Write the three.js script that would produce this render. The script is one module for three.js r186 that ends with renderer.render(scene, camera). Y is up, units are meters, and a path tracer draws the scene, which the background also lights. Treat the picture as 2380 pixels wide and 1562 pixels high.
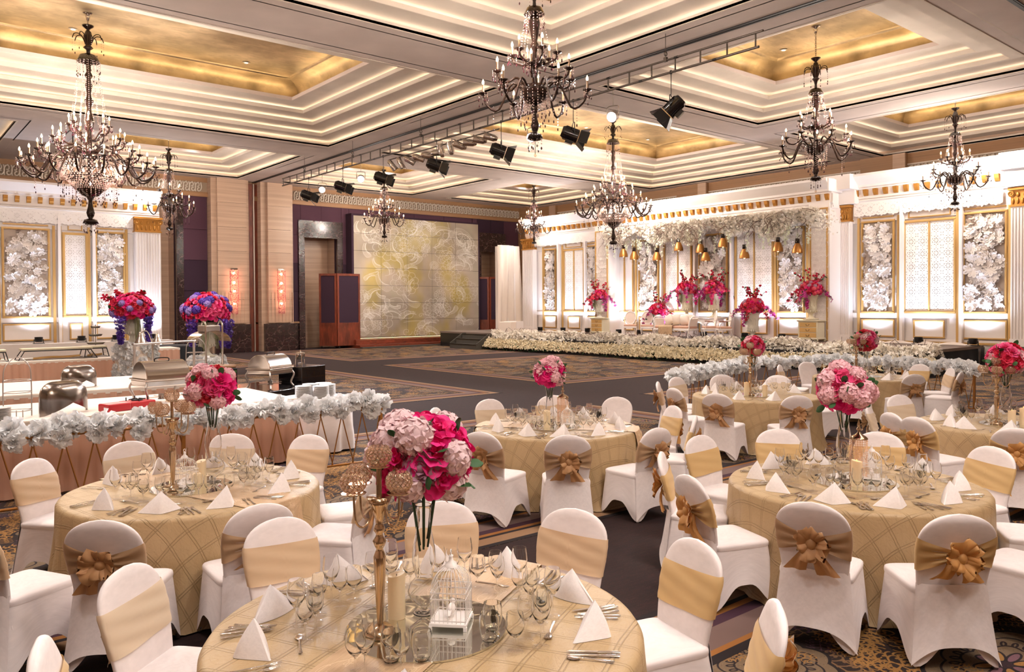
import * as THREE from 'three';
import { mergeGeometries, mergeVertices } from 'three/addons/utils/BufferGeometryUtils.js';
import { RoundedBoxGeometry } from 'three/addons/geometries/RoundedBoxGeometry.js';
import { RectAreaLightUniformsLib } from 'three/addons/lights/RectAreaLightUniformsLib.js';

// ------------------------------------------------------------------ camera, exposure, renderer
RectAreaLightUniformsLib.init();
const scene = new THREE.Scene();
scene.background = new THREE.Color(0x000000);
const renderer = new THREE.WebGLRenderer({ antialias: true });
renderer.toneMapping = THREE.LinearToneMapping;
renderer.toneMappingExposure = 0.7;
renderer.shadowMap.enabled = true;
const camera = new THREE.PerspectiveCamera(2 * Math.atan(781 / 1836) * 180 / Math.PI, 2380 / 1562, 0.05, 120);
camera.position.set(0, 2.2, 0);
camera.rotation.order = 'YXZ';
camera.rotation.set(-0.01589, -0.689376, -0.00605);
camera.setViewOffset(2380, 1562, 0, 42.56, 2380, 1562);
scene.add(camera);
// light levels, all in one place
const LV = { cove: 13, coveNear: 9.5, gold: 26, bulb: 14, point: 3.8, down: 105, up: 32, par: 200, sconce: 1.4, onyx: 20, crown: 15, frontFill: 2.7 };

// ------------------------------------------------------------------ helpers
let seedState = 12345;
const srand = (s) => { seedState = s >>> 0; };
const rnd = () => { seedState = (seedState + 0x6D2B79F5) >>> 0; let t = seedState; t = Math.imul(t ^ (t >>> 15), t | 1); t ^= t + Math.imul(t ^ (t >>> 7), t | 61); return ((t ^ (t >>> 14)) >>> 0) / 4294967296; };
const rr = (a, b) => a + (b - a) * rnd();
const V3 = (x, y, z) => new THREE.Vector3(x, y, z);
const { PI, sin, cos, abs, sqrt, min, max, floor, pow, hypot, atan2 } = Math;
const TAU = PI * 2;
const lerp = (a, b, t) => a + (b - a) * t;
const clamp = (x, a = 0, b = 1) => min(b, max(a, x));
const smooth = (a, b, x) => { const t = clamp((x - a) / (b - a)); return t * t * (3 - 2 * t); };
const names = {};
const numbered = (n) => { const k = names[n] = (names[n] ?? -1) + 1; return k ? n + '_' + String(k).padStart(3, '0') : n; };
function tag(o, label, category, group, kind) {
  if (label) o.userData.label = label;
  if (category) o.userData.category = category;
  if (group) o.userData.group = group;
  if (kind) o.userData.kind = kind;
  return o;
}
function thing(name, label, category, pos = [0, 0, 0], turn = 0, group) {
  const o = new THREE.Group(); o.name = numbered(name); o.position.set(...pos); o.rotation.y = turn; scene.add(o);
  return tag(o, label, category, group);
}
function struct(name, pos) { const o = new THREE.Group(); o.name = name; if (pos) o.position.set(...pos); o.userData.kind = 'structure'; scene.add(o); return o; }
function mesh(name, geo, mat, parent, pos, rot) {
  const m = new THREE.Mesh(geo, mat); m.name = parent ? name : numbered(name); m.castShadow = m.receiveShadow = true;
  if (pos) m.position.set(...pos); if (rot) m.rotation.set(...rot);
  (parent || scene).add(m); return m;
}
function solo(name, label, category, geo, mat, pos, rot, group) { return tag(mesh(name, geo, mat, null, pos, rot), label, category, group); }
function group(name, parent, pos, rot) { const g = new THREE.Group(); g.name = name; if (pos) g.position.set(...pos); if (rot) g.rotation.set(...rot); parent.add(g); return g; }
function copyOf(src, label, pos, turn, grp) {
  const c = src.clone(); c.name = numbered(src.name.replace(/_\d{3}$/, '')); scene.add(c);
  if (pos) c.position.set(...pos); if (turn !== undefined) c.rotation.y = turn;
  c.userData = { ...src.userData }; if (label) c.userData.label = label; if (grp) c.userData.group = grp;
  return c;
}
const nrm = (g) => { if (!g.index) g = mergeVertices(g, 1e-5); for (const k of Object.keys(g.attributes)) if (!['position', 'normal', 'uv'].includes(k)) g.deleteAttribute(k); return g; };
const flat = (g) => { const h = g.index ? g.toNonIndexed() : g; h.computeVertexNormals(); h.setIndex([...Array(h.attributes.position.count).keys()]); return h; };
const M4 = new THREE.Matrix4(), Q4 = new THREE.Quaternion(), E4 = new THREE.Euler();
function place(g, p = [0, 0, 0], r = [0, 0, 0], s = [1, 1, 1]) { g.applyMatrix4(M4.compose(V3(...p), Q4.setFromEuler(E4.set(...r)), V3(...(s.length ? s : [s, s, s])))); return g; }
const merge = (list) => mergeGeometries(list.map(nrm));
const bx = (w, h, d, p, r) => place(new THREE.BoxGeometry(w, h, d), p, r);
const bar = (x0, x1, y0, y1, z0, z1) => bx(abs(x1 - x0), abs(y1 - y0), abs(z1 - z0), [(x0 + x1) / 2, (y0 + y1) / 2, (z0 + z1) / 2]);
const rbx = (w, h, d, rad, p, r) => place(nrm(new RoundedBoxGeometry(w, h, d, 2, rad)), p, r);
const cyl = (r0, r1, h, p, r, n = 16) => place(new THREE.CylinderGeometry(r1, r0, h, n), p, r);
const sph = (r, p, s = [1, 1, 1], n = 12) => place(new THREE.SphereGeometry(r, n, max(6, n * .6 | 0)), p, [0, 0, 0], s);
const lathe = (pts, n = 24, p, r) => place(new THREE.LatheGeometry(pts.map(([x, y]) => new THREE.Vector2(x, y)), n), p, r);
const tube = (pts, r, n = 6, seg, closed = false) => new THREE.TubeGeometry(new THREE.CatmullRomCurve3(pts.map((p) => V3(...p)), closed, 'catmullrom', .5), seg || pts.length * 4, r, n, closed);
function rod(a, b, r, n = 6) { const A = V3(...a), B = V3(...b), d = B.clone().sub(A), g = new THREE.CylinderGeometry(r, r, d.length(), n); g.applyQuaternion(new THREE.Quaternion().setFromUnitVectors(V3(0, 1, 0), d.clone().normalize())); g.translate(...A.add(B).multiplyScalar(.5).toArray()); return g; }
function grid(f, nu, nv, uvf) {   // parametric sheet f(u, v) -> [x, y, z]
  const P = [], U = [], I = [];
  for (let j = 0; j <= nv; j++) for (let i = 0; i <= nu; i++) { P.push(...f(i / nu, j / nv)); U.push(...(uvf ? uvf(i / nu, j / nv) : [i / nu, j / nv])); }
  for (let j = 0; j < nv; j++) for (let i = 0; i < nu; i++) { const a = j * (nu + 1) + i; I.push(a, a + 1, a + nu + 2, a, a + nu + 2, a + nu + 1); }
  const g = new THREE.BufferGeometry(); g.setAttribute('position', new THREE.Float32BufferAttribute(P, 3)); g.setAttribute('uv', new THREE.Float32BufferAttribute(U, 2)); g.setIndex(I); g.computeVertexNormals(); return g;
}
function extr(shape, depth, bevel = 0, seg = 6) { return nrm(new THREE.ExtrudeGeometry(shape, { depth, bevelEnabled: bevel > 0, bevelSize: bevel, bevelThickness: bevel, bevelSegments: 1, curveSegments: seg })); }
const poly = (pts) => new THREE.Shape(pts.map(([x, y]) => new THREE.Vector2(x, y)));
// a frame of profile width w and depth d around a rectangle in the XY plane (local), joined from four bars with a raised bead
function frameGeo(w, h, t, d) { const o = []; for (const [a, b, c, e] of [[-w / 2, w / 2, h / 2 - t, h / 2], [-w / 2, w / 2, -h / 2, -h / 2 + t], [-w / 2, -w / 2 + t, -h / 2 + t, h / 2 - t], [w / 2 - t, w / 2, -h / 2 + t, h / 2 - t]]) { o.push(bar(a, b, c, e, 0, d)); const m = t * .28; o.push(bar(a + m, b - m, c + m, e - m, d, d * 1.6)); } return merge(o); }
// vary(): a copy of a mesh's uv scaled to metres (planar by dominant axis)
function boxUV(g, k = 1) { g = g.index ? g.toNonIndexed() : g; g.computeVertexNormals(); const p = g.attributes.position, n = g.attributes.normal, u = new Float32Array(p.count * 2); for (let i = 0; i < p.count; i++) { const ax = abs(n.getX(i)), ay = abs(n.getY(i)), az = abs(n.getZ(i)); let a, b; if (ay >= ax && ay >= az) { a = p.getX(i); b = p.getZ(i); } else if (ax >= az) { a = p.getZ(i); b = p.getY(i); } else { a = p.getX(i); b = p.getY(i); } u[2 * i] = a * k; u[2 * i + 1] = b * k; } g.setAttribute('uv', new THREE.BufferAttribute(u, 2)); g.setIndex([...Array(p.count).keys()]); return g; }

// ------------------------------------------------------------------ textures
function canvasTex(w, h, draw, rep, srgb = true) {
  const c = document.createElement('canvas'); c.width = w; c.height = h; const x = c.getContext('2d'); draw(x, w, h);
  const t = new THREE.CanvasTexture(c); t.wrapS = t.wrapT = THREE.RepeatWrapping; if (rep) t.repeat.set(...rep); if (srgb) t.colorSpace = THREE.SRGBColorSpace; return t;
}
function dataTex(n, f, srgb = true, m = n) { // f(x, y) in 0..1 -> [r, g, b] 0..255
  const d = new Uint8Array(n * m * 4);
  for (let j = 0; j < m; j++) for (let i = 0; i < n; i++) { const c = f(i / n, j / m); d.set([clamp(c[0], 0, 255), clamp(c[1], 0, 255), clamp(c[2], 0, 255), 255], (j * n + i) * 4); }
  const t = new THREE.DataTexture(d, n, m); t.wrapS = t.wrapT = THREE.RepeatWrapping; t.magFilter = THREE.LinearFilter; if (srgb) t.colorSpace = THREE.SRGBColorSpace; t.needsUpdate = true; return t;
}
function noiseField(seed, px, py = px) { // tileable value noise, px by py cells
  srand(seed); const a = Float32Array.from({ length: px * py }, rnd);
  return (x, y) => { x = ((x % 1) + 1) % 1 * px; y = ((y % 1) + 1) % 1 * py; const i = floor(x), j = floor(y), u = x - i, v = y - j, s = u * u * (3 - 2 * u), t = v * v * (3 - 2 * v), g = (p, q) => a[(q % py) * px + (p % px)]; return lerp(lerp(g(i, j), g(i + 1, j), s), lerp(g(i, j + 1), g(i + 1, j + 1), s), t); };
}
const fbm = (seed, px, py, oct = 4) => { const f = []; for (let o = 0; o < oct; o++) f.push(noiseField(seed + o * 17, px << o, py << o)); return (x, y) => { let s = 0, a = .5, t = 0; for (const g of f) { s += a * g(x, y); t += a; a *= .5; } return s / t; }; };
const std = (o) => new THREE.MeshStandardMaterial(o);
const phy = (o) => new THREE.MeshPhysicalMaterial(o);
const DS = THREE.DoubleSide;
const hexmix = (c, k) => c.map((v) => v * k);

const T = {};
{ // plaster
  const n = fbm(3, 6, 6, 6); T.plaster = dataTex(512, (x, y) => { const v = 236 + 26 * (n(x, y) - .5); return [v, v * .985, v * .975]; }); T.plaster.repeat.set(.25, .25);
  const l = fbm(21, 3, 3, 7), l2 = fbm(22, 12, 40, 4); T.leaf = dataTex(1024, (x, y) => { const a = l(x, y), b = l2(x, y); let k = .62 + .9 * (a - .35); const streak = b > .6 ? .72 : 1; k = clamp(k, .5, 1.08) * (.8 + .2 * streak); return [222 * k, 200 * k * (.96 + .06 * a), 166 * k * (.88 + .2 * a)]; });
  T.leaf.repeat.set(.28, .28);
  T.leafRough = dataTex(512, (x, y) => { const v = 90 + 110 * l(x, y); return [v, v, v]; }, false); T.leafRough.repeat.set(.28, .28);
  const w1 = fbm(31, 2, 24, 5), w2 = fbm(33, 1, 60, 3); T.stone = dataTex(512, (x, y) => { const k = .94 + .12 * (w1(x, y) - .5) + .1 * (w2(x, y) - .5); return [204 * k, 184 * k, 168 * k]; }); T.stone.repeat.set(.25, .9);
  const q1 = fbm(35, 3, 3, 5), q2 = fbm(36, 4, 4, 5), q3 = fbm(38, 9, 9, 4); T.marble = dataTex(1024, (x, y) => { const v = pow(1 - min(1, abs(q1(x, y) - .5) * 26), 2) + .8 * pow(1 - min(1, abs(q2(x, y) - .5) * 34), 2) + .4 * pow(1 - min(1, abs(q3(x, y) - .47) * 30), 2); const b = 24 + 24 * q3(x, y), k = clamp(v - .25); return [lerp(b * 1.2, 166, k * .7), lerp(b * .75, 144, k * .7), lerp(b * .78, 130, k * .7)]; }); T.marble.repeat.set(.9, .9);
  const m1 = fbm(41, 5, 2, 5), m2 = fbm(43, 60, 3, 3); T.mahogany = dataTex(512, (x, y) => { const k = .72 + .55 * (m1(x, y) - .5) + .35 * (m2(x, y) - .5); return [150 * k, 68 * k, 42 * k]; });
  const s1 = fbm(45, 8, 8, 4); T.linen = dataTex(256, (x, y) => { const v = 245 + 14 * (s1(x, y) - .5); return [v, v * .985, v * .98]; }); T.linen.repeat.set(4, 4);
  const hn = fbm(47, 12, 60, 4); T.plum = dataTex(512, (x, y) => { const n0 = hn(x, y); srand((x * 9973 + y * 7919) * 1000 | 0); const r = rnd(), k = .75 + .5 * (n0 - .5) + .42 * (r - .5); const warm = r > .86 ? 1.9 : 1; return [56 * k * warm, 32 * k * warm, 37 * k * (warm > 1 ? 1.05 : 1)]; });
}
// banqueting carpet: scrolls and scalloped medallions on dark plum, 3.6 m repeat
const carpetArt = (base, medal, gold) => canvasTex(2048, 2048, (x, W) => {
  srand(77); x.fillStyle = base; x.fillRect(0, 0, W, W);
  const wrap = (px, py, rad, f) => { for (const ox of [-W, 0, W]) for (const oy of [-W, 0, W]) if (px + ox + rad > 0 && px + ox - rad < W && py + oy + rad > 0 && py + oy - rad < W) { x.save(); x.translate(px + ox, py + oy); f(); x.restore(); } };
  x.globalAlpha = .5; for (let i = 0; i < 5200; i++) { x.fillStyle = ['#4a2a30', '#150b0d', '#54363a', '#2c1a24'][i % 4]; x.fillRect(rnd() * W, rnd() * W, rr(8, 30), 3); } x.globalAlpha = 1;
  const scroll = (px, py, s, col, a0) => wrap(px, py, s * 3.2, () => { x.rotate(a0); x.strokeStyle = col; x.fillStyle = col; x.lineCap = 'round'; for (const m of [-1, 1]) { x.lineWidth = s * .12; for (let k = 0; k < 4; k++) { const y0 = k * s * .62 - s; x.beginPath(); x.moveTo(0, y0); x.bezierCurveTo(m * s * .7, y0 - s * .5, m * s * 1.25, y0 + s * .15, m * s * .72, y0 + s * .32); x.stroke(); x.beginPath(); x.ellipse(m * s * .66, y0 + s * .24, s * .16, s * .1, m * .5, 0, TAU); x.fill(); x.beginPath(); x.moveTo(m * s * .5, y0 - s * .2); x.quadraticCurveTo(m * s * 1.1, y0 - s * .55, m * s * 1.3, y0 - s * .2); x.stroke(); } } x.beginPath(); x.moveTo(0, -s * 1.5); x.lineTo(0, s * 1.5); x.stroke(); });
  for (let i = 0; i < 170; i++) scroll(rnd() * W, rnd() * W, rr(34, 78), i % 3 ? gold : ['#6f5236', '#4b3040'][i % 2], rnd() * TAU);
  const medallion = (px, py, r, e) => wrap(px, py, r * 1.6, () => { x.scale(1, e); const lobes = 9; const path = (q) => { x.beginPath(); for (let a = 0; a <= 180; a++) { const t = a / 180 * TAU, d = q * (1 + .13 * abs(sin(t * lobes / 2))); a ? x.lineTo(cos(t) * d, sin(t) * d) : x.moveTo(cos(t) * d, sin(t) * d); } x.closePath(); }; path(r * 1.06); x.fillStyle = '#160d10'; x.fill(); path(r); x.fillStyle = medal; x.fill(); x.lineWidth = r * .035; x.strokeStyle = '#1a0f12'; path(r * .8); x.stroke(); path(r * .55); x.stroke(); for (let k = 0; k < 26; k++) { const t = k / 26 * TAU; x.beginPath(); x.ellipse(cos(t) * r * .68, sin(t) * r * .68, r * .07, r * .035, t, 0, TAU); x.stroke(); } for (let k = 0; k < 8; k++) { const t = k / 8 * TAU; x.beginPath(); x.ellipse(cos(t) * r * .27, sin(t) * r * .27, r * .17, r * .08, t, 0, TAU); x.fillStyle = k % 2 ? gold : '#6b4a52'; x.fill(); x.stroke(); } x.beginPath(); x.arc(0, 0, r * .1, 0, TAU); x.fillStyle = '#2a161c'; x.fill(); });
  for (const [a, b, r, e] of [[430, 420, 250, .8], [1450, 380, 190, 1], [980, 1010, 300, .7], [1760, 1080, 170, 1.1], [360, 1530, 210, .9], [1400, 1700, 240, .8], [900, 1780, 120, 1], [60, 980, 150, 1]]) medallion(a, b, r, e);
  for (let i = 0; i < 60; i++) scroll(rnd() * W, rnd() * W, rr(24, 44), gold, rnd() * TAU);
  x.globalAlpha = .16; for (let i = 0; i < 26000; i++) { x.fillStyle = i % 2 ? '#000' : '#c9a27a'; x.fillRect(rnd() * W, rnd() * W, rr(2, 9), 2); } x.globalAlpha = 1;
});
T.carpet = carpetArt('#20130f', '#6d5a45', '#8f6734'); T.carpet.repeat.set(1 / 3.6, 1 / 3.6);
T.cloth = canvasTex(1024, 1024, (x, W) => { // champagne pintuck cloth, 0.96 m repeat
  srand(5); x.fillStyle = '#cdba99'; x.fillRect(0, 0, W, W); x.globalAlpha = .10; for (let i = 0; i < 2600; i++) { x.strokeStyle = i % 2 ? '#8f7650' : '#f2e2bf'; x.lineWidth = rr(1, 3); const a = rnd() * W, b = rnd() * W; x.beginPath(); x.moveTo(a, b); x.lineTo(a + rr(-60, 60), b + rr(-12, 12)); x.stroke(); } x.globalAlpha = 1;
  const L = (d, off, al) => { x.globalAlpha = al; x.strokeStyle = '#94805a'; for (let k = 0; k < 6; k++) for (const e of [0, 20]) { x.lineWidth = 3.2; x.beginPath(); const c = (k + .5) * W / 6 + e + off; for (let s = -10; s <= 34; s++) { const u = s / 24 * W, w = 5 * sin(u / W * TAU * 2 + k * 2.1); d ? (s > -10 ? x.lineTo(c + w, u) : x.moveTo(c + w, u)) : (s > -10 ? x.lineTo(u, c + w) : x.moveTo(u, c + w)); } x.stroke(); } };
  L(0, 0, .6); L(1, 0, .45); x.globalAlpha = 1;
});
T.clothBump = canvasTex(1024, 1024, (x, W) => { srand(6); x.fillStyle = '#808080'; x.fillRect(0, 0, W, W); x.globalAlpha = .25; for (let i = 0; i < 900; i++) { x.strokeStyle = i % 2 ? '#404040' : '#c8c8c8'; x.lineWidth = rr(4, 16); const a = rnd() * W, b = rnd() * W; x.beginPath(); x.moveTo(a, b); x.quadraticCurveTo(a + rr(-90, 90), b + rr(-50, 50), a + rr(-160, 160), b + rr(-90, 90)); x.stroke(); } x.globalAlpha = 1; for (const d of [0, 1]) for (let k = 0; k < 6; k++) for (const e of [0, 20]) { x.strokeStyle = '#ffffff'; x.lineWidth = 6; x.beginPath(); const c = (k + .5) * W / 6 + e; for (let s = -10; s <= 34; s++) { const u = s / 24 * W, w = 5 * sin(u / W * TAU * 2 + k * 2.1); d ? (s > -10 ? x.lineTo(c + w, u) : x.moveTo(c + w, u)) : (s > -10 ? x.lineTo(u, c + w) : x.moveTo(u, c + w)); } x.stroke(); } }, null, false);
T.runner = canvasTex(512, 1024, (x, W, H) => { srand(8); x.fillStyle = '#cdb69a'; x.fillRect(0, 0, W, H); x.globalAlpha = .16; for (let i = 0; i < 3000; i++) { x.fillStyle = i % 2 ? '#8d7657' : '#efe0c8'; x.fillRect(rnd() * W, rnd() * H, 2, rr(20, 90)); } x.globalAlpha = .85; x.strokeStyle = '#e2d2b8'; x.lineWidth = 5; const S = (cx, m) => { for (let k = 0; k < 4; k++) { const y = k * 256; x.beginPath(); x.moveTo(cx, y); x.bezierCurveTo(cx + m * 60, y + 60, cx + m * 60, y + 130, cx, y + 150); x.bezierCurveTo(cx - m * 60, y + 170, cx - m * 60, y + 236, cx, y + 256); x.stroke(); for (const q of [-1, 1]) { x.beginPath(); x.arc(cx + q * 34, y + (q > 0 ? 96 : 204), 26, 0, 5); x.stroke(); for (let p = 0; p < 5; p++) { x.beginPath(); x.ellipse(cx + q * 40 + 15 * cos(p * 1.256), y + 20 + 15 * sin(p * 1.256) + (q > 0 ? 128 : 0), 9, 6, p * 1.256, 0, TAU); x.stroke(); } } } }; S(90, 1); S(W - 90, -1); });
T.onyx = canvasTex(2048, 2048, (x, W) => { // onyx wall art: white engraved flowers, ferns and scrolls
  const n = fbm(51, 4, 4, 4), n2 = fbm(52, 7, 3, 4); for (let j = 0; j < 256; j++) for (let i = 0; i < 256; i++) { const a = n(i / 256, j / 256), b = n2(i / 256, j / 256), k = .82 + .36 * (a - .5); x.fillStyle = `rgb(${236 * k | 0},${(226 - 20 * b) * k | 0},${(196 - 70 * smooth(.4, .8, b)) * k | 0})`; x.fillRect(i * 8, j * 8, 8, 8); }
  srand(53); x.strokeStyle = 'rgba(250,246,238,.75)'; x.lineCap = 'round';
  const bloom = (cx, cy, r, p) => { for (let ring = 0; ring < 3; ring++) { const q = r * (1 - ring * .32); x.lineWidth = 5 - ring; x.beginPath(); for (let a = 0; a <= 240; a++) { const t = a / 240 * TAU, d = q * (1 + .14 * abs(sin(t * p / 2))); a ? x.lineTo(cx + cos(t) * d, cy + sin(t) * d) : x.moveTo(cx + cos(t) * d, cy + sin(t) * d); } x.stroke(); for (let k = 0; k < p; k++) { const t = k / p * TAU; x.beginPath(); x.moveTo(cx + cos(t) * q * .7, cy + sin(t) * q * .7); x.lineTo(cx + cos(t) * q, cy + sin(t) * q); x.stroke(); } } };
  const fern = (cx, cy, L, a) => { x.lineWidth = 4; for (let k = 0; k < 18; k++) { const t = k / 18, px = cx + cos(a + t * .9) * L * t, py = cy + sin(a + t * .9) * L * t; for (const m of [-1, 1]) { const b = a + t * .9 + m * 1.1; x.beginPath(); x.moveTo(px, py); x.quadraticCurveTo(px + cos(b) * L * .2, py + sin(b) * L * .2, px + cos(b - m * .5) * L * .3 * (1.2 - t), py + sin(b - m * .5) * L * .3 * (1.2 - t)); x.stroke(); } } };
  const curl = (cx, cy, r, m) => { x.lineWidth = 4.5; x.beginPath(); for (let a = 0; a < 120; a++) { const t = a / 120, q = r * (1 - t), b = t * 9 * m; a ? x.lineTo(cx + cos(b) * q, cy + sin(b) * q) : x.moveTo(cx + cos(b) * q, cy + sin(b) * q); } x.stroke(); };
  bloom(1650, 520, 330, 16); bloom(560, 460, 250, 12); bloom(1500, 1010, 200, 14); bloom(330, 1760, 230, 10); bloom(1840, 1250, 170, 12); bloom(950, 420, 220, 14); bloom(780, 1120, 200, 11); bloom(1240, 1560, 150, 12);
  for (let i = 0; i < 60; i++) fern(rnd() * W, rnd() * W, rr(160, 330), rnd() * TAU); for (let i = 0; i < 16; i++) bloom(rnd() * W, rnd() * W, rr(60, 130), 9 + (i % 5));
  for (let i = 0; i < 22; i++) curl(rnd() * W, rnd() * W, rr(30, 90), i % 2 ? 1 : -1);
  x.lineWidth = 5; for (let i = 0; i < 12; i++) { let a = rnd() * W, b = rnd() * W; x.beginPath(); x.moveTo(a, b); x.bezierCurveTo(a + rr(-300, 300), b + rr(-200, 200), a + rr(-500, 500), b + rr(-300, 300), a + rr(-600, 600), b + rr(-300, 300)); x.stroke(); }
});

// ------------------------------------------------------------------ materials
const C = (h) => new THREE.Color(h);
const M = {
  plaster: std({ color: C('#d9cdc6'), map: T.plaster, roughness: .9 }),
  coveWhite: std({ color: C('#e6dccf'), map: T.plaster, roughness: .88 }),
  leaf: std({ color: C('#fff6e6'), map: T.leaf, roughnessMap: T.leafRough, roughness: .8, metalness: .6 }),
  stone: std({ color: C('#f4e4d6'), map: T.stone, roughness: .32 }),
  woodStrip: std({ color: C('#c9a883'), map: T.stone, roughness: .5 }),
  frieze: std({ color: C('#d2c6b8'), roughness: .5 }), friezeGround: std({ color: C('#9c8874'), roughness: .7 }),
  plumPanel: std({ color: C('#4f3140'), roughness: .9 }),
  plumDark: std({ color: C('#341f30'), roughness: .92 }),
  marble: phy({ color: C('#ffffff'), map: T.marble, roughness: .18, clearcoat: .3 }),
  redWood: std({ color: C('#ffffff'), map: T.mahogany, roughness: .38 }),
  dark: std({ color: C('#120d0e'), roughness: .6 }),
  black: std({ color: C('#0c0b0c'), roughness: .35, metalness: .2 }),
  blackGloss: phy({ color: C('#080709'), roughness: .12, clearcoat: .6 }),
  onyx: phy({ color: C('#ffffff'), map: T.onyx, roughness: .3, transmission: .22, thickness: 0 }),
  carpet: std({ color: C('#ffffff'), map: T.carpet, roughness: 1 }),
  plum: std({ color: C('#c4a9ae'), map: T.plum, roughness: 1 }),
  tan: std({ color: C('#8a6a4e'), roughness: 1 }), rust: std({ color: C('#8c5a26'), roughness: 1 }), ink: std({ color: C('#170c10'), roughness: 1 }), wine: std({ color: C('#3a1c2c'), roughness: 1 }), taupe: std({ color: C('#6b5550'), roughness: 1 }),
  white: std({ color: C('#efe7e2'), roughness: .55 }), whiteGloss: std({ color: C('#f3ece8'), roughness: .3 }),
  spandex: phy({ color: C('#f4efef'), map: T.linen, roughness: .62, sheen: .25, sheenRoughness: .5, side: DS }),
  napkin: std({ color: C('#fbf8f7'), map: T.linen, roughness: .8, side: DS }),
  cloth: phy({ color: C('#ddd0bd'), map: T.cloth, bumpMap: T.clothBump, bumpScale: .006, roughness: .5, sheen: .4, sheenRoughness: .4, side: DS }),
  runner: phy({ color: C('#efe2d2'), map: T.runner, roughness: .55, sheen: .3, side: DS }),
  mirror: std({ color: C('#e6e8e0'), metalness: 1, roughness: .03 }),
  glass: phy({ color: C('#ffffff'), transmission: 1, thickness: 0, roughness: 0, ior: 1.45, side: DS }), ware: phy({ color: C('#ffffff'), transmission: 1, thickness: .002, roughness: 0, ior: 1.3 }),
  crystal: phy({ color: C('#fff4ea'), transmission: .9, thickness: 0, roughness: .06, ior: 1.9, side: DS }),
  gold: std({ color: C('#d9b483'), metalness: 1, roughness: .2 }),
  roseGold: std({ color: C('#cfb698'), metalness: 1, roughness: .16 }),
  goldPaint: std({ color: C('#c9a263'), roughness: .5, metalness: .25 }),
  goldDeep: std({ color: C('#b9823a'), roughness: .45, metalness: .5 }),
  bronze: std({ color: C('#a8733a'), metalness: .7, roughness: .35 }),
  chrome: std({ color: C('#d8d2cc'), metalness: 1, roughness: .12 }), trussMetal: std({ color: C('#5d554f'), metalness: .7, roughness: .45 }), steel: std({ color: C('#a39c96'), metalness: 1, roughness: .28 }), satin: std({ color: C('#b7aca4'), metalness: .9, roughness: .4 }),
  chandelier: phy({ color: C('#1d100c'), roughness: .14, metalness: .25, clearcoat: .5 }), chandelierArm: phy({ color: C('#2a1a12'), roughness: .2, metalness: .4 }),
  bead: phy({ color: C('#e6cfc6'), transmission: .55, thickness: 0, roughness: .08, ior: 1.9 }), beadPink: phy({ color: C('#f0b4b4'), transmission: .6, thickness: 0, roughness: .1, ior: 1.8 }), drop: phy({ color: C('#421722'), transmission: .35, thickness: 0, roughness: .08, ior: 1.8 }),
  candleWax: phy({ color: C('#f6e3bf'), roughness: .5, transmission: .25, thickness: 0 }), sleeve: std({ color: C('#7a5f45'), roughness: .5 }),
  bulb: std({ color: C('#fff2dc'), emissive: C('#ffd9a6'), emissiveIntensity: LV.bulb, roughness: .3 }),
  candleFlame: std({ color: C('#ffd9a0'), emissive: C('#ffb45a'), emissiveIntensity: 2.2 }),
  ivory: std({ color: C('#f3e2bd'), roughness: .55 }), urn: std({ color: C('#d8cfb4'), roughness: .6 }), urnWhite: std({ color: C('#dcd8c9'), roughness: .5 }),
  satinPink: phy({ color: C('#d3a58d'), roughness: .42, sheen: .5, sheenRoughness: .4, side: DS }), tableWhite: std({ color: C('#e9dccf'), roughness: .7, side: DS }),
  paperWhite: phy({ color: C('#ffffff'), roughness: .75, side: DS, transmission: .3, thickness: 0 }),
  panelBack: std({ color: C('#cbbcb0'), roughness: .85 }), panelWhite: std({ color: C('#f0e8e3'), roughness: .45 }), screenWhite: std({ color: C('#f4ede8'), roughness: .5 }),
  deck: std({ color: C('#77675c'), roughness: 1 }), stepGrey: std({ color: C('#4a453e'), roughness: .95 }), skirtDark: std({ color: C('#1a1d22'), roughness: .85, side: DS }),
  leafGreen: std({ color: C('#2d5a2e'), roughness: .6, side: DS }), moss: std({ color: C('#8c8f6a'), roughness: .9, side: DS }), stem: std({ color: C('#2f4a2c'), roughness: .7 }), branch: std({ color: C('#5b4234'), roughness: .8 }),
  blossom: phy({ color: C('#f7f0e4'), roughness: .8, side: DS, transmission: .25, thickness: 0 }), blossomCream: std({ color: C('#ede0c2'), roughness: .8, side: DS }), wisteria: phy({ color: C('#eef1d8'), roughness: .8, side: DS, transmission: .25, thickness: 0 }),
  red: std({ color: C('#b3202b'), roughness: .3 }), porcelain: std({ color: C('#f1ece9'), roughness: .2 }),
  led: std({ color: C('#ffffff'), emissive: C('#f4f6ff'), emissiveIntensity: 9 }), coveWarm: std({ color: C('#fff0d8'), emissive: C('#ffdba8'), emissiveIntensity: 3 }),
};
const petal = (h, r = .62) => phy({ color: C(h), roughness: r, sheen: .3, sheenRoughness: .6, side: DS, transmission: .15, thickness: 0 });
const F = { hot: petal('#ee1486'), rose: petal('#e94f8b'), blush: petal('#f3c3cc'), pale: petal('#f0d3d6'), red: petal('#c21230'), crimson: petal('#d81f4a'), mauve: petal('#b58aa0'), purple: petal('#5a36a8'), lilac: petal('#9a7fc4'), magenta: petal('#c02a86'), coral: petal('#e8566a'), orange: petal('#c87f5a') };
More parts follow.
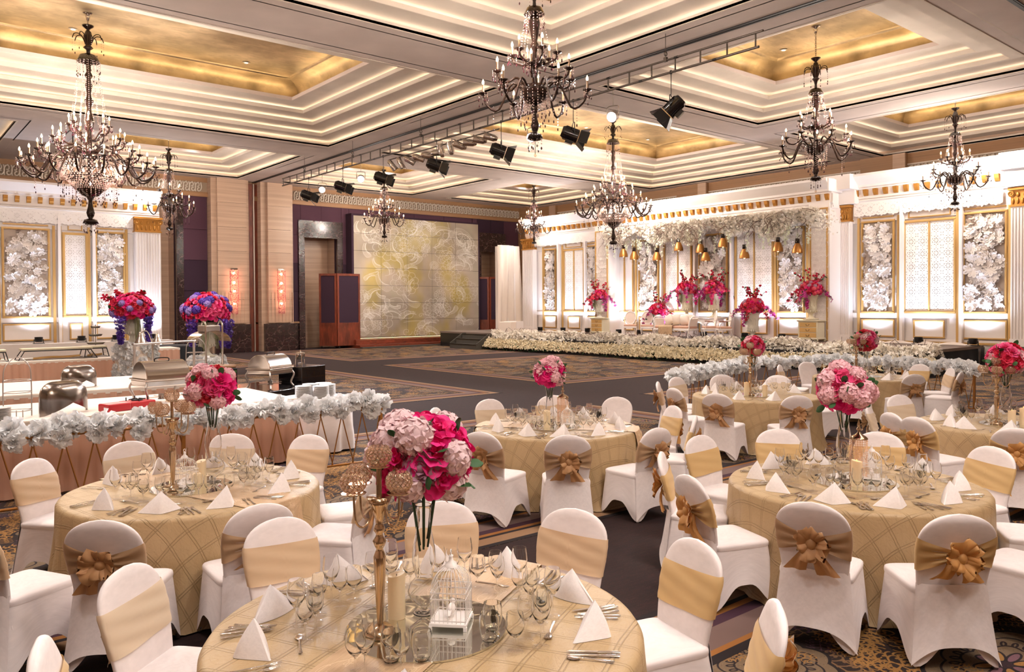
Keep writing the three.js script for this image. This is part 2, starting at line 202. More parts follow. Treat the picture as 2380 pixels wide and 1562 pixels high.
// ================================================================== THE ROOM
const XL = -9, XR = 33.1, ZB = -38.2, ZF = 9.5, H = 8.3;
const up = (x0, x1, z0, z1, y, uvk = 1) => { const g = new THREE.PlaneGeometry(x1 - x0, z1 - z0).rotateX(-PI / 2).translate((x0 + x1) / 2, y, (z0 + z1) / 2); return boxUV(g, uvk); };
{ // floor with carpet panels
  const f = struct('floor');
  mesh('carpet_field', boxUV(bar(XL - .3, XR + .4, -.25, 0, ZB - 1.5, ZF + .3)), M.plum, f);
  const panel = (x0, x1, z0, z1) => {
    mesh('carpet_panel', boxUV(bar(x0, x1, 0, .002, z0, z1)), M.carpet, f);
    let a = 0; for (const [w, m] of [[.07, M.ink], [.16, M.tan], [.05, M.ink], [.06, M.rust], [.1, M.wine], [.22, M.taupe], [.05, M.rust], [.08, M.ink]]) { const y = .003 + .0002 * (a < .01 ? 1 : 1); const o = []; o.push(bar(x0 + a, x1 - a, .002, y, z1 - a - w, z1 - a), bar(x0 + a, x1 - a, .002, y, z0 + a, z0 + a + w), bar(x0 + a, x0 + a + w, .002, y, z0 + a + w, z1 - a - w), bar(x1 - a - w, x1 - a, .002, y, z0 + a + w, z1 - a - w)); mesh('carpet_border', merge(o), m, f); a += w; }
  };
  panel(-6, 12.4, -12.25, -5.65); panel(-6, 12.4, -25.3, -15.4); panel(14.85, 31, -25.7, -15.95); panel(15.0, 31, -37.3, -28.25); panel(-6, 12.4, -37.3, -28.25); panel(-6, 12.4, -3.7, 8.6); panel(14.75, 31, -13.0, -5.65); panel(14.75, 31, -3.7, 8.6);
}
// ------------------------------------------------------------------ ceiling
const ceiling = struct('ceiling');
const rectPath = (x0, x1, z0, z1) => [[x0, z0], [x1, z0], [x1, z1], [x0, z1]];
function ringGeo(x0, x1, z0, z1, i, o, y0, y1) { // rectangular ring between inset o (outer) and i (inner), from y0 to y1
  const s = poly(rectPath(x0 + o, x1 - o, -(z1 - o), -(z0 + o))); s.holes.push(poly(rectPath(x0 + i, x1 - i, -(z1 - i), -(z0 + i)).reverse()));
  return boxUV(extr(s, y1 - y0).rotateX(-PI / 2).translate(0, y0, 0));
}
const areaLight = (parent, col, I, w, h, pos, look, shadow) => { const l = new THREE.RectAreaLight(col, I, w, h); l.position.set(...pos); parent.add(l); l.lookAt(...look); return l; };
const coffers = [];
function coffer(x0, x1, z0, z1, big, col, I, wraps = '1111', goldI = LV.gold) {
  coffers.push([x0, x1, z0, z1]);
  const g = group('coffer', ceiling), ins = big ? [0, .56, 1.24, 1.9, 2.62] : [0, .56, 1.15, 1.8], ys = big ? [H, 8.53, 8.73, 8.93, 9.12] : [H, 8.53, 8.74, 8.95], n = ins.length - 1, gy = 9.68;
  const bulbs = [];
  for (let k = 0; k <= n; k++) {
    const i = ins[k], y = ys[k];
    mesh('lip', ringGeo(x0, x1, z0, z1, i, i - .05, y + (k ? .002 : -.012), y + .115), k === n ? M.plaster : M.coveWhite, g);
    mesh('cove_back', ringGeo(x0, x1, z0, z1, i - .34, i - .38, y, (k < n ? ys[k + 1] : y + .12)), M.coveWhite, g);
    if (k < n) mesh('coffer_step', ringGeo(x0, x1, z0, z1, ins[k + 1] - .012, i - .38, ys[k + 1] - .002, ys[k + 1] + .05), M.coveWhite, g);
    if (k < n) { // light trough: glowing strip and an area light of the same size above it
      mesh('cove_light', ringGeo(x0, x1, z0, z1, i - .17, i - .23, y + .06, y + .074), M.coveWarm, g);
      const cx = (x0 + x1) / 2, cz = (z0 + z1) / 2, L = x1 - x0 - 2 * i + .2, D = z1 - z0 - 2 * i + .2, e = i - .2, w = .07, yy = y + .078;
      for (const [q, ln, px, pz, dx, dz] of [[0, L, cx, z0 + e, 0, 1], [1, L, cx, z1 - e, 0, -1], [2, D, x0 + e, cz, 1, 0], [3, D, x1 - e, cz, -1, 0]]) if (wraps[q] === '1') areaLight(g, col, I, ln, w, [px, yy, pz], [px + dx * .45, yy + 1, pz + dz * .45]);
    }
  }
  // gilded cove above the rim: concave quarter then the flat leaf panel
  const prof = [[.1, 9.0], [.32, 9.06], [.36, 9.2], [.36, 9.36], [.28, 9.5], [.14, 9.585], [-.06, 9.62], [-.12, 9.62], [-.13, 9.655], [-.2, 9.68]].map(([a, y]) => [a, y + (big ? .16 : 0)]);
  const r = ins[n], P = [], I2 = [], U = []; const loops = prof.map(([a, y]) => rectPath(x0 + r - a, x1 - r + a, z0 + r - a, z1 - r + a).map(([x, z]) => [x, y, z]));
  for (let s = 0; s < 4; s++) for (let j = 0; j < prof.length; j++) { for (const c of [s, (s + 1) % 4]) { P.push(...loops[j][c]); U.push((s % 2 ? loops[j][c][2] : loops[j][c][0]), j * .12); } if (j) { const b = P.length / 3 - 4; I2.push(b, b + 2, b + 1, b + 1, b + 2, b + 3); } }
  const cg = new THREE.BufferGeometry(); cg.setAttribute('position', new THREE.Float32BufferAttribute(P, 3)); cg.setAttribute('uv', new THREE.Float32BufferAttribute(U, 2)); cg.setIndex(I2); cg.computeVertexNormals();
  M.leafDS ??= (() => { const m = M.leaf.clone(); m.side = DS; return m; })();
  mesh('gilded_cove', cg, M.leafDS, g);
  const top = prof[prof.length - 1][1]; mesh('gilded_panel', boxUV(bar(x0 + r, x1 - r, top, top + .05, z0 + r, z1 - r)), M.leaf, g);
  const cx = (x0 + x1) / 2, cz = (z0 + z1) / 2, L = x1 - x0 - 2 * r, D = z1 - z0 - 2 * r, yy = prof[1][1] + .03;
  for (const [lw, lh, px, pz] of [[L, .08, cx, z0 + r - .16], [L, .08, cx, z1 - r + .16], [.08, D, x0 + r - .16, cz], [.08, D, x1 - r + .16, cz]]) { const l = new THREE.RectAreaLight('#ffe2ae', goldI, lw, lh); l.position.set(px, yy, pz); l.rotation.set(PI / 2, 0, 0); g.add(l); }
  mesh('cove_light', ringGeo(x0, x1, z0, z1, r - .13, r - .19, yy - .03, yy - .015), M.coveWarm, g);
  // recessed downlights in the gilded panel
  for (const sx of big ? [-.36, 0, .36] : [-.3, .3]) for (const sz of [-.34, .34]) {
    const px = cx + sx * L, pz = cz + sz * D;
    mesh('downlight', lathe([[.001, -.012], [.07, -.012], [.075, -.004], [.11, -.012], [.115, 0], [.001, .002]], 20, [px, top - .006, pz]), M.satin, g);
    mesh('downlight_lamp', cyl(.06, .06, .01, [px, top - .022, pz], undefined, 16), M.coveWarm, g);
    const s = new THREE.SpotLight('#fdf6f4', LV.down * (big ? 1 : .8), 0, .85, .9, 2); s.position.set(px, top - .06, pz); s.target.position.set(px, 0, pz); s.castShadow = true; s.shadow.radius = 5; g.add(s, s.target);
  }
  return g;
}
const WARM = '#fff2dc', NEUT = '#fff7ee';
coffer(-4.7, 13.9, -27.85, -17.4, true, WARM, LV.cove);
coffer(16.05, 32.4, -27.7, -17.5, true, WARM, LV.cove);
coffer(-4.7, 4.0, -37.3, -30.2, false, WARM, LV.cove);
coffer(6.0, 13.9, -37.3, -30.2, false, WARM, LV.cove);
coffer(16.05, 23.6, -37.2, -30.2, false, WARM, LV.cove);
coffer(25.8, 32.2, -37.0, -30.2, false, WARM, LV.cove);
coffer(6.0, 13.9, -15.1, -7.1, false, NEUT, LV.coveNear);
coffer(16.05, 23.7, -15.5, -7.1, false, NEUT, LV.coveNear, '1011');
coffer(25.8, 33, -15.6, -7.1, false, NEUT, LV.coveNear);
coffer(-4.7, 4.0, -15.1, -7.1, false, NEUT, LV.coveNear);
coffer(-4.7, 13.9, -4.6, 5.6, true, NEUT, LV.coveNear);
coffer(16.05, 32.4, -4.6, 5.6, true, NEUT, LV.coveNear);
{ // soffit slab with an opening under each coffer, and the roof that closes the room
  const s = poly(rectPath(XL - .3, XR + .4, -ZF - .3, -(ZB - 1.5)));
  for (const [x0, x1, z0, z1] of coffers) s.holes.push(poly(rectPath(x0, x1, -z1, -z0).reverse()));
  mesh('soffit', boxUV(extr(s, .06).rotateX(-PI / 2).translate(0, H, 0)), M.plaster, ceiling);
  mesh('roof_slab', bar(XL - .3, XR + .4, 10.2, 10.4, ZB - 1.5, ZF + .3), M.plaster, ceiling);
  // sliding partition tracks let into the soffit
  mesh('partition_track', merge([bar(14.95, 15.02, H - .012, H + .05, ZB, ZF), bar(14.9, 14.95, H - .02, H + .02, ZB, ZF), bar(15.02, 15.07, H - .02, H + .02, ZB, ZF)]), M.dark, ceiling);
  mesh('partition_track', merge([bar(15.1, XR, H - .012, H + .03, -6.0, -5.92), bar(15.1, XR, H - .02, H + .02, -5.9, -5.87)]), M.dark, ceiling);
}
// ------------------------------------------------------------------ walls
{
  const wall = struct('wall_left'); mesh('wall_panel', boxUV(bar(XL - .3, XL, 0, 10.3, ZB - 1.5, ZF + .3)), M.stone, wall);
  const wf = struct('wall_front'); mesh('wall_panel', boxUV(bar(XL - .3, XR + .4, 0, 10.3, ZF, ZF + .3)), M.stone, wf);
  const wr = struct('wall_right');
  mesh('wall_panel', boxUV(bar(XR, XR + .3, 0, 10.3, ZB - 1.5, ZF + .3)), M.stone, wr);
  mesh('wood_band', boxUV(bar(XR - .05, XR, 7.85, H, ZB, ZF)), M.woodStrip, wr);
  for (const z of [-36.6, -25.4, -15.6, -8.3, -1]) { mesh('pier', boxUV(bar(XR - .22, XR, 0, H, z - .95, z + .95)), M.woodStrip, wr); mesh('pier_edge', boxUV(bar(XR - .3, XR - .22, 0, H, z + .45, z + .95)), M.stone, wr); }
  // plaster frieze of interlaced scrolls, one relief module repeated along each wall
  const scrollRelief = merge([tube([[-.11, -.2, 0], [-.13, .02, .03], [-.06, .17, .02], [.03, .15, .03], [.02, .03, .03], [-.05, .02, .02]], .026, 5, 18), tube([[.11, .2, 0], [.13, -.02, .03], [.06, -.17, .02], [-.03, -.15, .03], [-.02, -.05, .03], [.05, -.03, .02]], .026, 5, 18), sph(.02, [0, -.21, .01], [1, 1, 1], 6), sph(.02, [0, .21, .01], [1, 1, 1], 6)]);
  const frieze = (parent, x0, z0, x1, z1, y, turn, skip) => {
    const L = hypot(x1 - x0, z1 - z0), n = floor(L / .27), mats = [];
    for (let i = 0; i < n; i++) { const t = (i + .5) / n, x = lerp(x0, x1, t), z = lerp(z0, z1, t); if (skip && skip(x, z)) continue; mats.push(new THREE.Matrix4().compose(V3(x, y, z), Q4.setFromEuler(E4.set(0, turn, 0)).clone(), V3(1.1, 1.08, 1))); }
    const im = new THREE.InstancedMesh(scrollRelief, M.frieze, mats.length); mats.forEach((m, i) => im.setMatrixAt(i, m)); im.name = 'frieze_relief'; im.userData.kind = 'stuff'; im.castShadow = im.receiveShadow = true; parent.add(im);
  };
  const notPier = (x, z) => [-36.6, -25.4, -15.6, -8.3, -1].some((p) => abs(z - p) < 1.02);
  mesh('frieze_ground', bar(XR - .03, XR, 7.3, 7.85, ZB, ZF), M.friezeGround, wr);
  mesh('frieze_moulding', merge([bar(XR - .09, XR, 7.26, 7.32, ZB, ZF), bar(XR - .09, XR, 7.82, 7.87, ZB, ZF)]), M.frieze, wr);
  frieze(wr, XR - .05, ZB + .3, XR - .05, 3, 7.57, -PI / 2, notPier);
  mesh('wood_band', boxUV(bar(XR - .06, XR, 6.9, 7.26, ZB, ZF)), M.woodStrip, wr);

  // ---- back wall
  const wb = struct('wall_back'), Z = ZB;
  const P = (n, x0, x1, y0, y1, d, m, uv = true) => mesh(n, uv ? boxUV(bar(x0, x1, y0, y1, Z, Z + d)) : bar(x0, x1, y0, y1, Z, Z + d), m, wb);
  mesh('wall_core', bar(XL - .3, XR + .4, 0, 10.3, Z - 1.5, Z - 1.2), M.plaster, wb);
  const openings = [[8.2, 11.3], [17.6, 19.5], [29.0, 30.6]];
  let x = XL; for (const [a, b] of [...openings, [XR, XR]]) { P('wall_backing', x, a, 0, H + .3, -.3, M.plumDark, false); x = b; }
  for (const [a, b] of openings) { // niches lined with stone
    mesh('niche_lining', boxUV(merge([bar(a - .1, b + .1, 0, H, Z - 1.2, Z - 1.1), bar(a - .12, a, 0, H, Z - 1.2, Z - .28), bar(b, b + .12, 0, H, Z - 1.2, Z - .28)])), M.stone, wb);
    P('niche_head', a - .02, b + .02, a < 12 ? 7.2 : 6.2, H + .3, -.3, M.plumDark, false);
  }
  const bands = [[.02, 1.35, M.marble], [1.42, 2.95, M.plumDark], [2.97, 4.4, M.plumDark], [4.42, 5.85, M.plumPanel], [5.87, 7.4, M.plumPanel]];
  const clad = (x0, x1, n) => { for (let i = 0; i < n; i++) for (const [y0, y1, m] of bands) { const a = lerp(x0, x1, i / n), b = lerp(x0, x1, (i + 1) / n) - .018; P(m === M.marble ? 'marble_panel' : 'fabric_panel', a, b, y0, y1, .06, m); } };
  clad(-6, 8.1, 9); clad(11.62, 12.75, 1); clad(16.75, 17.45, 1); clad(19.75, 20.2, 1); clad(28.4, 28.75, 1); clad(30.85, 32.0, 1);
  for (let i = 0; i < 6; i++) { const a = lerp(17.45, 19.75, i / 2); if (i < 2) P('fabric_panel', a, a + 1.14, 6.62, 7.4, .06, M.plumPanel); }
  for (let i = 0; i < 4; i++) P('fabric_panel', 20.2 + i * 2.05, 20.2 + i * 2.05 + 2.03, 6.9, 7.4, .05, M.plumPanel);
  for (let i = 0; i < 2; i++) P('fabric_panel', 28.75 + i * 1.05, 28.75 + i * 1.05 + 1.03, 6.6, 7.4, .05, M.plumDark);
  P('stone_ledge', 11.62, 17.45, 1.35, 1.43, .12, M.woodStrip); P('stone_ledge', 19.75, 20.2, 1.35, 1.43, .12, M.woodStrip); P('stone_ledge', 30.85, 32, 1.35, 1.43, .12, M.woodStrip);
  const surround = (x0, x1, a, b, top, head) => { P('marble_surround', x0, a, 0, head, .14, M.marble); P('marble_surround', b, x1, 0, head, .14, M.marble); P('marble_surround', a, b, top, head, .14, M.marble); };
  surround(17.3, 19.78, 17.62, 19.46, 5.75, 6.62); surround(28.72, 30.9, 29.0, 30.62, 5.45, 6.6); surround(11.3, 11.62, 11.31, 11.32, 6.4, 7.4);
  P('cornice', -6, XR, 7.4, 7.62, .16, M.woodStrip); P('cornice', -6, XR, 8.08, H, .1, M.woodStrip); P('frieze_ground', -6, XR, 7.62, 8.08, .06, M.friezeGround, false);
  frieze(wb, -6, Z + .1, XR, Z + .1, 7.85, 0, (q) => q > 12.4 && q < 17.1);
  // two stone pilasters with the red folding partition between them
  for (const [x0, x1, f0, f1] of [[12.75, 14.55, 13.0, 14.4], [15.15, 16.8, 15.45, 16.65]]) {
    for (let k = 0; k < 6; k++) P('stone_panel', f0, f1, 1.4 + k * 1.15, 1.4 + (k + 1) * 1.15 - .012, .7, M.stone);
    P('pilaster_core', x0, x1, 0, H, .55, M.stone); P('marble_panel', x0 + .1, x1, 0, 1.36, .74, M.marble);
    for (let k = 0; k < 7; k++) P('pilaster_bead', f0 + .15 + k * .18, f0 + .18 + k * .18, 1.42, 2.9, .715, M.stone);
  }
  P('partition_leaf', 14.55, 14.9, 0, 8.2, .2, M.redWood); P('partition_leaf', 14.9, 14.96, 0, 8.2, .24, M.satin, false); P('partition_leaf', 14.96, 15.15, 0, 8.2, .12, M.redWood);
  mesh('corner_pier', boxUV(bar(32.0, XR, 0, H, Z, Z + .8)), M.woodStrip, wb);
}
// wall lights on the stone pilasters: hanging bead columns with four glowing lamps
for (const [i, x] of [[0, 13.72], [1, 16.06]]) {
  const s = thing('wall_sconce', i ? 'crystal bead wall light on the stone pilaster beside the black niche' : 'crystal bead wall light on the stone pilaster behind the purple flower urn', 'wall light', [x, 1.85, ZB + .72]);
  mesh('bracket', rbx(.34, .1, .14, .02, [0, 2.15, .06]), M.chrome, s);
  const beads = []; srand(90 + i); for (let k = 0; k < 620; k++) { const y = rr(.0, 2.1), a = rr(-.5, PI + .5), r = y < .6 ? .15 : .2; beads.push(place(new THREE.OctahedronGeometry(.026), [r * cos(a), y, .08 + .1 * abs(sin(a))], [rnd() * 3, rnd() * 3, 0])); }
  tag(mesh('bead_curtain', merge(beads), M.beadPink, s), null, null, null, 'stuff');
  for (const y of [1.95, 1.5, 1.1, .5]) { mesh('lamp_bulb', sph(.06, [0, y, .09], [1.2, 1, .8], 10), M.bulb, s); const l = new THREE.PointLight('#ffb9a8', LV.sconce, 0, 2); l.position.set(0, y, .09); l.shadow.radius = 3; l.castShadow = true; s.add(l); }
}
{ // backlit onyx art wall
  const t = thing('onyx_art_wall', 'tall glowing onyx art wall with white engraved flowers on the dark wall', 'art panel', [24.25, 0, ZB + .55]);
  const W = 8.25, y0 = .52, y1 = 7.0, nx = 5, ny = 7;
  for (let i = 0; i < nx; i++) for (let j = 0; j < ny; j++) {
    const w = W / nx - .012, h = (y1 - y0) / ny - .012, g = rbx(w, h, .03, .004, [-W / 2 + (i + .5) * W / nx, y0 + (j + .5) * (y1 - y0) / ny, .1]);
    const p = g.attributes.position, u = g.attributes.uv; for (let k = 0; k < p.count; k++) u.setXY(k, (p.getX(k) + W / 2) / W, (p.getY(k) - y0) / (y1 - y0));
    mesh('onyx_pane', g, M.onyx, t);
  }
  mesh('carcass', merge([bar(-W / 2 - .12, -W / 2, .1, 7.08, -.5, .14), bar(W / 2, W / 2 + .1, .1, 7.08, -.5, .1), bar(-W / 2 - .12, W / 2 + .1, 7.0, 7.1, -.5, .1), bar(-W / 2, W / 2, .1, 7.0, -.5, -.45)]), M.plumDark, t);
  mesh('base_step', merge([bar(-W / 2 - .2, W / 2 + .2, 0, .16, -.5, 1.1), bar(-W / 2 - .1, W / 2 + .1, .16, .42, -.4, .5)]), M.redWood, t);
  mesh('kerb', bar(-W / 2 - .2, W / 2 + .3, 0, .07, 1.1, 1.4), M.stepGrey, t);
  mesh('light_strip', bar(-W / 2 + .1, W / 2 - .1, .46, .48, -.1, .0), M.coveWarm, t);
  const l = new THREE.RectAreaLight('#ffd889', LV.onyx, W - .3, .12); l.position.set(0, .5, -.12); t.add(l); l.rotation.set(PI / 2 + .55, 0, 0);
}
// two wheeled wooden folding screens
function partition(x, z, turn, label) {
  const t = thing('folding_screen', label, 'screen', [x, 0, z], turn);
  const leaf = (ox, w, ang, pos) => {
    const g = group('leaf', t, pos, [0, ang, 0]);
    mesh('frame', boxUV(merge([bar(0, .1, .14, 3.9, -.04, .04), bar(w - .1, w, .14, 3.9, -.04, .04), bar(.1, w - .1, 3.78, 3.9, -.04, .04), bar(.1, w - .1, 1.22, 1.34, -.04, .04)])), M.redWood, g);
    mesh('fabric_panel', bar(.1, w - .1, 1.34, 3.78, -.02, .02), M.plumDark, g);
    mesh('wood_panel', boxUV(bar(.1, w - .1, .14, 1.22, -.025, .03)), M.redWood, g);
    for (const a of [.12, w - .12]) mesh('caster', merge([cyl(.05, .05, .03, [a, .05, 0], [PI / 2, 0, 0], 12), cyl(.015, .015, .08, [a, .11, 0])]), M.black, g);
  };
  leaf(0, 1.35, 0, [0, 0, 0]); leaf(0, .95, PI - .9, [-.02, 0, 0]);
}
partition(19.05, -38.05 + .7, .05, 'tall red wood folding screen on casters standing at the first niche');
partition(29.0, -37.3, .05, 'tall red wood folding screen on casters standing between art wall and stage');
// ================================================================== CHANDELIERS
const octa = (r, p, sy = 1.3) => place(new THREE.OctahedronGeometry(r), p, [0, 0, 0], [1, sy, 1]);
function beadString(list, drops, x0, y0, z0, len, dx = 0, dz = 0, sag = 0, big = 1) { // beads from (x0,y0,z0) down/along to an end drop
  const n = max(3, len / .05 | 0); for (let i = 0; i < n; i++) { const t = i / n; list.push(octa(.0115 * big, [x0 + dx * t, y0 - len * t - sag * sin(PI * t), z0 + dz * t])); }
  if (drops) drops.push(place(new THREE.SphereGeometry(.0135 * big, 6, 5), [x0 + dx, y0 - len - .03, z0 + dz], [0, 0, 0], [1, 2.2, 1]));
}
const cupGeo = lathe([[.001, -.02], [.03, -.02], [.05, 0], [.085, .012], [.095, .03], [.06, .022], [.035, .03], [.03, .05], [.001, .05]], 14);
const sleeveGeo = cyl(.02, .018, .14, [0, .12, 0], undefined, 10);
const flameGeo = lathe([[.001, .19], [.016, .195], [.024, .22], [.02, .25], [.009, .275], [.001, .295]], 10);
function makeChandelier(name, cfg) {
  const g = thing(name, cfg.label, 'chandelier', cfg.pos, cfg.turn || 0);
  // turned centre column
  mesh('column', lathe(cfg.column, 20), M.chandelier, g);
  mesh('chain', merge(Array.from({ length: cfg.chain[2] }, (_, i) => place(new THREE.TorusGeometry(.032, .008, 5, 10), [0, lerp(cfg.chain[0], cfg.chain[1], (i + .5) / cfg.chain[2]), 0], [0, i % 2 ? PI / 2 : 0, 0], [.7, 1.25, 1]))), M.chrome, g);
  mesh('canopy', lathe([[.001, cfg.chain[1] - .02], [.03, cfg.chain[1] - .02], [.055, cfg.chain[1] + .06], [.06, cfg.chain[1] + .13], [.11, cfg.chain[1] + .15], [.12, cfg.chain[1] + .17], [.001, cfg.chain[1] + .2]], 16), M.chrome, g);
  for (const [n, pts] of cfg.bowls) mesh(n, lathe(pts, 24), M.chandelier, g);
  // spout of small curved arms at the top
  const [sy, sr] = cfg.spout; const beads = [], drops = [];
  for (let k = 0; k < 8; k++) { const a = k / 8 * TAU; mesh('spout_arm', tube([[.05 * cos(a), sy, .05 * sin(a)], [sr * .45 * cos(a), sy + .24, sr * .45 * sin(a)], [sr * .85 * cos(a), sy + .26, sr * .85 * sin(a)], [sr * cos(a), sy + .14, sr * sin(a)]], .012, 5, 10), M.chandelierArm, g); beadString(beads, drops, sr * cos(a), sy + .12, sr * sin(a), .26); }
  srand(cfg.seed);
  let total = 0; const lampAt = [];
  for (const t of cfg.tiers) for (let k = 0; k < t.n; k++) {
    const a = (k + t.off) / t.n * TAU, c = cos(a), s = sin(a), pt = (r, h) => [r * c, h, r * s];
    const arm = mesh('arm', tube([pt(t.r0, t.h0), pt(lerp(t.r0, t.r, .28), t.h0 + t.rise), pt(lerp(t.r0, t.r, .62), t.h - t.dip), pt(lerp(t.r0, t.r, .9), t.h - t.dip * .7), pt(t.r, t.h - .02)], t.w || .022, 6, 16), M.chandelierArm, g);
    mesh('drip_cup', cupGeo, M.chandelier, arm, pt(t.r, t.h)); mesh('candle_tube', sleeveGeo, M.sleeve, arm, pt(t.r, t.h));
    mesh('candle_bulb', flameGeo, M.bulb, arm, pt(t.r, t.h));
    lampAt.push(pt(t.r, t.h + .24)); total++;
    for (let j = 0; j < 6; j++) { const b = j / 6 * TAU + rnd(), q = .085; beadString(beads, drops, t.r * c + q * cos(b), t.h + .02, t.r * s + q * sin(b), rr(.08, t.hang)); }
    if (t.long) beadString(beads, drops, t.r * .8 * c, t.h - t.dip * .8, t.r * .8 * s, rr(.25, .5));
  }
  for (const [y, r, n, l0, l1] of cfg.fringes) for (let k = 0; k < n; k++) { const a = k / n * TAU; beadString(beads, drops, r * cos(a), y, r * sin(a), rr(l0, l1)); }
  for (const [yA, rA, yB, rB, n] of cfg.strands) for (let k = 0; k < n; k++) { const a = k / n * TAU + .2; beadString(beads, null, rA * cos(a), yA, rA * sin(a), yA - yB, (rB - rA) * cos(a), (rB - rA) * sin(a)); }
  for (const [y0, r0, y1, r1, nu, nv] of cfg.nets || []) for (let j = 0; j <= nv; j++) for (let k = 0; k < nu; k++) { const t = j / nv, a = (k + (j % 2) / 2) / nu * TAU, r = lerp(r0, r1, pow(t, .7)) ; beads.push(octa(.018, [r * cos(a), lerp(y0, y1, t), r * sin(a)], 1.5)); }
  tag(mesh('crystal_beads', merge(beads), M.bead, g), null, null, null, 'stuff'); tag(mesh('crystal_drops', merge(drops), M.drop, g), null, null, null, 'stuff');
  mesh('finial_ball', sph(.03, [0, .03, 0]), M.crystal, g); mesh('finial_wire', rod([0, .05, 0], [0, .34, 0], .006, 4), M.chandelierArm, g);
  return [g, lampAt];
}
function lampLights(g, at, n) { // bulbs' own light: point lights set in every few bulbs
  const k = at.length / n; for (let i = 0; i < n; i++) { const l = new THREE.PointLight('#fff0e2', LV.point * k, 0, 2); l.position.set(...at[floor(i * k)]); l.castShadow = true; l.shadow.radius = 1.1; g.add(l); }
}
const smallCfg = {
  seed: 301, column: [[.001, .3], [.02, .3], [.05, .36], [.11, .32], [.1, .4], [.03, .44], [.06, .5], [.085, .58], [.05, .7], [.035, .8], [.05, .84], [.09, .9], [.05, .97], [.04, 1.0], [.06, 1.36], [.05, 1.5], [.085, 1.58], [.06, 1.66], [.035, 1.7], [.05, 1.8], [.04, 1.95], [.08, 2.02], [.09, 2.08], [.05, 2.15], [.06, 2.2], [.11, 2.5], [.075, 2.62], [.03, 2.66], [.04, 2.76], [.03, 2.9], [.05, 3.0], [.1, 3.06], [.05, 3.1], [.1, 3.35], [.06, 3.48], [.03, 3.52], [.12, 3.6], [.13, 3.62], [.001, 3.63]],
  bowls: [['bowl', [[.04, .98], [.13, 1.0], [.23, 1.08], [.28, 1.22], [.26, 1.32], [.08, 1.36]]], ['dish', [[.04, 1.66], [.12, 1.68], [.2, 1.74], [.22, 1.79], [.05, 1.76]]], ['dome_cap', [[.04, 2.82], [.14, 2.78], [.2, 2.66], [.185, 2.66], [.1, 2.75]]], ['finial_cap', [[.03, .46], [.12, .42], [.15, .34], [.05, .36]]]],
  spout: [3.1, .32], chain: [3.64, 4.3, 12],
  tiers: [{ n: 6, off: .1, r: .98, r0: .22, h: 1.2, h0: 1.26, rise: .12, dip: .3, hang: .22, long: 1 }, { n: 6, off: .6, r: .76, r0: .22, h: 1.5, h0: 1.34, rise: .1, dip: .16, hang: .2 }, { n: 6, off: .2, r: .43, r0: .1, h: 1.9, h0: 1.74, rise: -.02, dip: .14, hang: .16 }],
  fringes: [[.36, .13, 8, .14, .2], [1.02, .2, 16, .2, .5], [1.2, .28, 18, .25, .6], [2.66, .19, 16, .12, .3], [1.78, .21, 10, .08, .16]], strands: [[2.7, .15, 1.95, .3, 10]],
};
const bigCfg = {
  seed: 302, column: [[.001, .33], [.05, .36], [.14, .33], [.12, .42], [.03, .46], [.08, .56], [.1, .64], [.06, .8], [.045, .95], [.09, 1.03], [.05, 1.12], [.06, 2.3], [.05, 2.7], [.09, 2.8], [.12, 3.0], [.06, 3.2], [.05, 3.35], [.1, 3.45], [.11, 3.52], [.06, 3.6], [.05, 3.7], [.09, 3.9], [.05, 4.05], [.1, 4.15], [.05, 4.25], [.07, 4.5], [.04, 4.6], [.05, 4.8], [.12, 4.86], [.06, 4.92], [.11, 5.15], [.06, 5.28], [.03, 5.32], [.13, 5.4], [.14, 5.43], [.001, 5.44]],
  bowls: [['bowl', [[.04, 1.02], [.2, 1.08], [.32, 1.22], [.36, 1.36], [.05, 1.36]]], ['basket_rim', [[.72, 1.9], [.74, 1.93], [.72, 1.96], [.7, 1.93]]], ['basket_rim', [[.62, 1.5], [.64, 1.52], [.62, 1.54], [.6, 1.52]]], ['dome_cap', [[.05, 4.72], [.2, 4.66], [.28, 4.5], [.26, 4.5], [.14, 4.62]]], ['finial_cap', [[.03, .5], [.15, .46], [.19, .36], [.05, .38]]], ['crown', [[.3, 2.1], [.42, 2.12], [.44, 2.2], [.3, 2.16]]]],
  spout: [4.92, .36], chain: [5.44, 5.58, 3],
  tiers: [{ n: 16, off: 0, r: 1.55, r0: .62, h: 1.86, h0: 1.92, rise: .06, dip: .34, hang: .22, long: 1, w: .026 }, { n: 12, off: .5, r: 1.16, r0: .4, h: 2.18, h0: 2.1, rise: .1, dip: .22, hang: .22 }, { n: 10, off: .2, r: .82, r0: .2, h: 2.5, h0: 2.3, rise: .05, dip: .2, hang: .2 }, { n: 8, off: .3, r: .46, r0: .1, h: 2.86, h0: 2.5, rise: .02, dip: .2, hang: .2 }, { n: 6, off: .4, r: .5, r0: .36, h: 1.56, h0: 1.5, rise: .02, dip: .06, hang: .1 }],
  fringes: [[.38, .16, 10, .16, .24], [1.3, .34, 22, .25, .5], [1.5, .62, 36, .25, .6], [1.9, .74, 44, .2, .5], [4.5, .27, 20, .2, .45]], strands: [[4.55, .2, 2.95, .42, 12], [4.1, .1, 2.9, .2, 6]],
  nets: [[1.94, .74, 1.5, .64, 54, 9], [1.5, .62, 1.25, .36, 44, 6]],
};
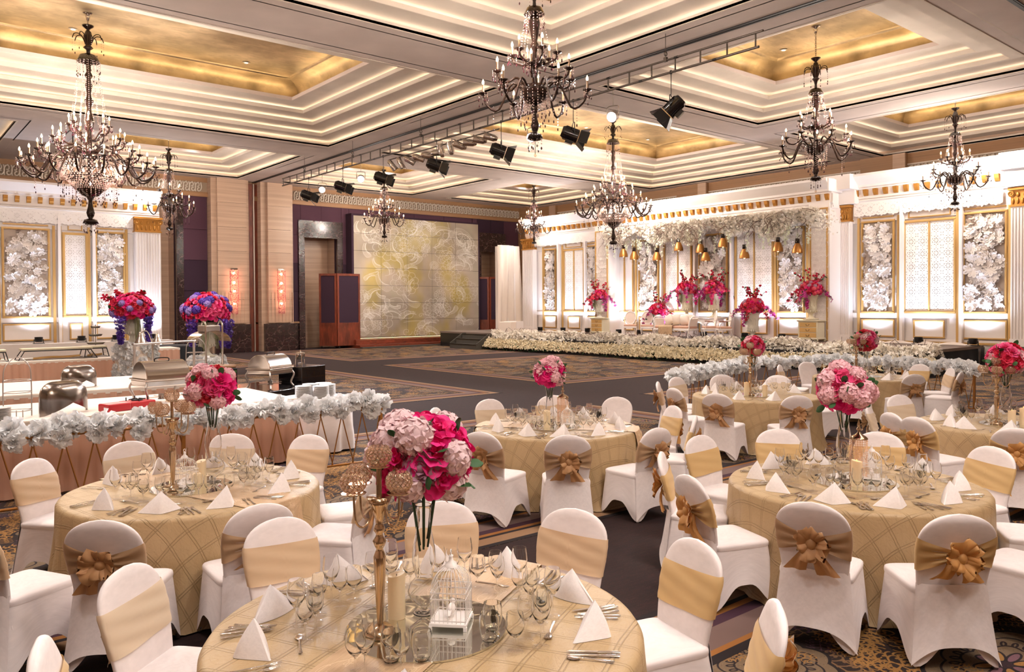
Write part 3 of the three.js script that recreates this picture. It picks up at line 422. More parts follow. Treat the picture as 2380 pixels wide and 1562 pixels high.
{
  const [a, la] = makeChandelier('chandelier', { ...smallCfg, label: 'dark candle chandelier hanging above the middle of the truss, closest of the small ones', pos: [9.82, 4.98, -11.2], turn: .35 });
  const place6 = [[9.75, 5.02, -33.7, 'small dark chandelier partly behind the giant chandelier, over the stone pilasters'], [19.75, 5.2, -33.7, 'small dark chandelier hanging in front of the onyx art wall'], [27.6, 5.15, -31.6, 'small dark chandelier in the far corner before the draped column'], [20.0, 5.2, -11.3, 'dark chandelier hanging beneath the gilded coffer beside the end of the truss'], [26.9, 5.0, -10.45, 'dark chandelier hanging before the lattice panels of the stage end section']];
  const cl = place6.map(([x, y, z, l], i) => copyOf(a, l, [x, y, z], .5 + i * .4)); for (const k of [2, 4]) cl[k].scale.setScalar(.93);
  for (const c of [a, ...cl]) lampLights(c, la, 6);
  const [b, lb] = makeChandelier('chandelier', { ...bigCfg, label: 'giant many-tiered dark chandelier with crystal basket under the large gilded coffer', pos: [4.6, 4.0, -22.6] });
  const b2 = copyOf(b, 'giant many-tiered chandelier with crystal basket hanging before the stage flower canopy', [24.1, 4.35, -22.6], .2);
  const b3 = copyOf(b, 'added unseen giant chandelier for fill light on the front table, above the camera side', [4.6, 4.6, .9], .4), a2 = copyOf(a, 'added unseen small chandelier for fill light, over the hidden end of the buffet', [-.6, 5.0, -11.2], .9); lampLights(a2, la, 6);  // both chandeliers are unseen, added as extra fill light for the front tables
  for (const c of [b, b2, b3]) lampLights(c, lb, 10);
}
// ================================================================== LIGHTING TRUSS
const TX = 14.1, zs = (z) => z * 14.1 / 13.6, ysc = (y) => 2.2 + (y - 2.2) * 14.1 / 13.6;
{
  const t = thing('lighting_truss', 'long ladder-shaped lighting truss hung below the ceiling', 'truss', [TX, 7.4, -20.9]);
  mesh('rail', rod([0, 0, -11.7], [0, 0, 11.7], .028, 8), M.trussMetal, t); mesh('rail', rod([0, .3, -11.7], [0, .3, 11.8], .024, 8), M.trussMetal, t);
  for (let i = 0; i <= 34; i++) mesh('rung', rod([0, 0, -11.6 + i * .683], [0, .3, -11.6 + i * .683], .02, 6), M.trussMetal, t);
  for (let i = 0; i < 22; i++) mesh('tape_wrap', cyl(.031, .031, .1, [0, i % 2 ? 0 : .3, -11 + i * 1.03], [PI / 2, 0, 0], 8), M.black, t);
  mesh('cable', tube(Array.from({ length: 30 }, (_, i) => [.03, .02 + .025 * sin(i * 2.3), -11.6 + i * .62]), .012, 4, 90), M.black, t);
  for (const z of [-9.5, -5.4, -.8, 4.2, 9.3]) mesh('hanger', merge([rod([0, .3, z], [0, .9, z], .008, 5), place(new THREE.TorusGeometry(.05, .012, 5, 10), [0, .45, z]), bx(.06, .1, .08, [0, .32, z])]), M.trussMetal, t);
  const bars = [[-22.9, -19.6], [-20.2, -17.0]]; for (const [a, b] of bars) mesh('lamp_bar', rod([.0, -.18, zs(a) + 20.9], [.0, -.18, zs(b) + 20.9], .02, 6), M.trussMetal, t);
}
// fixtures
const yoke = (w, h) => tube([[-w, 0, 0], [-w, h * .7, 0], [-w * .8, h, 0], [w * .8, h, 0], [w, h * .7, 0], [w, 0, 0]], .013, 5, 24);
function fresnel(i, x, y, z, yaw, pitch, label, doors = 4) {
  const t = thing('stage_spotlight', label, 'stage light', [x, y, z], yaw);
  mesh('yoke', merge([yoke(.2, .3), rod([0, .3, 0], [0, 7.4 - y, 0], .01, 5), bx(.05, .08, .05, [0, 7.4 - y, 0])]), M.black, t);
  const b = group('lamp_body', t, [0, 0, 0], [pitch, 0, 0]);
  mesh('housing', merge([cyl(.17, .17, .36, [0, 0, -.08], [PI / 2, 0, 0], 20), cyl(.13, .16, .06, [0, 0, -.29], [PI / 2, 0, 0], 20), cyl(.185, .185, .03, [0, 0, .1], [PI / 2, 0, 0], 20), ...[0, 1, 2, 3, 4, 5].map((k) => bx(.015, .02, .32, [.175 * cos(k), .175 * sin(k), -.08], [0, 0, k])), bx(.12, .1, .2, [0, -.2, -.06])]), M.blackGloss, b);
  mesh('lens', cyl(.145, .145, .02, [0, 0, .13], [PI / 2, 0, 0], 20), M.crystal, b);
  for (const [px, py, rx, ry] of [[0, .17, -.5, 0], [0, -.17, .5, 0], [-.17, 0, 0, -.5], [.17, 0, 0, .5]].slice(0, doors)) mesh('barn_door', bx(py ? .34 : .012, py ? .012 : .3, .26, [px * 1.25, py * 1.25, .25], [rx, ry, 0]), M.black, b);
  return t;
}
const fx = [[-28.95, 6.53, 'black stage spotlight with barn doors at the pilaster end of the truss'], [-26.12, 6.53, 'black stage spotlight between the two glowing lamps near the pilaster end'], [-23.24, 6.48, 'black stage spotlight hanging just above the small chandelier at the art wall'], [-20.06, 6.46, 'black stage spotlight hanging below the first bar of chrome lamps'], [-16.92, 6.41, 'black stage spotlight hanging beside the second bar of chrome lamps'], [-14.08, 6.37, 'black stage spotlight just beyond the middle chandelier'], [-11.04, 6.41, 'big black stage spotlight pointing down at the free end of the truss']];
fx.forEach(([z, y, l], i) => { fresnel(i, TX, ysc(y), zs(z), i === 6 ? -2.6 : .95, i === 6 ? .75 : .35, l); });
function ledPar(y, z, yaw, label) {
  const t = thing('wash_light', label, 'stage light', [TX, y, z], yaw);
  mesh('yoke', merge([yoke(.15, .24), rod([0, .24, 0], [0, 7.4 - y, 0], .01, 5)]), M.steel, t);
  const b = group('lamp_body', t, [0, 0, 0], [.42, 0, 0]);
  mesh('housing', lathe([[.001, -.16], [.09, -.15], [.125, -.08], [.135, .08], [.125, .1], [.12, .08], [.001, .07]], 20, [0, 0, 0], [PI / 2, 0, 0]), M.satin, b);
  const s = new THREE.SpotLight('#f2f4ff', LV.par, 0, .5, .6, 2); s.position.set(0, 0, .16); s.target.position.set(0, 0, 5); s.castShadow = true; s.shadow.radius = 5; b.add(s, s.target);
  mesh('lamp_face', cyl(.115, .115, .015, [0, 0, .1], [PI / 2, 0, 0], 20), M.led, b);
  for (let k = 0; k < 7; k++) { const a = k / 6 * TAU, r = k < 6 ? .075 : 0; mesh('led_lens', sph(.024, [r * cos(a), r * sin(a), .108], [1, 1, .5], 8), M.led, b); }
}
[[-27.79, 6.65, 'glowing white wash lamp, first from the pilaster end of the truss'], [-24.78, 6.67, 'glowing white wash lamp, second from the pilaster end of the truss'], [-15.62, 6.59, 'glowing white wash lamp hanging behind the middle chandelier'], [-12.75, 6.59, 'brightest glowing white wash lamp, beside the big spotlight pointing down']].forEach(([z, y, l], i) => ledPar(ysc(y), zs(z), i > 1 ? -1.25 : -.55, l));
{ // two bars of chrome cans
  let k = 0; const base = thing('parcan', 'x', 'stage light', [0, 0, 0]);
  mesh('can', lathe([[.09, .2], [.1, .2], [.1, -.1], [.06, -.2], [.001, -.22]], 18), M.chrome, base); mesh('yoke', merge([tube([[-.11, 0, 0], [-.11, .2, -.1], [.11, .2, -.1], [.11, 0, 0]], .01, 4, 16), rod([0, .2, -.1], [0, .3, -.1], .008, 4)]), M.steel, base); mesh('lens', cyl(.088, .088, .01, [0, .17, 0], undefined, 16), M.mirror, base);
  const order = ['first', 'second', 'third', 'fourth', 'fifth', 'sixth'];
  for (const [b0, b1, nm, tl] of [[-22.9, -19.7, 'far', [2.5, 2.7, 2.1, 1.9, 1.7, 1.5]], [-20.0, -17.1, 'near', [.25, .25, 1.2, 1.5, 1.4, 1.3]]]) for (let i = 0; i < 6; i++) {
    const c = k++ ? copyOf(base) : base, z = zs(lerp(b0, b1, (i + .4) / 6)); c.position.set(TX, nm === 'far' ? 7.02 : 7.05, z); c.rotation.set(0, nm === 'far' ? .9 : PI + .9, 0); c.rotateX(tl[i]); tag(c, `${order[i]} chrome can lamp on the ${nm === 'far' ? 'bar over the small chandelier' : 'bar beside the middle chandelier'}`, 'stage light', 'chrome cans on the truss bars');
  }
}
// loudspeaker cluster behind the giant chandelier
{ const s = thing('ceiling_speaker', 'small dark loudspeaker hung behind the giant chandelier', 'speaker', [5.6, 7.0, -30.0], .6); mesh('cabinet', rbx(.55, .5, .5, .04), M.black, s); mesh('bracket', rod([0, .25, 0], [0, 1.3, 0], .02, 6), M.black, s); mesh('grille', rbx(.48, .44, .03, .01, [0, 0, .26]), M.steel, s); }
// ================================================================== FLOWERS
// one petal: a cupped sheet growing from the origin along +y, curling outward (+z)
function petalSheet(len, wid, cup, curl, nu = 3, nv = 3, ruf = 0) {
  return grid((u, v) => { const s = (u - .5) * 2, w = wid * pow(sin(PI * lerp(.07, .84, v)), .75); const y = len * v, z = curl * v * v * len + cup * s * s * w + ruf * sin(u * 9 + v * 4) * v * len; return [s * w, y * (1 - .14 * s * s * v), z]; }, nu, nv);
}
const aim = (g, tilt, yaw, p = [0, 0, 0], roll = 0) => { g.applyMatrix4(new THREE.Matrix4().makeRotationFromEuler(new THREE.Euler(tilt, 0, roll, 'XYZ'))); g.rotateY(yaw); g.translate(...p); return g; };
function roseGeo(seed, R = 1) { // opened rose facing +y, radius about R
  srand(seed); const o = [];
  for (const [n, tilt, len, wid, cup, rad, curl] of [[4, .12, .5, .2, -.5, .03, .0], [5, .3, .6, .3, -.45, .06, .05], [6, .52, .7, .36, -.35, .09, .12], [7, .8, .8, .42, -.25, .13, .2], [8, 1.12, .86, .46, -.12, .18, .28]]) for (let k = 0; k < n; k++) { const a = (k + rnd() * .4) / n * TAU + n; o.push(aim(petalSheet(len * R * rr(.9, 1.1), wid * R, cup, curl, 4, 3, .035), tilt * rr(.9, 1.1), a, [rad * R * sin(a), -.25 * R, rad * R * cos(a)])); }
  o.push(place(new THREE.SphereGeometry(.13 * R, 8, 6), [0, .02 * R, 0], [0, 0, 0], [1, 1.3, 1]));
  return merge(o);
}
function hydrangeaGeo(seed, R = 1, n = 40) { // dome of four-petalled florets
  srand(seed); const o = [];
  for (let i = 0; i < n; i++) { const t = (i + .5) / n, ph = i * 2.39996, cy = 1 - 1.35 * t, s = sqrt(max(0, 1 - cy * cy)), d = V3(s * cos(ph), cy, s * sin(ph)); const q = new THREE.Quaternion().setFromUnitVectors(V3(0, 1, 0), d); const fl = []; for (let k = 0; k < 4; k++) fl.push(aim(petalSheet(.3 * R, .2 * R, .25, .12, 2, 2, .05), 1.25 + rr(-.2, .15), k / 4 * TAU + rnd())); const g = merge(fl); g.applyQuaternion(q); g.translate(d.x * R * .72, d.y * R * .62, d.z * R * .72); o.push(g); }
  o.push(place(new THREE.SphereGeometry(.6 * R, 8, 6), [0, -.05, 0], [0, 0, 0], [1, .85, 1])); return merge(o);
}
function peonyGeo(seed, R = 1) { srand(seed); const o = []; for (const [n, tilt, len, wid] of [[5, .15, .6, .26], [8, .5, .7, .3], [10, .85, .8, .32], [11, 1.2, .85, .34]]) for (let k = 0; k < n; k++) { const a = (k + rnd()) / n * TAU; o.push(aim(petalSheet(len * R * rr(.8, 1.15), wid * R, -.2, .15, 3, 3, .09), tilt * rr(.8, 1.2), a, [.08 * R * sin(a), -.25 * R, .08 * R * cos(a)])); } o.push(place(new THREE.SphereGeometry(.25 * R, 7, 5))); return merge(o); }
const floretGeo = (() => { const o = []; for (let k = 0; k < 5; k++) o.push(aim(petalSheet(1, .55, .2, .25, 2, 1), 1.15, k / 5 * TAU)); return merge(o); })();
const smallRose = (() => { srand(9); const o = []; for (const [n, t, l] of [[3, .2, .7], [5, .8, .9]]) for (let k = 0; k < n; k++) o.push(aim(petalSheet(l, .48, -.3, .1, 2, 2), t, k / n * TAU + n)); o.push(place(new THREE.SphereGeometry(.3, 6, 5))); return merge(o); })();
const leafGeo = merge([petalSheet(1, .34, .18, .25, 3, 4)]);
const G = { rose: [roseGeo(1), roseGeo(2), roseGeo(3)], hyd: [hydrangeaGeo(4), hydrangeaGeo(5)], peony: [peonyGeo(6), peonyGeo(7)], small: [smallRose], floret: [floretGeo] };
const qUp = new THREE.Quaternion();
function bloom(parent, name, geo, mat, pos, dir, R, spin = 0) {
  const m = mesh(name, geo, mat, parent, pos); m.scale.setScalar(R); m.quaternion.setFromUnitVectors(V3(0, 1, 0), V3(...dir).normalize()).multiply(new THREE.Quaternion().setFromAxisAngle(V3(0, 1, 0), spin)); return m;
}
// a ball of blooms; recipe: list of [kind, material name, share, size]
function ballBouquet(label, pos, R, recipe, seed, opt = {}) {
  const t = thing('bouquet', label, 'bouquet', pos); srand(seed);
  const n = opt.n || 30, cy = opt.cy ?? R * .72, sum = recipe.reduce((a, r) => a + r[2], 0);
  mesh('foliage', place(new THREE.IcosahedronGeometry(R * .66, 2), [0, cy, 0]), M.leafGreen, t);
  const deck = []; for (const r of recipe) for (let i = 0; i < Math.round(r[2] / sum * n); i++) deck.push(r);
  while (deck.length < n) deck.push(recipe[0]); for (let i = deck.length - 1; i > 0; i--) { const j = rnd() * (i + 1) | 0; [deck[i], deck[j]] = [deck[j], deck[i]]; }
  for (let i = 0; i < n; i++) {
    const tt = (i + .5) / n, ph = i * 2.39996 + seed, y = 1 - 1.72 * tt, s = sqrt(max(0, 1 - y * y)), d = [s * cos(ph), y + .12, s * sin(ph)], [k, m, , sz] = deck[i % deck.length], r0 = R * sz * rr(.9, 1.1), rad = R * .76;
    bloom(t, k === 'hyd' ? 'hydrangea' : k === 'peony' ? 'peony' : 'rose', G[k][rnd() * G[k].length | 0], F[m], [d[0] * rad, cy + d[1] * rad * (opt.flat || .92), d[2] * rad], d, r0, rnd() * 6);
  }
  for (let i = 0; i < 14; i++) { const ph = rnd() * TAU, y = rr(-.6, .9), s = sqrt(1 - y * y); bloom(t, 'leaf', leafGeo, M.leafGreen, [s * cos(ph) * R * .8, cy + y * R * .78, s * sin(ph) * R * .8], [s * cos(ph), y + .1, s * sin(ph)], R * .34, rnd() * 6); }
  for (let i = 0; i < 6; i++) { const a = i / 6 * TAU; mesh('stem', rod([.02 * cos(a), -(opt.stem || .16) * rr(.8, 1.1), .02 * sin(a)], [R * .3 * cos(a), cy - R * .3, R * .3 * sin(a)], .005, 5), M.stem, t); }
  return t;
}
// footed urn of height h (base at y 0); ornate: leafy relief and gadroons
function urnParts(t, h, mat, fluted = true) {
  const k = h, body = [[.001, 0], [.2, 0], [.2, .05], [.12, .09], [.075, .16], [.07, .22], [.11, .25], [.2, .31], [.25, .4], [.235, .5], [.2, .62], [.215, .76], [.27, .92], [.3, .97], [.3, 1], [.27, 1], [.24, .94], [.001, .9]].map(([r, y]) => [r * k * .92, y * k]);
  mesh('urn_body', lathe(body, 28), mat, t);
  if (fluted) { const o = []; for (let i = 0; i < 16; i++) { const a = i / 16 * TAU; o.push(place(new THREE.SphereGeometry(.04 * k, 7, 6), [.21 * k * cos(a), .355 * k, .21 * k * sin(a)], [0, -a, .35], [.55, 1.7, .8])); } for (let i = 0; i < 10; i++) { const a = i / 10 * TAU, q = .205 * k; o.push(tube([[q * cos(a), .52 * k, q * sin(a)], [q * 1.04 * cos(a + .2), .6 * k, q * 1.04 * sin(a + .2)], [q * 1.06 * cos(a + .1), .7 * k, q * 1.06 * sin(a + .1)], [q * 1.22 * cos(a + .35), .8 * k, q * 1.22 * sin(a + .35)]], .014 * k, 5, 8)); } mesh('relief', merge(o), mat, t); }
  mesh('plinth', rbx(.42 * k, .05 * k, .42 * k, .01 * k, [0, .025 * k, 0]), mat, t);
}
function urnArrangement(name, label, pos, h, mat, seed, o) {
  const t = thing(name, label, 'flower urn', pos, o.turn || 0); srand(seed); urnParts(t, h, mat);
  const R = o.R, cy = h + R * (o.lift ?? .45), n = o.n || 44;
  mesh('foliage', place(new THREE.IcosahedronGeometry(R * .6, 2), [0, cy, 0], [0, 0, 0], [1, .8, 1]), M.leafGreen, t);
  const sum = o.mix.reduce((a, r) => a + r[2], 0);
  for (let i = 0; i < n; i++) { const y = 1 - 1.5 * (i + .5) / n, ph = i * 2.39996 + seed, s = sqrt(max(0, 1 - y * y)); let p = rnd() * sum, r = o.mix[0]; for (const q of o.mix) { if ((p -= q[2]) < 0) { r = q; break; } } bloom(t, r[0] === 'hyd' ? 'hydrangea' : r[0] === 'small' ? 'carnation' : 'rose', G[r[0]][rnd() * G[r[0]].length | 0], F[r[1]], [s * cos(ph) * R * .85, cy + y * R * .68, s * sin(ph) * R * .85], [s * cos(ph), y + .2, s * sin(ph)], R * r[3] * rr(.85, 1.15), rnd() * 6); }
  for (const [k, m, az, el, len, cnt, sz] of o.sprays || []) { // upright or arching flower sprays
    const pts = [], d = [cos(az) * cos(el), sin(el), sin(az) * cos(el)]; for (let i = 0; i <= 5; i++) { const q = i / 5; pts.push([d[0] * (R * .6 + len * q), cy + d[1] * (R * .5 + len * q) - (o.droop ?? .5) * len * q * q * (el < .4 ? 1 : .12), d[2] * (R * .6 + len * q)]); }
    const st = mesh('spray_stem', tube(pts, .008, 4, 12), M.stem, t); const cu = new THREE.CatmullRomCurve3(pts.map((p) => V3(...p)));
    for (let i = 0; i < cnt; i++) { const p = cu.getPoint(lerp(.25, 1, (i + .5) / cnt)), w = sz * .8; bloom(st, k === 'small' ? 'rosebud' : 'orchid', G[k][0], F[m], [p.x + rr(-w, w), p.y + rr(-w, w), p.z + rr(-w, w)], [rr(-1, 1), rr(.2, 1), rr(-1, 1)], sz * rr(.8, 1.2), rnd() * 6); if (i % 2) bloom(st, 'leaf', leafGeo, M.leafGreen, p.toArray(), [rr(-1, 1), rr(-.4, 1), rr(-1, 1)], sz * 1.3); }
  }
  for (const [m, az, len, w, n2] of o.falls || []) { // hanging clusters of tiny blossoms
    const f = [], px = cos(az) * R * .82, pz = sin(az) * R * .82; for (let i = 0; i < n2; i++) { const q = rnd(), a = rnd() * TAU, r = w * sqrt(rnd()) * (1 - q * .65); const g = floretGeo.clone(); g.scale(.034, .034, .034); g.rotateX(rnd() * 6); g.rotateY(rnd() * 6); g.translate(px + r * cos(a), cy - R * .3 - len * q, pz + r * sin(a)); f.push(g); }
    tag(mesh('hanging_blossom', merge(f), F[m], t), null, null, null, 'stuff');
  }
  for (const [az, len] of o.moss || []) { const f = [], px = cos(az) * R * .62, pz = sin(az) * R * .62; for (let i = 0; i < 30; i++) { const a = rr(-.07, .07), b = rr(-.07, .07), l = len * rr(.6, 1); f.push(tube([[px + a, cy - R * .3, pz + b], [px + a + rr(-.05, .05), cy - R * .3 - l * .5, pz + b + rr(-.04, .04)], [px + a * .6, cy - R * .3 - l, pz + b * .6]], .006, 3, 5)); } tag(mesh('hanging_moss', merge(f), M.moss, t), null, null, null, 'stuff'); }
  return t;
}
const instanced = (name, geo, mat, parent, list) => { const im = new THREE.InstancedMesh(geo, mat, list.length); const d = new THREE.Object3D(); list.forEach(([x, y, z, s, r], i) => { d.position.set(x, y, z); d.scale.setScalar(s); d.rotation.set(...(r || [rnd() * 6, rnd() * 6, rnd() * 6])); d.updateMatrix(); im.setMatrixAt(i, d.matrix); }); im.name = parent ? name : numbered(name); im.castShadow = im.receiveShadow = true; im.userData.kind = 'stuff'; (parent || scene).add(im); return im; };
// ================================================================== STAGE AND ITS BACKDROP
// lattice tile: square with leaf-shaped slots, 0.44 m
const latticeTile = (() => { const q = .22, s = poly([[-q, -q], [q, -q], [q, q], [-q, q]]); const slot = (x, y, a, b, r) => { const p = new THREE.Path(); p.absellipse(x, y, a, b, 0, TAU, false, r); s.holes.push(p); };
  for (let k = 0; k < 8; k++) { const a = k / 8 * TAU; slot(.075 * cos(a), .075 * sin(a), .034, .013, a); slot(.15 * cos(a + .39), .15 * sin(a + .39), .03, .012, a + .39 + PI / 2); }
  for (const [x, y] of [[1, 1], [1, -1], [-1, 1], [-1, -1]]) { slot(.178 * x, .178 * y, .024, .012, x * y * PI / 4); } for (const [x, y, r] of [[.17, 0, 0], [-.17, 0, 0], [0, .17, PI / 2], [0, -.17, PI / 2]]) { slot(x * 1.12, y * 1.12, .018, .009, r + PI / 2); } return extr(s, .014, 0, 3); })();
function latticeGeo(w, h) { const nx = max(1, Math.round(w / .44)), ny = max(1, Math.round(h / .44)), o = []; for (let i = 0; i < nx; i++) for (let j = 0; j < ny; j++) { const g = latticeTile.clone(); g.scale(w / nx / .44, h / ny / .44, 1); g.translate(-w / 2 + (i + .5) * w / nx, -h / 2 + (j + .5) * h / ny, 0); o.push(g); } return mergeGeometries(o); }
// paper flowers cut from board: petals with a slit in each
function cutFlower(n, slit) { const s = new THREE.Shape(); for (let a = 0; a <= n * 8; a++) { const t = a / (n * 8) * TAU, r = .52 + .48 * pow(abs(cos(t * n / 2)), .7); a ? s.lineTo(r * cos(t), r * sin(t)) : s.moveTo(r, 0); } for (let k = 0; k < n; k++) { const a = k / n * TAU, p = new THREE.Path(); p.absellipse(.6 * cos(a), .6 * sin(a), .2, slit, 0, TAU, false, a); s.holes.push(p); } const g = extr(s, .05, 0, 2), p = g.attributes.position; for (let i = 0; i < p.count; i++) { const r = hypot(p.getX(i), p.getY(i)); p.setZ(i, p.getZ(i) + .28 * r * r); } g.computeVertexNormals(); return g; }
const cutFlowers = [cutFlower(5, .07), cutFlower(6, .06), cutFlower(8, .05)];
const flatFrame = (u0, u1, y0, y1, t, d) => place(frameGeo(u1 - u0, y1 - y0, t, d), [(u0 + u1) / 2, (y0 + y1) / 2, 0]);
function floralPanel(P, u0, u1, y0, y1, seed, n = 64) {
  const g = group('flower_panel', P); srand(seed);
  mesh('panel_back', bar(u0, u1, y0, y1, -.1, -.06), M.panelBack, g); mesh('gold_frame', flatFrame(u0 - .07, u1 + .07, y0 - .07, y1 + .07, .075, .05), M.goldPaint, g);
  const rf = []; for (let i = 0; i < 110; i++) { const f = petalSheet(.16, .1, .5, .6, 2, 2, .1); f.rotateX(rr(-.6, 1)); f.rotateZ(rnd() * TAU); f.translate(lerp(u0 + .06, u1 - .06, rnd()), lerp(y0 + .06, y1 - .06, rnd()), -.05); rf.push(f); } tag(mesh('ruffled_paper', merge(rf), M.panelBack, g), null, null, null, 'stuff');
  for (let i = 0; i < n; i++) { const s = rr(.12, .22) * (i % 7 === 0 ? 1.25 : 1), u = lerp(u0 + s * .7, u1 - s * .7, rnd()), b = (i + rnd()) / n, y = lerp(y0 + s * .7, y1 - s * .7, b); const m = mesh('paper_flower', cutFlowers[rnd() * 3 | 0], M.panelWhite, g, [u, y, rr(-.03, .1)], [rr(-.5, .35), rr(-.45, .45), rnd() * 6]); m.scale.set(s, s, s); }
}
function latticePanel(P, u0, u1, y0, y1, split) {
  const g = group('lattice_panel', P);
  mesh('panel_back', bar(u0, u1, y0, y1, -.1, -.07), M.panelBack, g); mesh('gold_frame', flatFrame(u0 - .09, u1 + .09, y0 - .09, y1 + .09, .09, .04), M.goldPaint, g);
  if (split) { const m = (u0 + u1) / 2; for (const [a, b] of [[u0, m - .03], [m + .03, u1]]) mesh('cut_screen', latticeGeo(b - a, y1 - y0), M.screenWhite, g, [(a + b) / 2, (y0 + y1) / 2, -.03]); mesh('gold_mullion', bar(m - .025, m + .025, y0, y1, -.05, .03), M.goldPaint, g); }
  else mesh('cut_screen', latticeGeo(u1 - u0, y1 - y0), M.screenWhite, g, [(u0 + u1) / 2, (y0 + y1) / 2, -.03]);
}
function lowPanel(P, u0, u1, y0, y1) { const g = group('base_panel', P); mesh('panel_face', bar(u0, u1, y0, y1, -.06, .012), M.panelWhite, g); mesh('gold_frame', flatFrame(u0, u1, y0, y1, .055, .035), M.goldPaint, g); }
// mouldings, dentils and crown along u0..u1, facing +z
function entablature(P, u0, u1, y, proj, ends = true) {
  const prof = [[0, y - .22], [.05, y - .22], [.05, y - .17], [.1, y - .14], [.1, y - .1], [.14, y - .06], [.14, y], [.12, y], [.12, y + .27], [.2, y + .27], [.2, y + .31], [.26, y + .34], [.28, y + .42], [proj * .75, y + .56], [proj, y + .7], [proj, y + .78], [0, y + .8]];
  const s = poly(prof.map(([a, b]) => [a, b])); const g = extr(s, u1 - u0); g.rotateY(-PI / 2).scale(1, 1, 1); g.translate(0, 0, 0); // extrude ran along z, now along -x
  g.applyMatrix4(new THREE.Matrix4().makeTranslation(u1, 0, 0)); mesh('cornice', flat(g), M.white, P);
  const n = max(2, Math.round((u1 - u0) / .36)), dg = (() => { const q = poly([[0, 0], [.07, 0], [.1, .06], [.13, .1], [.16, .22], [0, .22]]); const d = extr(q, .14); d.rotateY(-PI / 2); d.translate(.07, 0, 0); return flat(d); })();
  for (let i = 0; i < n; i++) mesh('dentil', dg, M.goldDeep, P, [u0 + (i + .5) * (u1 - u0) / n, y + .03, .12]);
}
function flutedColumn(P, u0, u1, y0, y1, d = .22, cap = true) {
  const g = group('fluted_column', P), w = u1 - u0, n = 9, o = [bar(u0, u1, y0, y1, 0, d)]; for (let k = 0; k < n; k++) { const a = u0 + (k + .5) * w / n; o.push(cyl(w / n * .36, w / n * .36, y1 - y0 - .1, [a, (y0 + y1) / 2, d], undefined, 8)); }
  mesh('shaft', merge(o), M.white, g); mesh('column_base', merge([bar(u0 - .04, u1 + .04, y0, y0 + .16, 0, d + .06), bar(u0 - .02, u1 + .02, y0 + .16, y0 + .24, 0, d + .04)]), M.white, g);
  if (cap) { const c = (u0 + u1) / 2, q = []; q.push(bar(u0 - .06, u1 + .06, y1 + .52, y1 + .6, 0, d + .1), bar(u0 - .03, u1 + .03, y1, y1 + .05, 0, d + .05), bar(u0, u1, y1 + .05, y1 + .52, 0, d)); for (let k = 0; k < 6; k++) q.push(place(new THREE.SphereGeometry(.05, 6, 6), [lerp(u0, u1, (k + .5) / 6), y1 + .17, d + .02], [0, 0, 0], [.8, 2, .7])); for (const m of [-1, 1]) { q.push(tube(Array.from({ length: 16 }, (_, i) => { const t = i / 15, a = t * 8, r = .1 * (1 - t * .85); return [c + m * (w / 2 - .03) + m * r * cos(a) * .9, y1 + .4 + r * sin(a), d + .05]; }), .022, 5, 30), cyl(.1, .1, .06, [c + m * (w / 2 - .03), y1 + .4, d + .0], [PI / 2, 0, 0], 14)); } for (let k = 0; k < 3; k++) q.push(place(new THREE.SphereGeometry(.06, 7, 6), [lerp(u0, u1, (k + 1) / 4), y1 + .38, d + .02], [0, 0, 0], [.9, 1.3, .6])); mesh('capital', merge(q), M.goldDeep, g); }
}
function laceValance(P, u0, u1, y0, y1, d) { // hanging lace strip of cut board with a scalloped lower edge
  const w = u1 - u0, h = y1 - y0, n = Math.round(w / .42), o = []; const q = w / n;
  for (let k = 0; k < n; k++) { const s = poly([[-q / 2, h / 2], [-q / 2, -h * .32], [-q * .3, -h * .42], [-q * .12, -h * .38], [0, -h / 2], [q * .12, -h * .38], [q * .3, -h * .42], [q / 2, -h * .32], [q / 2, h / 2]]); const slot = (x, y, a, b, r) => { const p = new THREE.Path(); p.absellipse(x, y, a, b, 0, TAU, false, r); s.holes.push(p); }; for (let i = 0; i < 8; i++) { const a = i / 8 * TAU; slot(.075 * cos(a), .02 + .075 * sin(a), .03, .012, a); } for (const m of [-1, 1]) { slot(m * q * .36, h * .3, .035, .013, m * .7); slot(m * q * .36, -h * .2, .035, .013, -m * .7); slot(m * q * .18, h * .38, .03, .011, 0); slot(m * q * .2, -h * .28, .03, .011, 0); } const g = extr(s, .012, 0, 3); g.translate(u0 + (k + .5) * q, (y0 + y1) / 2, d); o.push(g); }
  mesh('lace_valance', mergeGeometries(o), M.screenWhite, P);
}
const D0 = .8; // stage deck height
function sideBay(P, fl, lat, fr, y0, seed, split, n) { // flower panel, lattice panel, flower panel with their gold stiles and base panels
  for (const [q, [a, b]] of [[0, fl], [2, fr]]) if (b) { floralPanel(P, a, b, 1.9, 5.1, seed + q, n); lowPanel(P, a - .07, b + .07, .98, 1.62); mesh('gold_bead', bar(a - .02, b + .02, 5.26, 5.31, 0, .05), M.goldPaint, P); }
  latticePanel(P, lat[0], lat[1], 1.92, 4.98, split); const m = .25 * (lat[1] - lat[0]) * .7; lowPanel(P, lat[0] + m, lat[1] - m, .98, 1.6); mesh('gold_bead', flatFrame(lat[0] + .1, lat[1] - .1, 5.15, 5.6, .04, .03), M.goldPaint, P);
  mesh('gold_base', bar(fl[0] - .15, (fr[1] || lat[1]) + .15, y0, y0 + .07, 0, .05), M.goldPaint, P);
  for (const u of [fl[0] - .17, fl[1] ? fl[1] + .2 : null, lat[0] - .16, lat[1] + .12, fr[1] ? fr[1] + .13 : null]) if (u !== null) mesh('gold_stile', bar(u - .045, u + .045, y0, 5.3, -.01, .035), M.goldPaint, P);
  for (const u of [fl[1] + .36, lat[1] + .27]) mesh('white_fin', bar(u - .05, u + .05, y0, 5.6, 0, .2), M.panelWhite, P);
}
const upLights = [];
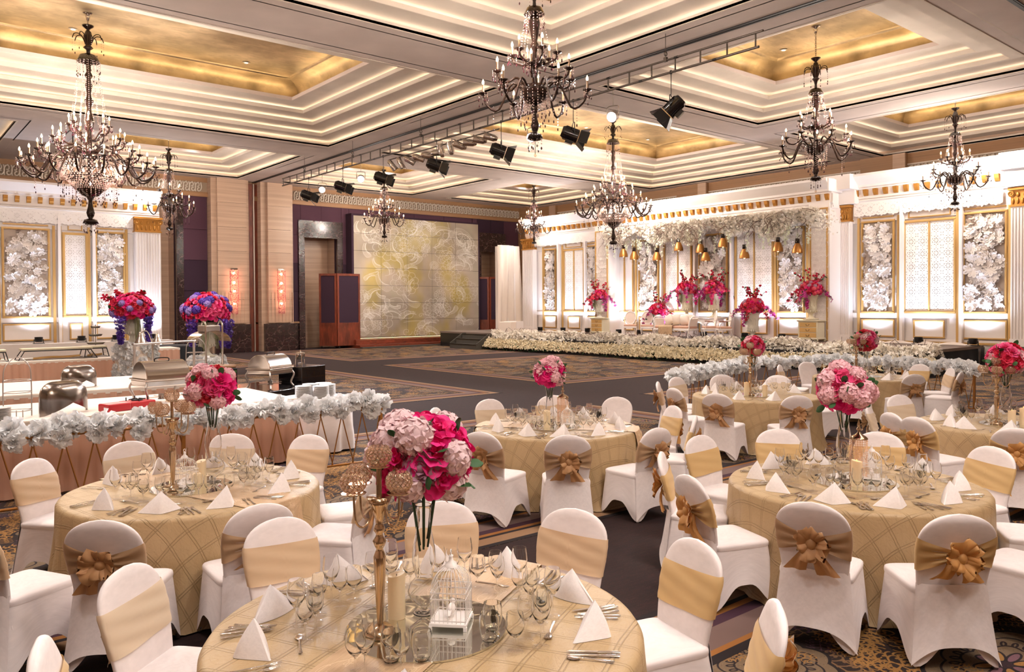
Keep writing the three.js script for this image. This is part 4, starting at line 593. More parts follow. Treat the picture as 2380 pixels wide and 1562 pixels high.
// west section (beside the onyx wall), right section, each a thing facing the hall
{
  const a = thing('backdrop_section', 'white and gold backdrop section beside the draped column, behind the first drawer chest', 'backdrop', [28.3, 0, 0], -PI / 2);
  mesh('wall_board', bar(-33, -26.3, .3, 5.9, -.3, -.1), M.panelWhite, a); mesh('board_frame', merge([bar(-33, -26.3, 5.1, 5.9, -.12, -.01), bar(-33, -26.3, .3, .95, -.12, -.01), bar(-33, -26.3, 1.66, 1.84, -.12, -.01)]), M.panelWhite, a);
  sideBay(a, [-31.5, -30.7], [-30.0, -28.62], [-28.3, -27.5], D0, 400, true, 70); entablature(a, -33, -26.4, 6.05, .62); laceValance(a, -32.3, -26.6, 5.3, 5.83, .16); flutedColumn(a, -33.1, -32.2, D0, 5.2, .25);
  const c = thing('backdrop_section', 'right end backdrop section with two columns, lattice and paper flower panels', 'backdrop', [28.3, 0, 0], -PI / 2);
  mesh('wall_board', bar(-15.4, -5.2, 0, 5.9, -.3, -.1), M.panelWhite, c); mesh('board_frame', merge([bar(-15.4, -5.2, 5.12, 5.9, -.12, -.01), bar(-15.4, -5.2, 0, .95, -.12, -.01), bar(-15.4, -5.2, 1.66, 1.84, -.12, -.01)]), M.panelWhite, c);
  sideBay(c, [-14.12, -13.05], [-12.62, -11.02], [-10.68, -9.48], D0, 420, true, 105); entablature(c, -15.2, -5.2, 6.05, .62); laceValance(c, -14.4, -9.5, 5.3, 5.83, .16);
  flutedColumn(c, -15.1, -14.52, D0, 5.2, .25); flutedColumn(c, -9.25, -8.45, D0, 5.2, .25); for (const u of [-14.7, -8.9]) mesh('cornice_break', merge([bar(u - .45, u + .45, 5.82, 6.32, .1, .42), bar(u - .5, u + .5, 6.32, 6.85, .1, .85)]), M.white, c);
}
{ // centre section: portal with two patterned pilasters and recessed panels
  const b = thing('backdrop_section', 'wide centre backdrop portal framed by two patterned pilasters behind the sofa', 'backdrop', [27.9, 0, 0], -PI / 2);
  mesh('wall_board', bar(-26.3, -15.3, .3, 6.6, -.3, -.1), M.panelWhite, b); mesh('board_frame', merge([bar(-25.9, -15.6, 5.15, 6.2, -.12, -.01), bar(-25.9, -15.6, .8, .95, -.12, -.01), bar(-25.9, -15.6, 1.66, 1.84, -.12, -.01)]), M.panelWhite, b);
  { const g = group('plain_panel', b); mesh('panel_face', bar(-25.4, -24.95, 1.9, 5.1, -.1, 0), M.panelWhite, g); mesh('gold_frame', flatFrame(-25.47, -24.88, 1.83, 5.17, .06, .05), M.goldPaint, g); lowPanel(b, -25.47, -24.88, .98, 1.62); }
  for (const [u0, u1, s] of [[-24.5, -23.42, 501], [-21.1, -19.75, 502], [-17.3, -16.28, 503]]) { floralPanel(b, u0, u1, 1.9, 5.1, s, 84); lowPanel(b, u0 - .05, u1 + .05, .98, 1.62); }
  for (const [u0, u1] of [[-23.0, -21.6], [-19.25, -17.62]]) { latticePanel(b, u0, u1, 1.92, 5.15, true); lowPanel(b, u0 + .2, u1 - .2, .98, 1.6); }
  for (const u of [-24.72, -23.22, -21.36, -19.52, -17.46, -16.08]) mesh('gold_stile', bar(u - .05, u + .05, .8, 5.3, 0, .06), M.goldPaint, b);
  for (const u of [-23.13, -21.28, -19.42]) mesh('white_fin', bar(u - .045, u + .045, .8, 5.4, 0, .2), M.panelWhite, b);
  for (const [u0, u1, k] of [[-26.75, -25.85, 0], [-15.65, -14.85, 1]]) {
    const g = group('patterned_pilaster', b); mesh('pilaster_body', bar(u0, u1, .8, 6.4, -.3, .66), M.panelWhite, g); mesh('gold_frame', flatFrame(u0 + .02, u1 - .06, .84, 5.7, .06, .03), M.goldPaint, g, [0, 0, .66]);
    const im = []; srand(60 + k); for (let i = 0; i < 4; i++) for (let j = 0; j < 24; j++) im.push([u0 + .17 + (i + .5 * (j % 2)) * .155, .98 + j * .2, .672, .085, [rr(-.2, .2), rr(-.2, .2), j * .8]]); instanced('relief_petal', cutFlowers[k], M.panelWhite, g, im);
    mesh('inner_return', bar(k ? u0 - .02 : u1, k ? u0 : u1 + .02, .8, 6.2, 0, .66), M.white, g);
  }
  { const e = group('portal_head', b, [0, 0, .5]); entablature(e, -26.85, -14.75, 5.93, .6); mesh('head_board', bar(-26.8, -14.8, 5.68, 6.4, -.4, .1), M.white, e); for (const u of [-14.75]) mesh('cornice_return', bar(u, u + .05, 6.25, 6.7, -.5, .5), M.white, e); }
}
{ // the same system along the left side of the hall
  const d = thing('backdrop_section', 'white and gold backdrop with paper flower panels behind the far buffet', 'backdrop', [0, 0, -34]);
  const X = (px) => px; mesh('wall_board', bar(1.0, 9.45, 0, 6, -.3, -.1), M.panelWhite, d); mesh('board_frame', merge([bar(1, 9.45, 5.15, 5.95, -.12, -.01), bar(1, 9.45, 0, .95, -.12, -.01), bar(1, 9.45, 1.66, 1.84, -.12, -.01)]), M.panelWhite, d);
  sideBay(d, [4.05, 5.45], [6.02, 6.72], [7.12, 8.05], .0, 440, false, 105); entablature(d, 1.0, 9.4, 6.05, .62); laceValance(d, 3.0, 8.4, 5.3, 5.83, .16); flutedColumn(d, 8.45, 9.4, .0, 5.2, .3);
  latticePanel(d, 2.6, 3.4, 1.92, 4.98, false);
}
// draped side of the stage structure near the art wall
{ const t = thing('draped_column', 'grey cloth draped over the end of the stage structure by the art wall', 'drape', [27.3, 0, -33.4]); srand(7); mesh('cloth', grid((u, v) => { const fold = .08 * sin(u * 22) * (.4 + v), w = lerp(1.0, 1.25, v); return [lerp(-.75, .9, u) * w, 5.45 - 5.4 * v, fold + .15 * sin(u * 5 + v * 2)]; }, 60, 14), M.tableWhite, t); mesh('post', bar(-.6, .7, 0, 5.4, -.4, -.2), M.white, t); }
{ const t = thing('cloth_box', 'small white cloth-covered box table in front of the draped column', 'table', [25.75, D0, -31.3], .2); mesh('cloth_cover', rbx(.95, .55, .8, .03, [0, .28, 0]), M.tableWhite, t); mesh('runner', merge([bar(-.1, .48, .555, .57, -.41, .41), bar(-.1, .48, .2, .57, .4, .412)]), M.white, t); }
// stage deck, steps and skirt
{
  const s = struct('stage'); const x0 = 24.55, x1 = 28.15, z0 = -36, z1 = -10.05;
  mesh('deck', boxUV(bar(x0, x1, D0 - .09, D0, z0, z1)), M.deck, s); mesh('deck_board', bar(x0 + .05, 33, D0 - .1, D0 - .02, z0, -26), M.deck, s);
  mesh('fascia', bar(x0 + .02, x0 + .06, 0, D0 - .09, z0, z1 - .02), M.dark, s);
  mesh('end_skirt', grid((u, v) => [lerp(x0 + .05, x1 - .35, u), (D0 - .09) * (1 - v), z1 - .04 + .03 * sin(u * 26) * v], 70, 4), M.skirtDark, s);
  mesh('corner_drape', grid((u, v) => [lerp(x1 - .35, x1, u), (D0 - .06) * (1 - v), z1 + .03 + .05 * sin(u * 18) * v], 24, 4), M.black, s);
  const t = thing('stage_steps', 'grey carpeted two-tread stage steps at the art wall end of the flower border', 'steps', [24.0, 0, -32.5]);
  const sh = poly([[0, 0], [1.15, 0], [1.15, .72], [.75, .72], [.75, .48], [.38, .48], [.38, .24], [0, .24]]);
  for (const z of [-1.15, 1.1]) { const c = poly([[0, 0], [1.15, 0], [1.15, .76], [.78, .76], [0, .28]]); mesh('side_cheek', place(extr(c, .05), [-.45, 0, z]), M.stepGrey, t); }
  mesh('treads', place(extr(sh, 2.2), [-.45, 0, -1.1]), M.stepGrey, t); for (const [a, y] of [[0, .24], [.38, .48], [.75, .72]]) mesh('nosing', bar(-.47 + a, -.42 + a, y - .02, y + .012, -1.1, 1.1), M.black, t);
}
// white gauze laid along the foot of the panels
for (const [z0, z1, l] of [[-32.3, -27.4, 'crumpled white gauze strip along the foot of the west panels'], [-16.9, -14.7, 'crumpled white gauze around the uplight beside the second drawer chest'], [-14.4, -10.2, 'crumpled white gauze strip along the foot of the right end panels']]) solo('gauze_strip', l, 'fabric', grid((u, v) => { const z = lerp(z0, z1, u); return [27.78 - .3 * v + .05 * sin(z * 5), D0 + .012 + .09 * sin(PI * v) * (.6 + .4 * sin(z * 7 + v * 3)), z + .05 * sin(v * 9 + z * 3)]; }, 120, 6), M.tableWhite);
// uplights: black floor cans washing the panels
function uplight(x, y, z, turn, label) {
  const t = thing('floor_uplight', label, 'uplight', [x, y, z], turn);
  mesh('can', lathe([[.001, .06], [.11, .06], [.13, .1], [.135, .24], [.12, .24], [.1, .18], [.001, .17]], 18), M.black, t); mesh('bracket', merge([bar(-.16, -.14, 0, .16, -.02, .02), bar(.14, .16, 0, .16, -.02, .02), bar(-.18, .18, 0, .02, -.1, -.06), bar(-.18, .18, 0, .02, .06, .1)]), M.black, t);
  mesh('lamp_lens', cyl(.095, .095, .01, [0, .2, 0], undefined, 18), M.led, t);
  const s = new THREE.SpotLight('#dbe7ff', LV.up, 0, 1.05, .9, 2); s.position.set(0, .26, .0); s.target.position.set(0, 3.2, -.95); s.castShadow = true; s.shadow.radius = 4; t.add(s, s.target);
}
for (const [z, l] of [[-31.1, 'black uplight at the first flower panel of the west section'], [-29.35, 'black uplight below the west lattice panel'], [-27.6, 'black uplight half hidden by the first drawer chest'], [-13.6, 'black uplight below the flower panel right of the column'], [-11.85, 'black uplight below the lattice panel of the right end section'], [-10.15, 'black uplight at the outermost flower panel near the stage end']]) uplight(27.55, D0, z, -PI / 2, l);
for (const [z, l] of [[-25.2, 'black uplight behind the first oval-back chairs'], [-23.9, 'black uplight behind the oval-back chair beside the sofa'], [-22.3, 'black uplight hidden behind the sofa'], [-20.4, 'black uplight under the console table'], [-18.4, 'black uplight behind the tall white urn'], [-16.75, 'black uplight between the urn and the second drawer chest']]) uplight(27.2, D0, z, -PI / 2, l);
for (const [x, l] of [[5.0, 'black uplight standing behind the glass food case on the far buffet'], [7.6, 'black uplight behind the flower pedestal at the far buffet'], [6.4, 'black uplight below the lattice panel at the far buffet'], [9.0, 'black uplight at the foot of the left column']]) uplight(x, .9, -33.25, 0, l);
solo('platform', 'low white platform carrying the uplights behind the far buffet', 'platform', boxUV(bar(1.5, 9.6, 0, .9, -33.6, -32.9)), M.white);
// ------------------------------------------------------------------ flowers of the stage
{ // hanging blossom canopy over the portal
  const t = thing('blossom_canopy', 'hanging canopy of white blossom and brown twigs across the stage portal', 'flowers'); srand(611);
  const L = [], W = []; for (let i = 0; i < 15000; i++) { const z = lerp(-25.8, -15.2, rnd()), dep = .04 + 1.1 * pow(rnd(), 1.05) * (.65 + .35 * sin(z * 2.3) * sin(z * .9 + 1)); const x = 27.42 - .7 * rnd() * (1 - dep * .5); L.push([x - .12 * rnd(), 5.74 - dep, z, rr(.04, .07)]); }
  for (let c = 0; c < 26; c++) { const z = lerp(-25.6, -15.3, (c + rnd()) / 26), x = rr(26.7, 27.3), y0 = rr(4.9, 5.3), len = rr(.4, .95); for (let i = 0; i < 44; i++) { const q = rnd(), w = .1 * (1 - q * .7); W.push([x + rr(-w, w), y0 - q * len, z + rr(-w, w), rr(.025, .045)]); } }
  for (let i = 0; i < 500; i++) { const q = rnd(); L.push([27.2 - .5 * rnd(), 5.55 - .9 * q * rnd(), -15.4 + 1.25 * q * (rnd() - .1), rr(.03, .05)]); }
  instanced('white_blossom', floretGeo, M.blossom, t, L); instanced('wisteria', floretGeo, M.wisteria, t, W);
  for (let i = 0; i < 130; i++) { const z = lerp(-25.6, -15.4, rnd()), x = rr(26.55, 26.9), y = rr(5.25, 5.72), dz = rr(-.6, .6), dy = rr(-.75, -.05), c = rr(-.14, .14); mesh('branch', tube([[x, y, z], [x - .06, y + dy * .25, z + dz * .45 + c], [x - .1, y + dy * .6, z + dz * .7 - c], [x - .14, y + dy, z + dz]], rr(.005, .012), 4, 8), M.branch, t); }
  for (let i = 0; i < 0; i++) mesh('branch', tube([[27.0, 5.6, -25.6 + i * 1.05], [26.8, 5.55, -25.0 + i * 1.05], [26.85, 5.45, -24.4 + i * 1.05]], .025, 5, 8), M.branch, t);
}
{ // two-tier blossom border along the stage front
  const t = thing('blossom_border', 'two-tier border of cream and white blossom along the stage front', 'flowers'); srand(622);
  const A = [], B = [], Lf = []; const front = (z) => 23.95 + .12 * sin(z * .7);
  for (let i = 0; i < 8200; i++) { const z = lerp(-31.3, -9.9, rnd()), q = rnd(), x = front(z) - .05 + .5 * q; A.push([x, .07 + .44 * sin(PI * min(.62, .06 + q * .6)) * rr(.8, 1.1), z, rr(.05, .085)]); }
  for (let i = 0; i < 8600; i++) { const z = lerp(-31.2, -9.9, rnd()), bump = .65 + .35 * abs(sin(z * 1.15)), q = rnd(), a = rr(0, PI); B.push([front(z) + .56 + .34 * cos(a) * rnd(), .5 + .5 * bump * sin(a) * rr(.6, 1.08), z, rr(.045, .08)]); }
  for (let i = 0; i < 700; i++) { const z = lerp(-31.2, -10, rnd()); Lf.push([front(z) + .2 * rnd(), rr(.03, .3), z, rr(.06, .1)]); }
  instanced('cream_blossom', smallRose, M.blossomCream, t, A); instanced('white_blossom', floretGeo, M.blossom, t, B); instanced('leaf', leafGeo, M.leafGreen, t, Lf);
  mesh('tier_board', merge([bar(24.12, 24.5, 0, .3, -31.3, -9.9), bar(24.3, 24.56, .3, .62, -31.3, -9.9)]), M.dark, t);
  for (let i = 0; i < 110; i++) { const z = lerp(-31.1, -10, i / 110); mesh('twig', tube([[24.55, .6, z], [24.5 + rr(-.1, .1), .85, z + rr(-.15, .15)], [24.5 + rr(-.2, .15), rr(.95, 1.12), z + rr(-.3, .3)]], .008, 3, 5), M.branch, t); }
}
const stageMix = [['rose', 'crimson', 4, .21], ['small', 'red', 3, .17], ['hyd', 'coral', 3, .2], ['hyd', 'mauve', 1.5, .2], ['rose', 'hot', 3, .21], ['rose', 'rose', 3, .2]];
const sprayset = (s) => { srand(s); const o = []; for (let i = 0; i < 9; i++) o.push(['small', i % 3 ? 'red' : 'crimson', rnd() * TAU, rr(.75, 1.35), rr(.4, .75), 4, .075]); for (let i = 0; i < 5; i++) o.push(['floret', i % 2 ? 'crimson' : 'magenta', [.2, 2.2, 3.6, 1.2, 4.9][i] + s, .05, rr(.45, .7), 15, .075]); return o; };
const falls = (s) => [['magenta', s, .6, .13, 120], ['hot', s + 2.6, .5, .12, 90]];
function urnOnStage(label, pos, h, mat, seed, R = .5) { return urnArrangement('flower_urn', label, pos, h, mat, seed, { R, n: 96, mix: stageMix, sprays: sprayset(seed), falls: falls(seed * 1.7), moss: [[PI + .3, .55]], lift: .42, droop: .9 }); }
urnOnStage('red and pink flower urn standing on the first drawer chest by the west pilaster', [26.8, D0 + .78, -26.05], .85, M.urnWhite, 71, .42);
urnOnStage('red flower urn with magenta orchids standing on the second drawer chest', [26.85, D0 + .8, -15.35], .92, M.urn, 72, .45);
urnOnStage('first of the two stone urns of red flowers on the console table behind the sofa', [27.3, D0 + .84, -21.35], .98, M.urn, 73, .48);
urnOnStage('second stone urn of red flowers on the console table, with grey hanging moss', [27.3, D0 + .84, -19.95], .98, M.urn, 74, .48);
urnOnStage('low red and pink flower urn peeking over the sofa back by the oval chairs', [27.35, D0, -22.95], .95, M.urnWhite, 75, .44);
urnOnStage('tall white floor urn of red flowers behind the outer oval-back chair', [26.75, D0, -17.75], 1.05, M.urnWhite, 76, .5);
// drawer chests
function chest(z, label) {
  const t = thing('drawer_chest', label, 'chest of drawers', [26.85, D0, z], -PI / 2);
  mesh('carcass', rbx(.78, .6, .48, .02, [0, .42, 0]), M.urn, t); mesh('top', merge([rbx(.88, .035, .58, .015, [0, .765, 0]), rbx(.82, .03, .52, .01, [0, .735, 0])]), M.urn, t); mesh('apron', merge([rbx(.82, .07, .52, .02, [0, .12, 0]), place(new THREE.TorusGeometry(.3, .02, 5, 12, PI), [0, .02, .24], [0, 0, 0], [1, .3, 1])]), M.urn, t);
  for (let k = 0; k < 3; k++) { const d = group('drawer', t, [0, .24 + k * .19, .24]); mesh('drawer_front', rbx(.66, .165, .03, .01), M.goldPaint, d); mesh('handle', merge([tube([[-.06, .01, .02], [-.04, -.03, .035], [0, -.035, .04], [.04, -.03, .035], [.06, .01, .02]], .006, 5, 12), sph(.012, [-.06, .01, .02]), sph(.012, [.06, .01, .02])]), M.black, d); }
  for (const [a, b] of [[-1, 1], [1, 1], [-1, -1], [1, -1]]) mesh('foot', tube([[a * .37, .13, b * .22], [a * .42, .08, b * .27], [a * .37, .03, b * .23], [a * .4, .012, b * .27]], .03, 6, 10), M.urn, t);
}
chest(-26.05, 'small antique cream chest of drawers before the west pilaster'); chest(-15.35, 'antique cream chest of drawers with clawed feet before the right pilaster');
// oval-back armchairs
function ovalChair(x, z, turn, label) {
  const t = thing('oval_back_armchair', label, 'armchair', [x, D0, z], turn);
  mesh('seat', rbx(.56, .09, .52, .04, [0, .46, 0]), M.satinPink, t); mesh('seat_rail', rbx(.58, .07, .54, .02, [0, .39, 0]), M.whiteGloss, t);
  const b = group('backrest', t, [0, .8, -.26], [-.12, 0, 0]); mesh('oval_frame', place(new THREE.TorusGeometry(.24, .028, 8, 28), [0, 0, 0], [0, 0, 0], [.94, 1.18, 1]), M.whiteGloss, b); mesh('cane_panel', place(new THREE.CylinderGeometry(.235, .235, .02, 28), [0, 0, 0], [PI / 2, 0, 0], [.94, 1, 1.18]), M.tableWhite, b); mesh('crest', sph(.05, [0, .3, 0], [1.3, .6, .6]), M.whiteGloss, b); mesh('splat', merge([rod([-.12, -.38, .04], [-.09, -.26, 0], .018), rod([.12, -.38, .04], [.09, -.26, 0], .018)]), M.whiteGloss, b);
  for (const m of [-1, 1]) { mesh('arm', tube([[m * .22, .74, -.22], [m * .3, .7, -.05], [m * .29, .68, .12]], .018, 6, 10), M.whiteGloss, t); mesh('arm_pad', rbx(.05, .03, .22, .012, [m * .295, .7, .02]), M.redWood, t); mesh('arm_post', tube([[m * .29, .67, .12], [m * .25, .56, .18], [m * .27, .43, .2]], .018, 6, 8), M.whiteGloss, t); }
  for (const [a, c] of [[-1, 1], [1, 1]]) mesh('leg', tube([[a * .25, .4, .22], [a * .28, .3, .25], [a * .25, .12, .22], [a * .27, .012, .25]], .022, 6, 10), M.whiteGloss, t);
  for (const a of [-1, 1]) mesh('leg', tube([[a * .22, .4, -.23], [a * .23, .2, -.27], [a * .24, .012, -.34]], .02, 6, 8), M.whiteGloss, t);
}
ovalChair(26.5, -23.85, -PI / 2 + .7, 'white oval-back armchair at the west end of the stage seats'); ovalChair(26.6, -22.95, -PI / 2 + .7, 'white oval-back armchair close beside the sofa under the low urn'); ovalChair(26.5, -19.6, -PI / 2 - .75, 'white oval-back armchair turned towards the sofa, next to the console'); ovalChair(26.3, -18.75, -PI / 2 - .75, 'white oval-back armchair outermost, in front of the tall urn');
{ // sofa with cushions and throw
  const t = thing('sofa', 'white carved sofa with pink seat and curved ends at the stage centre', 'sofa', [26.5, D0, -21.3], -PI / 2), W = 1.8;
  mesh('seat', rbx(W, .12, .62, .05, [0, .44, 0]), M.satinPink, t); mesh('seat_rail', merge([rbx(W + .06, .09, .66, .02, [0, .34, 0]), ...[-.55, 0, .55].map((x) => place(new THREE.TorusGeometry(.2, .02, 5, 12, PI), [x, .24, .33], [0, 0, 0], [1, .3, 1]))]), M.whiteGloss, t);
  mesh('backrest', rbx(W * .86, .4, .1, .04, [0, .72, -.3], [-.12, 0, 0]), M.tableWhite, t); mesh('back_rail', tube([[-W / 2 + .1, .84, -.33], [-.5, .93, -.36], [0, .96, -.37], [.5, .93, -.36], [W / 2 - .1, .84, -.33]], .03, 6, 20), M.whiteGloss, t);
  for (const m of [-1, 1]) { mesh('armrest', rbx(.07, .42, .55, .03, [m * (W / 2 - .02), .6, -.02], [0, 0, -m * .2]), M.tableWhite, t); mesh('arm_rail', tube([[m * W / 2, .38, .28], [m * (W / 2 + .02), .6, .26], [m * (W / 2 + .1), .84, .2], [m * (W / 2 + .06), .86, -.3]], .026, 6, 16), M.whiteGloss, t); for (const z of [-1, 1]) mesh('leg', tube([[m * (W / 2 - .05), .32, z * .27], [m * (W / 2), .2, z * .3], [m * (W / 2 - .06), .1, z * .27], [m * (W / 2 - .02), .015, z * .31]], .026, 6, 10), M.whiteGloss, t); }
  const cush = [[-.42, -.15, 'plump pale satin cushion standing on one corner on the sofa'], [-.02, .1, 'pale satin cushion in the middle of the three on the sofa'], [.38, .2, 'pale satin cushion leaning at the console end of the sofa']];
  for (const [x, r, l] of cush) { const g = new THREE.SphereGeometry(.24, 16, 10), p = g.attributes.position; for (let i = 0; i < p.count; i++) { let X = p.getX(i) / .24, Y = p.getY(i) / .24; const m = max(abs(X), abs(Y)) / max(1e-3, hypot(X, Y)); p.setXYZ(i, X * .24 / pow(m, .8) * .95, Y * .24 / pow(m, .8) * .9, p.getZ(i) * .5); } g.computeVertexNormals(); solo('cushion', l, 'cushion', g, M.tableWhite, [26.5 + .1, D0 + .735, -21.3 + x], [0, -PI / 2, r + (x < -.3 ? .75 : 0)], 'satin cushions on the sofa'); }
  solo('throw', 'pale crocheted throw hanging over the sofa seat front', 'throw', grid((u, v) => { const x = lerp(-.62, .12, u); const q = v * 1.1; return q < .5 ? [26.5 + .1 - q * .95, D0 + .515 + .01 * sin(u * 20), -21.3 + x] : [26.5 - .375 - .03 * sin(u * 24) * (q - .5) - .02, D0 + .5 - (q - .5) * .62, -21.3 + x]; }, 40, 16), M.runner);
}
{ const t = thing('console_table', 'white carved console table behind the sofa carrying two urns', 'console table', [27.3, D0, -20.6], -PI / 2); mesh('top', merge([rbx(2.2, .04, .5, .015, [0, .82, 0]), rbx(2.1, .03, .46, .01, [0, .785, 0])]), M.whiteGloss, t); mesh('carved_apron', merge([bar(-1, 1, .62, .77, -.2, .2), ...[-.66, 0, .66].map((x) => place(new THREE.TorusGeometry(.26, .035, 6, 14, PI), [x, .46, .21], [0, 0, 0], [1, .7, 1]))]), M.whiteGloss, t); for (const [a, b] of [[-1, 1], [1, 1], [-1, -1], [1, -1]]) mesh('leg', tube([[a * .95, .7, b * .2], [a * 1.02, .5, b * .24], [a * .93, .2, b * .2], [a * .98, .012, b * .24]], .035, 6, 12), M.whiteGloss, t); }
// bulb-shaped pendants hanging in the portal
{ let first; const L = [[-24.7, 4.3, 'fourth-lowest copper bulb pendant, nearest the west pilaster'], [-24.05, 4.15, 'copper bulb pendant hanging before the plain white panel'], [-22.73, 4.05, 'copper bulb pendant beside the first gold stile, above the low urn'], [-21.54, 4.4, 'copper bulb pendant hanging before the first lattice panel'], [-20.4, 4.25, 'copper bulb pendant above the two console urns, high one of the pair'], [-20.14, 3.9, 'copper bulb pendant above the two console urns, low one of the pair'], [-19.29, 4.42, 'highest copper bulb pendant, before the middle flower panel'], [-18.28, 3.92, 'copper bulb pendant hanging before the second lattice panel'], [-16.8, 4.1, 'copper bulb pendant half veiled by wisteria'], [-15.99, 4.0, 'copper bulb pendant hanging beside the right pilaster']];
  for (const [z, y, l] of L) { const t = first ? copyOf(first, l, [27.0, y, z]) : thing('bulb_pendant', l, 'pendant', [27.0, y, z], 0, 'copper bulb pendants in the portal'); if (!first) { first = t; mesh('copper_dome', lathe([[.2, .08], [.19, .2], [.13, .36], [.085, .44], [.08, .44]], 20), M.bronze, t); mesh('socket', lathe([[.001, .62], [.08, .62], [.085, .44], [.001, .44]], 14), M.chandelier, t); mesh('glass_globe', lathe([[.2, .08], [.18, -.04], [.1, -.12], [.001, -.14]], 20), M.glass, t); mesh('filament', sph(.04, [0, .1, 0]), M.coveWarm, t); mesh('cord', rod([0, .62, 0], [0, 1.6, 0], .006, 4), M.black, t); } }
}
// ================================================================== TABLES
const TBL = [
  { c: [1.95, -2.98], n: 'front table', hang: .35 }, { c: [2.03, -6.45], n: 'buffet-side table', hang: -.2 }, { c: [6.32, -6.85], n: 'open-floor table', hang: .9 },
  { c: [6.1, -3.12], n: 'ivory-candle table', hang: 0 }, { c: [10.85, -7.15], n: 'fence-side table', hang: .4 }, { c: [10.4, -3.45], n: 'picture-edge table', hang: .2 }, { c: [15.1, -7.5], n: 'farthest table', hang: .7 }];
const TH = .765, TR = .955;
function clothGeo(seed) { // round cloth: flat top, soft edge, falling folds
  srand(seed); const ph = [rnd() * 6, rnd() * 6, rnd() * 6], nu = 128, prof = [[0, 0], [.3, 0], [.6, 0], [.85, 0], [.93, -.001], [.95, -.008], [.965, -.03], [.97, -.1], [.975, -.25], [.985, -.42], [1.0, -.58], [1.02, -.7], [1.05, -.752]];
  return grid((u, v) => { const k = v * (prof.length - 1), i = min(prof.length - 2, floor(k)), t = k - i, r0 = lerp(prof[i][0], prof[i + 1][0], t), y = lerp(prof[i][1], prof[i + 1][1], t), a = u * TAU, d = smooth(.03, .75, -y); const f = (.032 * sin(a * 11 + ph[0]) + .025 * sin(a * 17 + ph[1] + sin(a * 3)) + .016 * sin(a * 29 + ph[2])) * d; const r = (r0 + f) * TR / .955; return [r * cos(a), TH + y, r * sin(a)]; }, nu, prof.length - 1,
    (u, v) => { const k = v * (prof.length - 1), i = min(prof.length - 2, floor(k)), t = k - i, r0 = lerp(prof[i][0], prof[i + 1][0], t), y = lerp(prof[i][1], prof[i + 1][1], t), a = u * TAU + .5; const R = min(r0, .95) - min(0, y + .008); return [R * cos(a) * 1.05, R * sin(a) * 1.05]; });
}
const clothG = [clothGeo(1), clothGeo(2), clothGeo(3)];
TBL.forEach((t, i) => { solo('tablecloth', `champagne pintuck cloth falling to the carpet over the ${t.n}`, 'tablecloth', clothG[i % 3], M.cloth, [t.c[0], 0, t.c[1]], [0, i * 1.3, 0]); });
// lace runner across a table and down its side
function runner(i, ang, w, label) {
  const [cx, cz] = TBL[i].c, L = TR + .02, path = []; for (let s = -1; s <= 1; s += 2) ; const P = [[-L - .05, .28], [-L - .03, .5], [-L - .012, .7], [-L + .012, TH + .004], [-.6, TH + .006], [0, TH + .006], [.6, TH + .006], [L - .012, TH + .004], [L + .012, .7], [L + .03, .5], [L + .05, .28]];
  const g = grid((u, v) => { const k = u * (P.length - 1), q = min(P.length - 2, floor(k)), t = k - q, r = lerp(P[q][0], P[q + 1][0], t), y = lerp(P[q][1], P[q + 1][1], t), s = (v - .5) * w; const rim = y < TH ? sqrt(max(.01, L * L - s * s)) - L : (abs(r) > .9 ? (sqrt(max(.01, L * L - s * s)) - L) * smooth(.6, .94, abs(r)) : 0); const wav = y < .72 ? .012 * sin(s * 40 + y * 9) : 0; return [r + Math.sign(r) * (rim + wav), y, s]; }, 60, 16, (u, v) => [v, u * 3.2]);
  solo('table_runner', label, 'table runner', g, M.runner, [cx, 0, cz], [0, ang, 0]);
}
runner(0, .5, .42, 'sheer embroidered runner laid across the front table'); runner(1, -1.25, .46, 'sheer embroidered runner hanging over the front edge of the buffet-side table'); runner(2, 2.2, .46, 'sheer embroidered runner hanging down the open-floor table');
